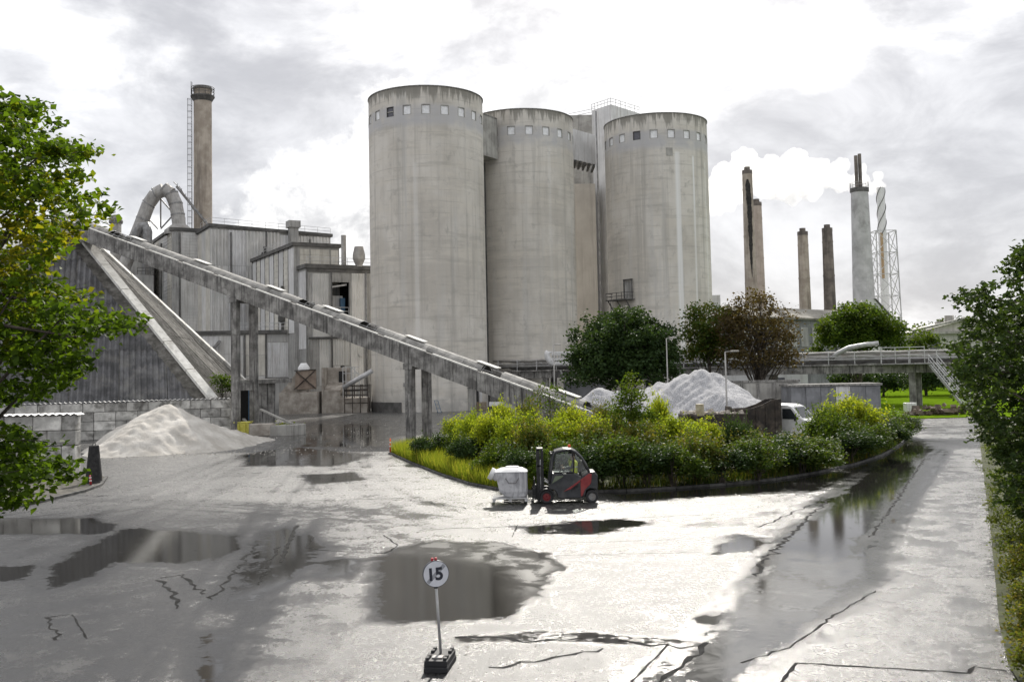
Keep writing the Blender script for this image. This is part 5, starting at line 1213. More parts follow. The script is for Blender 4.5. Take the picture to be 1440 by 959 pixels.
# island shrubs: eight prototypes, then individuals
def shrub_proto(seed, mat, h_, w_, n, lsize, tb, loose=.5):
    r_ = np.random.default_rng(seed); root = thing('shrub', '-', 'shrub', (0, 0, 0))
    lob = [((0, 0, h_ * .5), (w_ * .5, w_ * .45, h_ * .5))] + [((r_.uniform(-.4, .4) * w_, r_.uniform(-.3, .3) * w_, h_ * r_.uniform(.3, .75)), (w_ * .28, w_ * .28, h_ * .26)) for _ in range(5)]
    cents = np.concatenate([crown_pts(n // 6, c, rd, r_, .35) for c, rd in lob]); cents[:, 2] = np.abs(cents[:, 2] - .02) + .05
    # upright shoots that break the outline
    sh = r_.uniform(-.45, .45, (16, 2)) * w_; st_ = np.stack([sh[:, 0], sh[:, 1], h_ * r_.uniform(.8, 1.18, 16)], 1)
    pts, tone = clumps(cents, 26, .17 * loose * 2, r_, .8)
    sp_ = []
    for s in st_:
        for k in range(16): f = k / 16; sp_.append((s[0] + r_.normal(0, .05), s[1] + r_.normal(0, .05), s[2] * (1 - .5 * f)))
    pts = np.concatenate([pts, np.array(sp_)]); tone = np.concatenate([tone, np.full(len(sp_), .8)])
    pts[:, 2] = np.maximum(pts[:, 2], .02)
    hgt = pts[:, 2] / h_
    tint = .22 * tone + .35 * r_.uniform(0, 1, len(pts)) + tb - .1
    stuff(leaves('foliage', pts, lsize, mat, root, seed + 5, tint))
    mb = MB()
    for k in range(9):
        e = Vector((r_.uniform(-.35, .35) * w_, r_.uniform(-.35, .35) * w_, h_ * r_.uniform(.6, .9))); mb.tube([(r_.normal(0, .08), r_.normal(0, .08), 0), e * .5 + Vector((0, 0, .15)), e], [.03, .022, .01], 5)
    mb.build('stem', M_bark, root, world=False)
    return root
protos = {'y': [shrub_proto(101, L_yellow, 2.6, 2.8, 190, .13, .45), shrub_proto(102, L_yellow, 2.4, 3.2, 190, .12, .35)],
          'd': [shrub_proto(103, L_mixed, 2.6, 3.0, 230, .15, .3), shrub_proto(104, L_dark, 2.6, 3.0, 230, .15, .35)],
          'm': [shrub_proto(105, L_mixed, 2.5, 3.0, 210, .14, .5), shrub_proto(106, L_green, 2.7, 2.8, 210, .14, .45)]}
slabel = {'y': 'yellow green bush', 'd': 'dark green leafy bush', 'm': 'mid green bush'}
first = {}
def put_shrub(kind, px, d, ytop, wscale, seed):
    r_ = random.Random(seed); v = r_.randrange(2); pr_ = protos[kind][v]; p = ZG(px, d); h_ = max(.7, P(px, ytop + r_.uniform(-11, 8), d).z - .1)
    base_h = {'y': (2.6, 2.4), 'd': (2.6, 2.6), 'm': (2.5, 2.7)}[kind][v]; s = h_ / (base_h * 1.1)
    key = (kind, v); args = ((p.x, p.y, .1), r_.uniform(0, 6.28), (wscale, wscale, s))
    if key not in first:
        first[key] = 1; o_ = pr_; o_.location = args[0]; o_.rotation_euler.z = args[1]; o_.scale = args[2]
    else: o_ = dup(pr_, *args)
    where = [w_ for lim, w_ in ((640, 'near the orange marker post'), (712, 'behind the tall grass'), (858, 'behind the forklift and its load'), (932, 'around the young tree'), (1040, 'below the low rusty trough'), (1142, 'below the raised skip and van'), (1222, 'at the wide end of the island'), (2000, 'where the island kerb turns to the lawn')) if px < lim][0]
    row = 'low, close to the kerb' if ytop > 596 and d < 51 else 'in the back row'
    o_['label'] = slabel[kind] + ', ' + row + ', ' + where; o_['group'] = 'bushes on the kerbed island'
    return o_
sl = [('d', 605, 60, 598, .75), ('m', 640, 60, 590, .7), ('y', 665, 56, 590, .8), ('y', 695, 54, 584, .85), ('y', 722, 52, 580, .9), ('m', 745, 51, 584, .85), ('y', 760, 55, 578, 1.0), ('y', 790, 54, 580, 1.0), ('m', 700, 50, 610, .8), ('d', 730, 48.5, 625, .75), ('m', 762, 48, 615, .8), ('d', 800, 48, 606, .9), ('y', 820, 54, 575, 1.0), ('m', 845, 52, 590, .9),
      ('d', 840, 47.5, 618, .9), ('d', 872, 47.5, 605, 1.0), ('m', 900, 50, 585, 1.0), ('y', 925, 52, 575, 1.0), ('d', 905, 47.5, 612, .95), ('y', 955, 51, 592, 1.0), ('d', 940, 47.5, 622, .95), ('m', 975, 49, 606, .95), ('y', 990, 53, 592, .95), ('d', 1010, 48.5, 615, .95), ('y', 1030, 53, 597, .9), ('m', 1050, 51, 600, 1.0), ('d', 1060, 49, 612, 1.0), ('d', 1090, 50, 600, 1.1), ('m', 1110, 53, 602, 1.0), ('d', 1120, 51.5, 608, 1.1),
      ('m', 1158, 57, 568, 1.0), ('d', 1140, 53, 600, 1.0), ('y', 1180, 62, 552, 1.2), ('m', 1172, 56, 575, 1.1), ('d', 1190, 56, 590, 1.1), ('y', 1205, 62, 558, 1.2), ('d', 1212, 59, 588, 1.1), ('m', 1228, 65, 562, 1.2), ('d', 1240, 64, 588, 1.0), ('m', 1252, 71, 578, 1.1), ('d', 1264, 74, 592, .9), ('m', 780, 60, 588, 1.2), ('m', 860, 60, 580, 1.2), ('y', 645, 63, 592, .8), ('d', 660, 54, 612, .7), ('d', 690, 51, 632, .7), ('y', 706, 57, 566, .55), ('m', 742, 58, 560, .5), ('y', 806, 57, 562, .6), ('m', 852, 57, 556, .55), ('y', 668, 59, 574, .5), ('y', 920, 56, 562, .55), ('m', 968, 54, 580, .5), ('d', 1032, 52, 588, .6)]
sl = [(a[0], a[1], a[2] - (2.3 if a[2] < 50 else 1.9 if a[1] > 1100 and a[0] == 'd' else 0), a[3] + (3 if a[2] < 50 else 0), a[4]) for a in sl]
for k, a in enumerate(sl): put_shrub(*a, 500 + k)
# young tree standing out of the bushes
tree('young_tree', 'young leafy tree standing taller than the bushes beside it', ZG(888, 53) + Vector((0, 0, .1)), [lobe(888, 548, 53, .62, .75), lobe(890, 566, 53, .95, .9), lobe(880, 585, 53, 1.1, .9), lobe(900, 590, 53, 1.1, .9), lobe(886, 532, 53, .25, .4)], 90, 26, .17, .16, L_green, 71, .07, .5, nl=30, tw=.008)
tree('young_tree', 'thin sapling leaning over the lower end of the conveyor', ZG(770, 62) + Vector((0, 0, .1)), [lobe(775, 548, 62, .9, .5), lobe(760, 565, 62, 1.0, .8), lobe(785, 572, 62, 1.0, .8)], 40, 18, .2, .15, L_mixed, 72, .06, .35, nl=22, tw=.008)
tree('ivy_bush', 'green bush at the corner of the pyramid hall', ZG(312, 95), [lobe(311, 535, 95, .9, .8), lobe(316, 545, 95, .8, .8)], 40, 30, .22, .2, L_green, 73, .08, .4, cat='shrub')

# tall grass along the island kerb
def grass(name, label, poly, n, hmin, hmax, mat, seed, z=.1):
    r_ = np.random.default_rng(seed); pp = np.array([(p.x, p.y) for p in poly]); lo, hi = pp.min(0), pp.max(0)
    q = r_.uniform(lo, hi, (n * 3, 2)); q = q[in_poly(q[:, 0], q[:, 1], poly)][:n]; n = len(q)
    h_ = r_.uniform(hmin, hmax, n); a = r_.uniform(0, 6.28, n); wd = .012 + .012 * r_.uniform(0, 1, n); ln = r_.normal(0, .25, (n, 2)) * h_[:, None]
    b0 = np.stack([q[:, 0] - np.cos(a) * wd, q[:, 1] - np.sin(a) * wd, np.full(n, z)], 1); b1 = np.stack([q[:, 0] + np.cos(a) * wd, q[:, 1] + np.sin(a) * wd, np.full(n, z)], 1)
    tp = np.stack([q[:, 0] + ln[:, 0], q[:, 1] + ln[:, 1], z + h_], 1)
    v = np.stack([b0, b1, tp], 1).reshape(-1, 3); k = np.arange(n) * 3
    o_ = fast_mesh(name, v, np.stack([k, k + 1, k + 2], 1), mat, None, {'tint': np.repeat(r_.uniform(0, 1, n), 3)}); return stuff(tag(o_, label, 'grass'))
L_grass = leafmat('grass_blade', (.08, .13, .015), (.16, .21, .025), (.28, .27, .05), .5)
gpoly = [p + Vector((0, .12, 0)) for p in kerb[:6]] + [G(x, y) for x, y in ((740, 676), (690, 660), (640, 642), (600, 632))]
grass('tall_grass', 'tall yellow green grass along the left kerb of the island', gpoly, 26000, .35, 1.0, L_grass, 5)
gpoly = [p + Vector((0, .02, 0)) for p in kerb[5:16]] + [p + Vector((-1.2, 1.3, 0)) for p in kerb[15:4:-1]]
grass('low_grass', 'short green grass between the front kerb and the island bushes', gpoly, 30000, .2, .7, L_mixed, 6)

# ------------------------------------------------------------------ foreground trees
def poly_fill(pix, n, r_, d0, d1, edge=0):
    pp = [Vector((x, y, 0)) for x, y in pix]; lo = np.min([(x, y) for x, y in pix], 0); hi = np.max([(x, y) for x, y in pix], 0); out = []
    while len(out) < n:
        q = r_.uniform(lo, hi, (400, 2)); q = q[in_poly(q[:, 0], q[:, 1], pp)]
        for a in q: out.append(tuple(P(a[0], a[1], r_.uniform(d0, d1))))
    return np.array(out[:n])
r_ = np.random.default_rng(91)
LP_ = [(-260, 120), (20, 140), (62, 150), (92, 185), (112, 215), (100, 240), (118, 258), (150, 288), (158, 298), (128, 312), (112, 330), (92, 350), (88, 385), (118, 415), (150, 438), (190, 452), (170, 470), (128, 468), (122, 495), (112, 535), (70, 548), (40, 562), (-10, 570), (-60, 580), (-260, 585)]
LP2 = [(-260, 585), (-30, 588), (20, 598), (60, 620), (95, 640), (112, 672), (96, 690), (60, 684), (45, 700), (20, 715), (-80, 725), (-260, 720)]
ltb = Vector((-12.2, 16.8, 0)); lt_ = thing('maple_tree', 'large maple with sunlight painted yellow into its leaves, beside the yard, its branches hanging over the block walls', 'tree', ltb)
cents = np.concatenate([poly_fill(LP_, 760, r_, 14.5, 19), poly_fill(LP2, 240, r_, 14.5, 17.5)])
mb = MB(); limbs(mb, ltb, ltb + Vector((.5, .3, 9.5)), cents, .28, r_, 70, .012); mb.build('trunk', M_bark, lt_, smooth=True)
def sprays(cents, n, ln, r_):
    """leaves set along short drooping twigs"""
    pts = []; tone = []; tw = MB()
    for c in cents:
        a = r_.uniform(0, 6.28); d = np.array((math.cos(a), math.sin(a), r_.normal(-.1, .25))); d *= ln * r_.uniform(.6, 1.3) / np.linalg.norm(d); tn = r_.uniform(0, 1)
        s0 = c - d * .5; tw.tube([s0, c + np.array((0, 0, .02)), c + d * .5], [.008, .006, .003], 3, False)
        f = r_.uniform(0, 1, n)[:, None]; q = s0 + d * f + r_.normal(0, .085, (n, 3)) * np.array((1, 1, .7)); pts.append(q); tone.append(np.full(n, tn))
    return np.concatenate(pts), np.concatenate(tone), tw
pts, tone, tw = sprays(cents, 36, .62, r_); stuff(tw.build('twig', M_bark, lt_))
sunny = np.exp(-(((pts[:, 0] + 8.4) / 2.0) ** 2 + ((pts[:, 2] - 8.0) / 1.5) ** 2))  # raised leaf tint paints the sunlit glow into this part of the crown
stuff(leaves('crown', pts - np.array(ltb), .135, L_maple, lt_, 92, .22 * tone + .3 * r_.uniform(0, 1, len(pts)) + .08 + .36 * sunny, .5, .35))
lv = leaf_verts(np.zeros((1, 3)), .15, np.random.default_rng(5), .2, 3.0)
lme = fast_mesh('leaf', lv, np.array([[0, 1, 2], [0, 2, 3]]), L_maple, None, {'tint': np.full(4, .4)}); lmesh = lme.data; bpy.data.objects.remove(lme)
for k, i in enumerate(r_.choice(len(pts), 240, replace=False)):
    place('leaf', lmesh, lt_, tuple(pts[i] - np.array(ltb) + r_.normal(0, .05, 3)), rot=tuple(r_.uniform(-.9, .9, 2)) + (r_.uniform(0, 6.28),))

RP_ = [(1445, 345), (1418, 368), (1395, 398), (1352, 408), (1348, 425), (1372, 440), (1352, 470), (1340, 520), (1338, 548), (1362, 560), (1362, 585), (1388, 600), (1392, 640), (1410, 668), (1415, 705), (1450, 735), (1640, 720), (1640, 300)]
rtb = Vector((17.2, 25.5, 0)); rt_ = thing('alder_tree', 'broad green tree overhanging the wet road and the verge hedge', 'tree', rtb)
cents = poly_fill(RP_, 900, r_, 22, 29)
mb = MB(); limbs(mb, rtb, rtb + Vector((.2, .2, 8)), cents, .26, r_, 90, .012); mb.build('trunk', M_bark, rt_, smooth=True)
pts, tone, tw = sprays(cents, 60, .75, r_); stuff(tw.build('twig', M_bark, rt_))
stuff(leaves('crown', pts - np.array(rtb), .125, L_alder, rt_, 93, .25 * tone + .35 * r_.uniform(0, 1, len(pts)) + .12, .4, .3))
# hedge along the right verge: separate bushes
for k, (px, py, h_, w_) in enumerate(((1404, 720, 1.9, 1.8), (1412, 760, 1.6, 1.5), (1418, 800, 1.4, 1.3), (1424, 840, 1.25, 1.1), (1432, 885, 1.1, .95), (1440, 925, 1.0, .85), (1446, 965, .95, .8), (1398, 680, 2.2, 2.2), (1392, 650, 2.4, 2.4))):
    p = G(px + 26, py); rr = np.random.default_rng(700 + k); hb = thing('hedge_bush', ('low hedge bush with brown tinged leaves, on the verge of the wet road', 'tall green hedge bush below the overhanging tree')[py < 730], 'shrub', p, 'hedge along the road verge' + (' under the tree' if py < 730 else ''))
    ct_ = crown_pts(70, (0, 0, h_ * .5), (w_ * .62, w_ * .62, h_ * .52), rr, .5); ct_[:, 2] = np.abs(ct_[:, 2])
    q, tone = clumps(ct_, 42, .10, rr); q[:, 2] = np.maximum(q[:, 2], .02)
    stuff(leaves('foliage', q, .075, L_hedge, hb, 710 + k, .25 * tone + .4 * rr.uniform(0, 1, len(q)) + .1 + .2 * (py > 800)))
    mb = MB()
    for j in range(7): e = Vector((rr.uniform(-.4, .4) * w_, rr.uniform(-.4, .4) * w_, h_ * rr.uniform(.6, .95))); mb.tube([(0, 0, 0), e * .5, e], [.02, .014, .006], 4)
    mb.build('stem', M_bark, hb, world=False)
# ------------------------------------------------------------------ speed sign
sp = G(621, 934); sg = thing('speed_sign', 'round 15 end-of-limit sign on a tilted pole in a black rubber foot', 'road sign', sp)
tl = Matrix.Rotation(R_(-3.0), 3, 'Y') @ Matrix.Rotation(R_(1.5), 3, 'X')
def S(x, y, z): return sp + tl @ Vector((x, y, z))
mb = MB(); mb.tube([S(0, 0, .08), S(0, 0, 1.98)], .027, 10); mb.build('pole', M_galv, sg, smooth=True)
yaw = Matrix.Rotation(R_(14), 3, 'Z')
def disc(mb, r, y0, y1, n=40, c=1.76):
    vs = [S(*(yaw @ Vector((r * math.cos(2 * math.pi * k / n), y, 0)) + Vector((0, 0, c + r * math.sin(2 * math.pi * k / n))))) for y in (y0, y1) for k in range(n)]
    mb.add(vs, [tuple(range(n)), tuple(range(2 * n - 1, n - 1, -1))] + [(k, (k + 1) % n, (k + 1) % n + n, k + n) for k in range(n)])
mb = MB(); disc(mb, .255, -.10, -.03); pl_ = mb.build('sign_rim', flat('sign_rim_grey', (.06, .065, .075), .5), sg)
mb = MB(); disc(mb, .243, -.104, -.0995); face = mb.build('sign_face', pmat('sign_white', (.60, .61, .66), (.68, .69, .74), 4, .45, 0), pl_)
def face_pt(u, v, y): return S(*(yaw @ Vector((u, y, 0)) + Vector((0, 0, 1.76 + v))))
ang = R_(42); ca, sa = math.cos(ang), math.sin(ang); mb = MB()
q = [(-.232, -.036), (.232, -.036), (.232, .036), (-.232, .036)]
q = [(a * ca - b_ * sa, a * sa + b_ * ca) for a, b_ in q]
mb.add([face_pt(u, v, -.1055) for u, v in q] + [face_pt(u, v, -.1045) for u, v in q], [(0, 1, 2, 3), (7, 6, 5, 4)] + [(i, (i + 1) % 4, (i + 1) % 4 + 4, i + 4) for i in range(4)]); mb.build('slash', flat('slash_grey', (.30, .31, .34), .5), pl_)
M_ink = flat('sign_ink', (.02, .022, .035), .5)
cu_ = bpy.data.curves.new('numerals', 'FONT'); cu_.body = '15'; cu_.size = .31; cu_.align_x = 'CENTER'; cu_.offset = .011; cu_.extrude = .001
to = bpy.data.objects.new('numerals_tmp', cu_); col.objects.link(to); bpy.context.view_layer.update()
me = bpy.data.meshes.new_from_object(to.evaluated_get(bpy.context.evaluated_depsgraph_get())); bpy.data.objects.remove(to)
xs_ = [v.co.x for v in me.vertices]; ys_ = [v.co.y for v in me.vertices]; cx, cy = (min(xs_) + max(xs_)) / 2, (min(ys_) + max(ys_)) / 2
for v in me.vertices: p = face_pt((v.co.x - cx) * 1.05, (v.co.y - cy) * 1.05, -.1075 - v.co.z) - sp; v.co = p
me.materials.clear(); me.materials.append(M_ink); nm = bpy.data.objects.new('numerals', me); col.objects.link(nm); nm.parent = sg
mb = MB(); mb.box(S(-.035, -.06, 2.035), (.05, .06, .06)); mb.box(S(.035, -.05, 2.04), (.05, .06, .05)); mb.build('red_clamp', M_red, sg, bevel=.01)
mb = MB(); mb.box(S(0, -.04, 1.50), (.07, .06, .05)); mb.build('bracket', M_black, sg)
fm = Matrix.Rotation(R_(-8), 3, 'Z')
def FT(x, y, z): return sp + fm @ Vector((x, y, z))
for k, (x, y, wx, wy) in enumerate(((0, -.12, .46, .86),)):
    mb = MB(); mb.box(FT(x, y, .055), (wx, wy, .11), M=fm); mb.box(FT(x, y, .167), (wx * .96, wy * .97, .11), M=fm)
    ft = mb.build('rubber_foot', M_black, sg, bevel=.015)
    for x_ in (-.17, .17):
        for y_ in (-.46, -.30, .02, .20): mb = MB(); mb.box(FT(x_, y_, .245), (.07, .10, .06), M=fm); mb.build('grip_lug', M_black, ft, bevel=.008)
    mb = MB(); mb.box(FT(0, -.32, .235), (.20, .16, .03), M=fm); mb.build('lug_plate', M_steel, ft)

# ------------------------------------------------------------------ markers, cone
def marker(label, p, h_, col_m, lean=0.0):
    g_ = thing('marker_post', label, 'marker', p); m_ = Matrix.Rotation(lean, 3, 'Y')
    mb = MB(); mb.lathe([(.16, 0), (.16, .05), (.07, .09), (.07, .1)], p, 14); mb.build('base', M_black, g_)
    mb = MB(); mb.tube([p + m_ @ Vector((0, 0, z)) for z in (.08, h_ * .5, h_)], [.055, .05, .04], 10); mb.build('post', col_m, g_, smooth=True)
    for z in (.45, .7): mb = MB(); mb.tube([p + m_ @ Vector((0, 0, h_ * z)), p + m_ @ Vector((0, 0, h_ * (z + .08)))], .058, 10); mb.build('reflector_band', M_whitepaint, g_)
marker('orange marker post at the tip of the kerbed island', G(549, 638), 1.05, M_orange)
marker('red marker post leaning in front of the black cone', G(128, 684), .62, M_red, R_(-6))
cp = G(132, 680); g_ = thing('rubber_cone', 'tall black tapered rubber bollard by the short block wall', 'bollard', cp)
mb = MB(); mb.lathe([(.46, 0), (.46, .12), (.42, .14), (.40, .5), (.33, 1.2), (.265, 1.9), (.25, 2.0), (.20, 2.02), (.01, 2.02)], cp, 22); mb.build('body', pmat('sooty_rubber', (.012, .012, .013), (.035, .034, .034), 4, .8, .7, 10), g_, smooth=False)
mb = MB(); mb.tube([cp + Vector((-.08, 0, 2.0)), cp + Vector((-.05, 0, 2.13)), cp + Vector((.06, 0, 2.13)), cp + Vector((.09, 0, 2.0))], .025, 6); mb.build('lifting_eye', M_trim, g_)

# ------------------------------------------------------------------ lamp posts
def lamp(label, px, d, ytop, arm=.5):
    p = ZG(px, d); z = P(px, ytop, d).z; g_ = thing('lamp_post', label, 'street lamp', p)
    mb = MB(); mb.tube([p, p + Vector((0, 0, 1.2)), p + Vector((0, 0, z))], [.10, .08, .05], 8); mb.build('pole', M_duct, g_, smooth=True)
    mb = MB(); mb.tube([p + Vector((0, 0, z)), p + Vector((arm, -.1, z + .06))], .035, 6); mb.build('arm', M_duct, g_)
    mb = MB(); mb.box(p + Vector((arm + .2, -.1, z + .05)), (.62, .22, .12)); mb.build('lamp_head', M_duct, g_, bevel=.03)
lamp('slim lamp post between the round dark tree and the brown tree', 938, 97, 476)
lamp('slim lamp post standing in front of the gravel heap', 1020, 74, 495)
lamp('thin mast in front of the middle silo by the conveyor foot', 779, 100, 485, .25)

# ------------------------------------------------------------------ skip, van, shed
skp = ZG(1057, 72); g_ = thing('rusty_skip', 'dark rusty open skip with a raised end, beside the white van', 'skip', skp)
def skip_local(pts, y0, y1): return [Vector((skp.x + x, skp.y + y, z)) for y in (y0, y1) for x, z in pts]
prof = [(-1.75, .35), (1.75, .35), (1.78, 3.0), (1.1, 2.95), (.4, 2.6), (-.4, 2.35), (-1.9, 2.3)]
for y in (-.9, .9):
    mb = MB(); v = skip_local(prof, y - .04, y + .04); k = len(prof); mb.add(v, [tuple(range(k)), tuple(range(2 * k - 1, k - 1, -1))] + [(i, (i + 1) % k, (i + 1) % k + k, i + k) for i in range(k)]); sw = mb.build('side_wall', M_rust, g_)
    for x in (-1.4, -.7, 0, .7, 1.4):
        zt_ = 2.25 + max(0, (x + .3)) * .38
        mb = MB(); mb.box((skp.x + x, skp.y + y + (-.07 if y < 0 else .07), (zt_ + .35) / 2), (.12, .08, zt_ - .4)); mb.build('rib', M_rust, sw)
mb = MB(); mb.box((skp.x + 1.75, skp.y, 1.67), (.08, 1.9, 2.6)); mb.box((skp.x - 1.82, skp.y, 1.45), (.08, 1.9, 2.1)); mb.build('end_wall', M_rust, g_)
mb = MB(); mb.box((skp.x, skp.y, .32), (3.5, 1.8, .1)); mb.box((skp.x, skp.y - .6, .15), (3.2, .15, .3)); mb.box((skp.x, skp.y + .6, .15), (3.2, .15, .3)); mb.build('floor', M_rust, g_)
s2p = ZG(1000, 71); g_ = thing('rusty_skip', 'low dark rusty trough with rubble in it, in front of the gravel heap', 'skip', s2p)
for y in (-.9, .9): mb = MB(); mb.box((s2p.x, s2p.y + y, 1.2), (4.6, .08, 1.7)); mb.build('side_wall', M_rust, g_)
for x in (-2.3, 2.3): mb = MB(); mb.box((s2p.x + x, s2p.y, 1.2), (.08, 1.88, 1.7)); mb.build('end_wall', M_rust, g_)
for x in (-1.6, -.5, .6, 1.7): mb = MB(); mb.box((s2p.x + x, s2p.y - .97, 1.2), (.14, .07, 1.6)); mb.build('rib', M_rust, g_)
mb = MB(); mb.box((s2p.x, s2p.y, .38), (4.5, 1.8, .1)); mb.box((s2p.x, s2p.y, .17), (4.2, 1.2, .34)); mb.build('floor', M_rust, g_)
mb = MB(); scatter_stones(mb, 120, lambda r_: Vector((s2p.x + r_.uniform(-2.2, 2.2), s2p.y + r_.uniform(-.8, .8), 1.75 + r_.uniform(0, .3))), .15, .5, 9)
stuff(tag(mb.build('rubble', M_dusty), 'broken dusty rubble filling the low rusty trough', 'rubble'))
bw = ZG(982, 70.2); mb = MB(); mb.lathe([(.28, 1.95), (.30, 2.0), (.30, 2.75), (.28, 2.8), (.01, 2.8)], bw, 16); mb.lathe([(.305, 2.3), (.315, 2.33), (.305, 2.36)], bw, 16); tag(mb.build('steel_drum', pmat('pale_drum', (.35, .30, .20), (.5, .45, .33), 3, .6, .1)), 'pale brown steel drum standing on the low trough', 'drum')
tp = ZG(968, 70); g_ = thing('tyre', 'old brown tyre propped against the low trough', 'tyre', tp)
mb = MB(); mb.tube([tp + Vector((.5 * math.cos(a), -.1 * math.sin(a), .62 + .5 * math.sin(a) + .9)) for a in np.linspace(0, 2 * math.pi, 25)], .17, 8); mb.build('tread', M_rust, g_, smooth=True)
mb = MB(); mb.box(tp + Vector((0, .1, .45)), (.9, .5, .9)); mb.build('prop_block', M_conc, g_)

def profile_body(root, poly, o_, half, mat, name, inset=.06, rx=0.0):
    """side profile (x, z) given width; corners softened"""
    mb = MB(); k = len(poly); cs = []
    for y, s in ((-half, .96), (-half * .8, 1.0), (half * .8, 1.0), (half, .96)):
        cx = sum(p[0] for p in poly) / k; cz = sum(p[1] for p in poly) / k
        cs += [Vector((cx + (x - cx) * s, y, cz + (z - cz) * s)) for x, z in poly]
    m_ = Matrix.Rotation(rx, 3, 'Z'); cs = [Vector(o_) + m_ @ p for p in cs]
    fs = [tuple(range(k)), tuple(range(4 * k - 1, 3 * k - 1, -1))] + [(j * k + i, j * k + (i + 1) % k, (j + 1) * k + (i + 1) % k, (j + 1) * k + i) for j in range(3) for i in range(k)]
    mb.add(cs, fs); return mb.build(name, mat, root, bevel=.03)
def wheel(root, o_, r, wdt, mat_rim, rx=0.0, name='wheel'):
    m_ = Matrix.Rotation(rx, 3, 'Z'); o_ = Vector(o_)
    def ring(prof, nm, mt, par):
        n = 28; vs = []
        for rr, y in prof:
            for k in range(n): vs.append(o_ + m_ @ Vector((rr * math.cos(2 * math.pi * k / n), y, rr * math.sin(2 * math.pi * k / n))))
        mb = MB(); mb.add(vs, [(i * n + k, i * n + (k + 1) % n, (i + 1) * n + (k + 1) % n, (i + 1) * n + k) for i in range(len(prof) - 1) for k in range(n)]); return mb.build(nm, mt, par, smooth=False)
    h_ = wdt / 2
    w_ = ring([(r * .55, -h_ * .8), (r * .62, -h_ * .95), (r * .88, -h_), (r * .97, -h_ * .85), (r, -h_ * .5), (r, h_ * .5), (r * .97, h_ * .85), (r * .88, h_), (r * .62, h_ * .95), (r * .55, h_ * .8)], name, M_black, root)
    ring([(.005, -h_ * .55), (r * .18, -h_ * .6), (r * .2, -h_ * .85), (r * .30, -h_ * .85), (r * .32, -h_ * .5), (r * .48, -h_ * .45), (r * .55, -h_ * .85), (r * .58, -h_ * .85), (r * .58, h_ * .6), (.005, h_ * .5)], 'rim', mat_rim, w_)
    return w_
vp = ZG(1106, 73); va = R_(-44); vm = Matrix.Rotation(va, 3, 'Z'); vn = thing('white_van', 'white flatbed van parked beside the rusty skip, its nose above the bushes', 'van', vp)
prof = [(-.9, .35), (2.2, .35), (2.35, .6), (2.32, 1.0), (2.1, 1.32), (1.55, 1.55), (.75, 2.42), (.35, 2.55), (-.9, 2.58)]
body = profile_body(vn, prof, vp, .98, M_whitepaint, 'body', rx=va)
def VL(x, y, z): return vp + vm @ Vector((x, y, z))
M_glassd = flat('dark_glass', (.03, .035, .04), .08)
mb = MB(); mb.add([VL(1.50, -.80, 1.60), VL(1.50, .80, 1.60), VL(.84, .74, 2.32), VL(.84, -.74, 2.32)], [(0, 1, 2, 3)]); 
for v_ in range(4): mb.v[v_] = tuple(Vector(mb.v[v_]) + vm @ Vector((.03, 0, .03)))
mb.build('windscreen', M_glassd, vn)
for y in (-1.0, 1.0): mb = MB(); mb.extr([(.05, 1.5), (1.30, 1.5), (.72, 2.25), (.05, 2.25)], VL(0, y, 0), vm @ Vector((1, 0, 0)), (0, 0, 1), .012 if y < 0 else -.012); mb.build('side_window', M_glassd, vn)
for y in (-.72, .72): mb = MB(); mb.box(VL(2.26, y, .95), (.16, .34, .22), va); mb.build('headlight', flat('lamp_glass', (.6, .62, .65), .1), vn, bevel=.03)
mb = MB(); mb.box(VL(2.34, 0, .62), (.1, 1.0, .22), va); mb.build('grille', M_black, vn)
for x in (-2.6, 1.55):
    for y in (-.88, .88): wheel(vn, VL(x, y, .33), .33, .2, M_steel, va)
for y in (-1.1, 1.1): mb = MB(); mb.box(VL(1.1, y, 1.5), (.1, .18, .26), va); mb.build('wing_mirror', M_black, vn, bevel=.02)

mb = MB(); mb.box(VL(-2.3, 0, .62), (2.9, 1.7, .22), va); mb.build('chassis', M_black, vn)
mb = MB(); mb.box(VL(-2.3, 0, 1.1), (2.8, 1.95, .7), va); mb.build('load_bed', M_rust, vn, bevel=.03)
shp = ZG(1140, 92); sh = thing('grey_shed', 'long low grey panelled shed behind the gravel heap and van', 'shed', shp)
M_shed = pmat('shed_panel', (.17, .175, .185), (.27, .275, .29), .8, .8, .2, 8, streak=(.10, .10, .105), sfac=.6, rand=.2)
x0, x1 = ZG(1110, 92).x, ZG(1236, 92).x
mb = MB(); block(mb, (x0, 92), (x1, 92), 3.2, 0, 3.3); mb.build('wall', M_shed, sh)
mb = MB(); block(mb, (x0 - .15, 91.8), (x1 + .15, 91.8), 3.6, 3.3, 3.5); mb.build('roof', M_conc, sh)
n = 6
for k in range(n):
    L = (x1 - x0) / n; mb = MB(); mb.box((x0 + L * (k + .5), 91.96, 1.7), (L - .06, .06, 3.1)); mb.build('wall_panel', M_clad_w if k == 3 else M_shed, sh)
x0, x1 = ZG(1030, 96).x, ZG(1122, 96).x
cw = thing('concrete_store_wall', 'grey concrete retaining wall behind the gravel heap', 'wall', ZG(1070, 96))
mb = MB(); block(mb, (x0, 96), (x1, 96), .6, 0, 3.7); mb.build('wall', M_conc2, cw)
mb = MB(); block(mb, (x0 - .1, 95.9), (x1 + .1, 95.9), .8, 3.7, 3.9); mb.build('coping', M_conc, cw)
for k in range(4): mb = MB(); mb.box((x0 + (x1 - x0) * (k + .5) / 4, 95.95, 1.8), (.25, .16, 3.6)); mb.build('pier', M_conc, cw)
x0, x1 = ZG(792, 112).x, ZG(850, 112).x
cw = thing('concrete_store_wall', 'blue grey concrete wall under the pipe bridge beside the round tree', 'wall', ZG(820, 112))
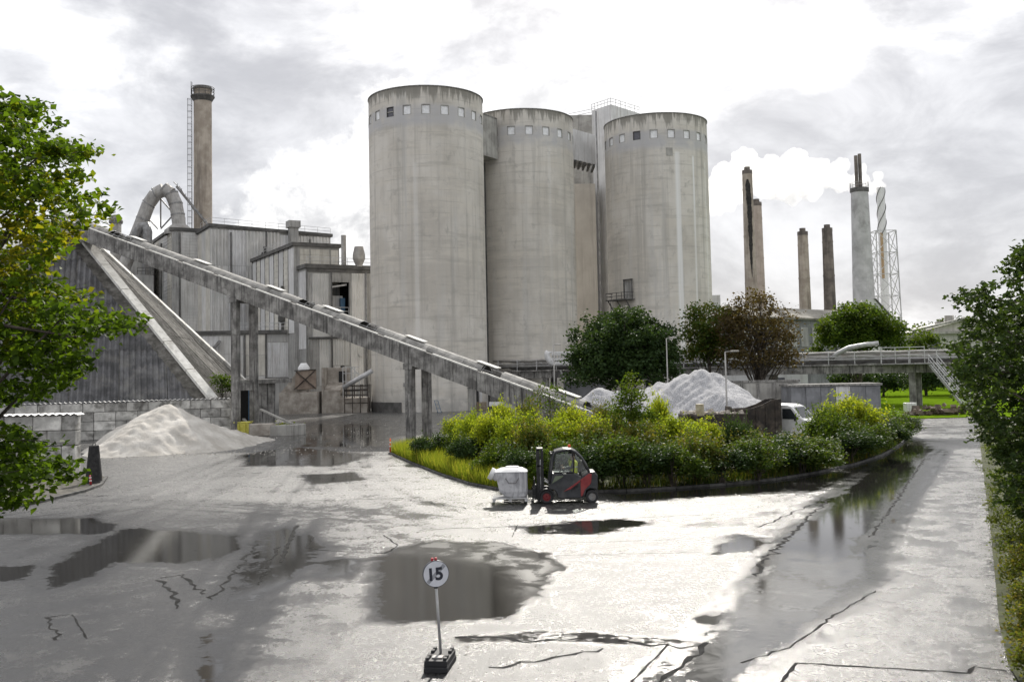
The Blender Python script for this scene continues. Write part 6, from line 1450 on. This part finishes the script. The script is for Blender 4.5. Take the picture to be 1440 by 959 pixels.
for k in range(3):
    L = (x1 - x0) / 3; mb = MB(); block(mb, (x0 + L * k, 112), (x0 + L * (k + 1) - .04, 112), .5, 0, 3.75); mb.build('wall_panel', M_shed, cw)
mb = MB(); block(mb, (x0 - .1, 111.9), (x1 + .1, 111.9), .7, 3.75, 3.9); mb.build('coping', M_conc, cw)
# low white building under the bridge
lb = thing('low_store', 'low pale store with a grilled window, seen under the pipe bridge', 'building', ZG(1080, 150))
x0, x1 = ZG(960, 150).x, ZG(1135, 150).x
mb = MB(); block(mb, (x0, 150), (x1, 150), 6, 0, 4.4); mb.build('wall', M_clad_w, lb)
for px in (1078, 1095): mb = MB(); x = ZG(px, 150).x; mb.box((x, 149.95, 2.6), (1.6, .1, 1.3)); mb.build('window', M_wind, lb)
mb = MB(); block(mb, (x0, 149.8), (x1, 149.8), 6.4, 4.4, 4.65); mb.build('roof', M_trim, lb)

# ------------------------------------------------------------------ items on the lawn edge and at the silo foot
ib = G(1280, 582); g_ = thing('caged_tank', 'white caged liquid tank standing by the bridge column', 'tank', ib)
mb = MB(); mb.box(ib + Vector((0, 0, .68)), (1.05, .95, .95)); mb.build('tank', M_whitepaint, g_, bevel=.05)
mb = MB(); mb.box(ib + Vector((0, 0, .08)), (1.15, 1.0, .15)); mb.build('pallet', M_wood, g_)
mb = MB()
for k in range(5):
    x = -.52 + k * .26; mb.tube([ib + Vector((x, -.5, .15)), ib + Vector((x, -.5, 1.2))], .015, 4)
for z in (.3, .6, .9, 1.2): mb.tube([ib + Vector((-.54, -.5, z)), ib + Vector((.54, -.5, z))], .015, 4)
mb.build('cage', M_galv, g_)
mb = MB(); lp_ = G(1322, 584)
scatter_stones(mb, 70, lambda r_: lp_ + Vector((r_.gauss(0, 1.5), r_.gauss(0, .5), abs(r_.gauss(.25, .28)))), .2, .75, 14)
stuff(tag(mb.build('rubble', pmat('mixed_rubble', (.12, .09, .07), (.26, .21, .17), 1.5, .9, .5, 10, dirt=(.05, .05, .05), dscale=1, dfac=.6)), 'pile of brown rubble and scrap at the lawn edge beside the stairs', 'rubble'))
# pallet, blue cart, bollards and low trailer near the silo door
pp = G(677.5, 577); g_ = thing('wooden_pallet', 'wooden pallet leaning against the foot of the tall silo', 'pallet', pp)
lm = Matrix.Rotation(R_(-68), 3, 'X')
for k in range(6): mb = MB(); mb.box(pp + lm @ Vector((0, -.10 - k * .2, .07)) , (1.3, .13, .03), M=lm); mb.build('slat', M_wood, g_)
for x in (-.58, 0, .58): mb = MB(); mb.box(pp + lm @ Vector((x, -.6, 0)), (.1, 1.2, .11), M=lm); mb.build('stringer', M_wood, g_)
bp_ = G(612, 581); g_ = thing('hand_truck', 'blue steel hand truck leaning beside the conveyor column', 'hand truck', bp_)
mb = MB()
for s in (0, .45): mb.tube([bp_ + Vector((s + .35, -.2, .1)), bp_ + Vector((s - .1, .3, 1.6))], .035, 6)
for k in range(4): f = k / 3; mb.bar(bp_ + Vector((.35 - .45 * f, -.2 + .5 * f, .1 + 1.5 * f)), bp_ + Vector((.8 - .45 * f, -.2 + .5 * f, .1 + 1.5 * f)), .05, .05)
mb.build('frame', M_blue, g_)
mb = MB(); mb.bar(bp_ + Vector((.5, -.3, .05)), bp_ + Vector((1.0, -.3, .05)), .4, .03); mb.build('toe_plate', M_steel, g_)
for s in (.28, .87): wheel(g_, bp_ + Vector((s, -.1, .12)), .12, .06, M_steel, R_(90))
tp = ZG(703, 128); tr_ = thing('flat_trailer', 'small white sided flat trailer behind the conveyor foot', 'trailer', tp)
mb = MB(); mb.box(tp + Vector((0, 0, .95)), (3.0, 1.6, .5)); mb.build('bed', M_whitepaint, tr_, bevel=.03)
mb = MB(); mb.box(tp + Vector((0, .7, 2.0)), (2.6, .1, 1.7)); mb.build('headboard', M_trim, tr_)
for x in (-.9, .9):
    for y in (-.75, .75): wheel(tr_, tp + Vector((x, y, .36)), .36, .2, M_steel)
ws = G(640, 578); g_ = thing('bike_rack', 'thin steel hoop rail on the tall silo wall foot', 'rail', ws)
mb = MB(); mb.tube([ws + Vector((-.35, 0, 0)), ws + Vector((-.35, 0, .75)), ws + Vector((.35, 0, .75)), ws + Vector((.35, 0, 0))], .03, 6); mb.build('hoop', M_steel, g_)
# yellow tub by the hall columns
yp = Vector((*conv(0, 1.1).xy, 0)) + Vector((0, -.6, 0)); g_ = thing('yellow_tub', 'yellow plastic tub between the tall conveyor columns', 'tub', yp)
mb = MB(); mb.add([yp + Vector((x * (.55 + .09 * z), y * (.45 + .09 * z), z)) for z in (0, 1.15) for x, y in ((-1, -1), (1, -1), (1, 1), (-1, 1))], [(3, 2, 1, 0), (0, 1, 5, 4), (1, 2, 6, 5), (2, 3, 7, 6), (3, 0, 4, 7)]); mb.build('tub', M_yellow, g_)
mb = MB(); mb.box(yp + Vector((0, 0, 1.17)), (1.5, 1.3, .08)); mb.build('lid', M_yellow, g_, bevel=.02)
for x in (-.3, .3): mb = MB(); mb.bar(yp + Vector((x, -.58, .1)), yp + Vector((x, -.66, 1.05)), .12, .1, up=(0, 1, 0)); mb.build('rib', M_yellow, g_)
# concrete portal under the conveyor beside the hall
pq = ZG(367, 95); g_ = thing('tunnel_portal', 'dark concrete tunnel portal beneath the conveyor with a blue ladder', 'portal', pq)
def pz(px, py, d): return P(px, py, d)
a, b_ = ZG(361, 96), ZG(387, 97)
mb = MB(); block(mb, a, b_, 5, 0, 4.6); mb.build('pier', M_conc, g_)
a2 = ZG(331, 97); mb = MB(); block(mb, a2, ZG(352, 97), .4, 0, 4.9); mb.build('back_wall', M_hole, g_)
mb = MB(); block(mb, a2 + Vector((-.3, -1.0, 0)), b_ + Vector((.3, -1.2, 0)), 6, 4.6, 5.0); mb.build('roof_slab', M_conc, g_)
mb = MB()
for s in (0, .4): mb.tube([a + Vector((-.7 + s, -.4, 0)), a + Vector((-.7 + s, -.3, 4.5))], .04, 6)
for k in range(14): mb.tube([a + Vector((-.7, -.4, .3 + k * .3)), a + Vector((-.3, -.4, .3 + k * .3))], .025, 4)
mb.build('ladder', M_blue, g_)
for k in range(4): mb = MB(); mb.bar(ZG(336 + k * 2, 95) + Vector((0, 0, .2 + k * .35)), ZG(352, 94.5) + Vector((0, 0, .15 + k * .1)), .35, .12); mb.build('plank', M_conc2, g_)
kp = ZG(398, 90); g_ = thing('round_kerb', 'low round concrete kerb with weeds at the mouth of the tunnel portal', 'kerb', kp)
mb = MB(); mb.lathe([(2.0, 0), (2.0, .9), (1.75, .95), (1.7, .5), (.01, .5)], kp, 26); mb.build('ring', M_conc2, g_)
mb = MB(); mb.bar(kp + Vector((-2.2, .5, 2.3)), kp + Vector((1.0, -.4, .9)), .4, .12); mb.build('loose_plank', M_conc2, g_)
rr = np.random.default_rng(3); q = np.stack([rr.normal(-.2, .6, 400), rr.normal(0, .6, 400), np.abs(rr.normal(.55, .25, 400))], 1); stuff(leaves('weeds', q, .22, L_yellow, g_, 33, rr.uniform(0, 1, 400)))
bp2 = ZG(368, 88.5); mb = MB(); mb.box(bp2 + Vector((0, 0, .55)), (2.2, 1.2, 1.1), R_(20)); tag(mb.build('concrete_slab_block', M_dusty, None, bevel=.08), 'dusty concrete block at the foot of the tall conveyor column', 'block')
# crusher hoppers between factory and yard
hq = ZG(418, 132); g_ = thing('loading_hopper', 'dusty sloped loading hopper with a rusty panel, in front of the annex', 'hopper', hq)
x0, x1 = ZG(392, 132).x, ZG(446, 132).x
mb = MB(); block(mb, (x0, 132), (x1, 132), 4, 0, 2.9); mb.build('base', M_dusty, g_)
mb = MB(); mb.extr([(0, 0), (3.4, 0), (3.4, 3.0), (2.4, 3.0)], (x0 + .2, 132.2, 2.9), (1, 0, 0), (0, 0, 1), -3); mb.build('chute', M_dusty, g_)
mb = MB(); mb.extr([(0, 0), (2.9, 0), (2.9, 2.6), (.2, 2.4)], (x1 - 3.0, 131.9, 3.3), (1, 0, 0), (0, 0, 1), .12); mb.build('rust_panel', pmat('brown_panel', (.20, .15, .12), (.32, .26, .21), 1, .8, .2), g_)
for a, b_ in (((0, 0), (2.9, 2.6)), ((2.9, 0), (0.2, 2.4)), ((0, 2.5), (2.9, 2.6))): mb = MB(); mb.bar((x1 - 3.0 + a[0], 131.7, 3.3 + a[1]), (x1 - 3.0 + b_[0], 131.7, 3.3 + b_[1]), .12, .12); mb.build('brace', M_rust, g_)
hq = ZG(478, 133); g_ = thing('loading_hopper', 'tall dusty open hopper with side walls and a steel cage, beside the tall silo', 'hopper', hq)
x0, x1 = ZG(452, 133).x, ZG(480, 133).x; x2 = ZG(516, 133).x; zt_ = P(460, 517, 133).z
mb = MB(); block(mb, (x0, 133), (x1, 133), 3.5, 0, 2.3); block(mb, (x1 + .05, 132.6), (x2, 132.6), 3.5, 0, 2.0); mb.build('base', M_dusty, g_)
mb = MB(); block(mb, (x0, 136), (x1 + .6, 136), .3, 2.3, zt_); mb.extr([(0, 2.3), (3.0, 2.3), (3.0, zt_), (0, zt_)], (x0, 133, 0), (0, 1, 0), (0, 0, 1), .25); mb.build('hopper_wall', M_dusty, g_)
mb = MB(); mb.extr([(0, 2.3), (3.0, 3.2), (3.0, 4.2), (0, 3.0)], (x0 + .3, 133.1, 0), (0, 1, 0), (0, 0, 1), 2.2); mb.build('spill', M_dusty, g_)
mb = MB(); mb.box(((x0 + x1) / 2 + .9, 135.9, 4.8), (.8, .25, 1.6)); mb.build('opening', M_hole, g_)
mb = MB(); xx = x1 + .2
for x in (xx, xx + 1.2, xx + 2.2): 
    for y in (133, 135.5): mb.bar((x, y, 2.0), (x, y, zt_ - (0 if x < xx + 2 else 1.2)), .10, .10, up=(0, 1, 0))
for z in (3.0, 4.2, 5.3, zt_): mb.bar((xx, 133, z), (xx + 2.2, 133, z - (0 if z < zt_ else 0)), .08, .08)
mb.bar((xx + 1.2, 133, zt_), (xx + 2.4, 133, zt_ - 1.3), .1, .1); mb.build('cage_frame', M_galv, g_)
mb = MB()
for x in np.linspace(x1 + .6, x2 + .3, 4):
    for y in (131.8, 133.5): mb.bar((x, y, 0), (x, y, 3.8), .12, .12, up=(0, 1, 0))
for z in (1.3, 2.4, 3.6): mb.bar((x1 + .6, 131.8, z), (x2 + .3, 131.8, z), .10, .14)
mb.bar((x1 + .6, 131.7, 3.0), (x2 + .3, 131.7, 3.05), .12, .25); mb.build('scaffold', M_rust, g_)
mb = MB(); mb.tube([(x1 + .5, 131.4, 3.4), (x2 + 1, 131, 5.6)], .32, 10); mb.build('pipe', M_galv, g_, smooth=True)
mb = MB(); mb.tube([(x0 - 3, 132.5, 4.4), (x0 - 2.6, 132.4, 5.6), (x0 - 1.8, 132.4, 5.9), (x0 - 2.2, 132.4, 6.6)], .3, 9); mb.lathe([(.01, 5.0), (.8, 5.3), (.8, 6.2), (.4, 6.8), (.01, 6.8)], (x0 - 2.3, 132.6, 0), 14); mb.build('dust_valve', M_whitepaint, g_, smooth=True)
# ------------------------------------------------------------------ forklift, its load and driver
fo = G(800.6, 708) + Vector((0, .58, 0))
fk = thing('forklift', 'dark grey and red forklift truck with an enclosed cab, on the wet yard', 'forklift', fo)
M_fk = pmat('forklift_grey', (.030, .032, .036), (.055, .057, .062), 2.5, .38, .05, 20, dirt=(.12, .115, .11), dscale=1.6, dfac=.5)
M_fkd = pmat('mast_black', (.014, .014, .015), (.03, .03, .032), 3, .45, .05)
M_fkr = pmat('forklift_red', (.20, .026, .03), (.30, .045, .045), 3, .4, .05, dirt=(.22, .10, .09), dscale=2, dfac=.4)
M_cab = glass('cab_glass', (.72, .78, .76))
def K(x, y, z): return fo + Vector((x, y, z))
def side_plate(poly, y0, y1, name, mat, parent=fk, bevel=.015):
    mb = MB(); mb.extr(poly, K(0, y1, 0), (1, 0, 0), (0, 0, 1), y1 - y0); return mb.build(name, mat, parent, bevel=bevel)
body = profile_body(fk, [(-.84, .60), (-.62, .56), (-.50, .42), (-.46, .20), (.60, .20), (.64, 1.02), (.30, 1.24), (-.70, 1.26)], fo, .52, M_fk, 'chassis')
cwt = profile_body(fk, [(.56, .28), (.66, .28), (.70, .52), (.86, .60), (1.08, .58), (1.20, .48), (1.22, 1.12), (1.10, 1.30), (.86, 1.30), (.52, 1.12)], fo, .54, M_fk, 'counterweight')
for y0, y1 in ((-.565, -.53), (.53, .565)):
    side_plate([(.49, .27), (.56, .31), (.66, .55), (.92, .80), (.97, 1.20), (.86, 1.23), (.49, .97)], y0, y1, 'red_side_panel', M_fkr, cwt)
    side_plate([(-.24, .49), (.08, .70), (.47, .965), (.47, .88), (.10, .60)], y0, y1, 'red_flash', M_fkr, body)
    for k in range(5): side_plate([(.08 + k * .066, .50 + k * .036), (.115 + k * .066, .52 + k * .036), (.145 + k * .066, .66 + k * .036), (.11 + k * .066, .64 + k * .036)], y0 - .003, y1 + .003, 'dark_lettering', M_fkd, body, 0)
    side_plate([(-.70, .84), (-.28, 1.08), (-.20, 1.16), (-.56, 1.14)], y0, y1, 'lower_door_glass', flat('tinted_glass', (.16, .19, .13), .08), body, 0)
for y in (-.50, .50):                                        # overhead guard
    mb = MB(); mb.tube([K(-.80, y, .82), K(-.70, y, 1.5), K(-.60, y, 2.02), K(-.50, y, 2.13), K(-.2, y, 2.19), (K(.12, y, 2.20)), K(.32, y, 2.10), K(.56, y, 1.86), K(.72, y, 1.6), K(.86, y, 1.28)], .055, 8); mb.build('guard_pillar', M_fk, fk, smooth=True)
    mb = MB(); mb.tube([K(.20, y, 1.22), K(.24, y, 1.7), K(.16, y, 2.18)], .035, 8); mb.build('door_post', M_fkd, fk)
    s = -1 if y < 0 else 1
    mb = MB(); mb.add([K(-.60, y, 1.28), K(.19, y, 1.28), K(.19, y, 2.05), K(-.50, y, 2.03)], [(0, 1, 2, 3)]); mb.build('door_window', M_cab, fk)
    mb = MB(); mb.add([K(.26, y, 1.28), K(.78, y, 1.28), K(.55, y, 1.76), K(.30, y, 2.02)], [(0, 1, 2, 3)]); mb.build('rear_quarter_window', M_cab, fk)
    mb = MB(); mb.tube([K(-.63, y, 1.27), K(.2, y, 1.27)], .035, 6); mb.build('window_sill', M_fkd, fk)
mb = MB(); mb.add([K(-.68, -.46, 1.28), K(-.68, .46, 1.28), K(-.53, .46, 2.08), K(-.53, -.46, 2.08)], [(0, 1, 2, 3)]); mb.build('windscreen', M_cab, fk)
mb = MB()
for k, (xa, za, xb, zb_) in enumerate(((-.56, 2.10, -.2, 2.21), (-.2, 2.21, .14, 2.21), (.14, 2.21, .36, 2.08))): mb.add([K(xa, -.5, za), K(xb, -.5, zb_), K(xb, .5, zb_), K(xa, .5, za), K(xa, -.5, za + .04), K(xb, -.5, zb_ + .04), K(xb, .5, zb_ + .04), K(xa, .5, za + .04)], [(3, 2, 1, 0), (4, 5, 6, 7), (0, 1, 5, 4), (1, 2, 6, 5), (2, 3, 7, 6), (3, 0, 4, 7)])
mb.build('roof', M_fk, fk)
for y in (-.40, .40): mb = MB(); mb.box(K(-.70, y, 2.02), (.10, .14, .12)); mb.build('work_lamp', M_fkd, fk, bevel=.02)
mb = MB(); mb.lathe([(.05, 2.25), (.06, 2.27), (.06, 2.34), (.03, 2.37), (.01, 2.37)], K(.1, .3, 0) - Vector((0, 0, 0)), 12); mb.build('beacon', M_orange, fk)
for x, r, wd in ((-.93, .285, .24), (.96, .265, .20)):
    for y in (-.46, .46): wheel(fk, K(x, y, r), r, wd, M_fkr if x < 0 else M_steel)
for y in (-.60, .60):                                        # front mudguard
    mb = MB(); ps = [(-.93 + .345 * math.cos(a), .285 + .345 * math.sin(a)) for a in np.linspace(R_(5), R_(175), 12)]; ps2 = [(-.93 + .30 * math.cos(a), .285 + .30 * math.sin(a)) for a in np.linspace(R_(175), R_(5), 12)]
    mb.extr(ps + ps2, K(0, y if y > 0 else y + .26, 0), (1, 0, 0), (0, 0, 1), .26); mb.build('mudguard', M_fkd, fk)
mb = MB(); mb.box(K(.30, 0, 1.12), (.46, .5, .12)); mb.bar(K(.50, 0, 1.15), K(.60, 0, 1.72), .46, .1, up=(1, 0, 0)); mb.build('seat', M_black, fk, bevel=.03)
mb = MB(); mb.tube([K(-.42, 0, 1.0), K(-.30, 0, 1.36)], .03, 6); mb.tube([K(-.30 + .17 * math.sin(a) * .3, .17 * math.cos(a), 1.38 + .17 * math.sin(a) * .9 * .6) for a in np.linspace(0, 6.283, 17)], .015, 5); mb.build('steering_wheel', M_black, fk)
# mast
for y in (-.34, .34):
    mb = MB(); mb.box(K(-1.25, y, 1.17), (.14, .08, 2.22)); rail = mb.build('mast_rail', M_fkd, fk, bevel=.01)
    mb = MB(); mb.box(K(-1.08, y * .78, 1.14), (.11, .07, 2.12)); mb.build('inner_rail', M_fkd, fk, bevel=.01)
    mb = MB(); mb.tube([K(-1.15, y * .55, .3), K(-1.15, y * .55, 1.1)], .045, 10); mb.tube([K(-1.15, y * .55, 1.1), K(-1.15, y * .55, 1.75)], .028, 8); mb.build('lift_cylinder', M_galv, fk, smooth=True)
    mb = MB(); mb.tube([K(-1.0, y * 1.2, .95), K(-.72, y * 1.2, .75)], .035, 8); mb.build('tilt_cylinder', M_galv, fk)
mb = MB()
for z in (2.24, 1.55, .35): mb.box(K(-1.17, 0, z), (.24, .76, .07))
mb.build('cross_member', M_fkd, fk)
mb = MB()
for z in (.28, .62): mb.box(K(-1.42, 0, z), (.08, 1.0, .10))
for y in (-.45, -.15, .15, .45): mb.box(K(-1.42, y, .62), (.05, .05, .8))
mb.box(K(-1.36, 0, .45), (.14, .5, .6)); mb.build('carriage', M_fkd, fk)
mb = MB()
for y in (-.25, .05, .2): mb.tube([K(-1.36, y, .5), K(-1.48, y, .75), K(-1.52, y, .6), K(-1.44, y, .35)], .018, 5)
mb.build('hydraulic_hose', M_black, fk)
for y in (-.28, .28): mb = MB(); mb.box(K(-1.49, y, .34), (.05, .12, .55)); mb.box(K(-2.10, y, .085), (1.25, .12, .045)); mb.build('fork', M_fkd, fk)

# pallet and hopper bin on the forks
pq = K(-2.45, 0, 0); g_ = thing('load_pallet', 'grimy grey pallet riding on the forklift forks', 'pallet', pq)
M_pal = pmat('grey_pallet', (.40, .40, .40), (.56, .56, .56), 3, .8, .2, 14, dirt=(.2, .2, .2), dscale=2)
for k in range(5): mb = MB(); mb.box(K(-2.45, -.48 + k * .24, .245), (1.5, .14, .03)); mb.build('deck_board', M_pal, g_)
for x in (-3.12, -2.45, -1.78):
    mb = MB(); mb.box(K(x, 0, .17), (.12, 1.1, .11)); mb.build('bearer', M_pal, g_)
    
hb = K(-2.4, 0, .26); g_ = thing('hopper_bin', 'white grime stained hopper bin with a capped spout, carried on the forks', 'bin', hb)
M_bin = pmat('stained_plastic', (.54, .54, .56), (.68, .68, .70), 1.6, .6, .2, 10, streak=(.22, .22, .24), sfac=.8, sscale=4.5, dirt=(.30, .30, .32), dscale=2.2, dfac=.7)
def loft(rings, name, mat, parent, n=24, sm=True):
    """rings of (x centre, y half, x half, z), superellipse sections"""
    mb = MB(); vs = []
    for cx, hx, hy, z, e in rings:
        for k in range(n):
            a = 2 * math.pi * k / n; c, s = math.cos(a), math.sin(a)
            vs.append(K(cx + hx * math.copysign(abs(c) ** e, c), hy * math.copysign(abs(s) ** e, s), z))
    m_ = len(rings); mb.add(vs, [(i * n + k, i * n + (k + 1) % n, (i + 1) * n + (k + 1) % n, (i + 1) * n + k) for i in range(m_ - 1) for k in range(n)] + [tuple(range(n - 1, -1, -1)), tuple(range((m_ - 1) * n, m_ * n))])
    return mb.build(name, mat, parent, smooth=False)
loft([(-2.18, .44, .40, .27, .5), (-2.22, .50, .46, .34, .4), (-2.30, .60, .52, .52, .35), (-2.35, .64, .55, .95, .3), (-2.39, .68, .56, 1.28, .3), (-2.39, .69, .57, 1.33, .3)], 'bin_body', M_bin, g_)
ld_ = loft([(-2.39, .70, .58, 1.335, .3), (-2.39, .68, .56, 1.36, .35), (-2.36, .48, .40, 1.46, .6), (-2.34, .30, .28, 1.48, 1), (-2.34, .28, .26, 1.53, 1), (-2.34, .05, .05, 1.54, 1)], 'lid', M_whitepaint, g_)
mb = MB(); mb.tube([K(-2.33, 0, 1.53), K(-2.33, 0, 1.58)], .03, 6); mb.build('knob', M_trim, ld_)
mb = MB(); mb.tube([K(-2.95, 0, 1.10), K(-3.14, 0, 1.20)], .20, 16); mb.build('spout', M_bin, g_, smooth=False)
mb = MB(); mb.tube([K(-3.12, 0, 1.19), K(-3.28, 0, 1.275)], .25, 16); mb.build('spout_cap', M_whitepaint, g_)
for y in (-.57, .57): mb = MB(); mb.tube([K(-2.62, y, 1.1), K(-2.5, y * 1.05, .9), K(-2.2, y * 1.05, .9), K(-2.08, y, 1.1)], .02, 6); mb.build('handle', M_steel, g_)

# driver
dp_ = K(.26, 0, 1.19); dr_ = thing('person', 'person in a yellow hi-vis vest seated at the forklift wheel, looking ahead', 'person', dp_)
sk = [((.0, 0, .06), .15, None), ((-.01, 0, .28), .15, 0), ((-.02, 0, .46), .165, 1), ((-.03, 0, .56), .07, 2), ((-.05, 0, .66), .085, 3), ((-.06, 0, .74), .10, 4), ((-.05, 0, .82), .075, 5)]
for s in (-1, 1):
    b0 = len(sk)
    sk += [((-.02, s * .19, .48), .075, 2), ((-.12, s * .24, .24), .055, b0), ((-.36, s * .16, .22), .042, b0 + 1), ((-.45, s * .14, .24), .04, b0 + 2)]
    for f_ in range(4): sk.append(((-.53 + .008 * abs(f_ - 1), s * (.14 + (f_ - 1.5) * .022), .235), .010, b0 + 3)); sk.append(((-.55 + .008 * abs(f_ - 1), s * (.14 + (f_ - 1.5) * .022), .20), .009, len(sk) - 1))
    sk.append(((-.48, s * .09, .25), .012, b0 + 3)); sk.append(((-.51, s * .085, .225), .010, len(sk) - 1))
    l0 = len(sk)
    sk += [((-.08, s * .11, .04), .095, 0), ((-.46, s * .13, .04), .07, l0), ((-.52, s * .13, -.36), .05, l0 + 1), ((-.62, s * .13, -.42), .045, l0 + 2)]
me = bpy.data.meshes.new('body'); me.from_pydata([p for p, _, _ in sk], [(i, a[2]) for i, a in enumerate(sk) if a[2] is not None], [])
bo = bpy.data.objects.new('body', me); col.objects.link(bo); bo.parent = dr_
bo.modifiers.new('skin', 'SKIN'); lay = me.skin_vertices[0]
for i, (_, r, _) in enumerate(sk): lay.data[i].radius = (r, r)
lay.data[0].use_root = True
ss = bo.modifiers.new('subsurf', 'SUBSURF'); ss.levels = 1; ss.render_levels = 2
bm_ = bpy.data.materials.new('person_skin_and_clothes'); bm_.use_nodes = True; t = NT(bm_.node_tree)
oc = t.n('ShaderNodeTexCoord').outputs['Object']; x_, y_, z_ = t.xyz(oc)
skin_f = t.m('MAXIMUM', t.step(z_, .565, .575), t.m('MULTIPLY', t.step(x_, -.40, -.41), t.step(z_, .15, .16)))
t.link(t.mix(skin_f, (.03, .035, .05), (.50, .32, .24)), bm_.node_tree.nodes['Principled BSDF'].inputs['Base Color']); me.materials.append(bm_)
def ringmesh(rings, name, mat, n=16):
    mb = MB(); vs = []
    for cx, hx, hy, z in rings: vs += [dp_ + Vector((cx + hx * math.cos(2 * math.pi * k / n), hy * math.sin(2 * math.pi * k / n), z)) for k in range(n)]
    mb.add(vs, [(i * n + k, i * n + (k + 1) % n, (i + 1) * n + (k + 1) % n, (i + 1) * n + k) for i in range(len(rings) - 1) for k in range(n)]); return mb.build(name, mat, dr_, smooth=True)
M_vis = flat('hi_vis_yellow', (.70, .80, .05), .6)
ringmesh([(0, .17, .21, .02), (-.01, .18, .22, .25), (-.02, .19, .25, .42), (-.02, .15, .22, .50), (-.03, .08, .10, .545)], 'vest', M_vis)
ringmesh([(-.01, .184, .224, .26), (-.012, .186, .228, .30)], 'reflective_band', M_whitepaint)
ringmesh([(-.045, .115, .10, .735), (-.04, .118, .104, .79), (-.04, .09, .08, .85), (-.04, .005, .005, .872)], 'hair', flat('dark_hair', (.03, .022, .018), .7))
mb = MB(); mb.box(dp_ + Vector((-.163, 0, .715)), (.03, .022, .035)); mb.build('nose', bm_, dr_, bevel=.008)
for s in (-1, 1):
    mb = MB(); mb.box(dp_ + Vector((-.152, s * .035, .742)), (.012, .022, .012)); mb.build('eye', M_black, dr_)
    mb = MB(); mb.box(dp_ + Vector((-.05, s * .098, .725)), (.04, .02, .055)); mb.build('ear', bm_, dr_, bevel=.008)
mb = MB(); mb.box(dp_ + Vector((-.148, 0, .678)), (.012, .045, .01)); mb.build('mouth', M_red, dr_)
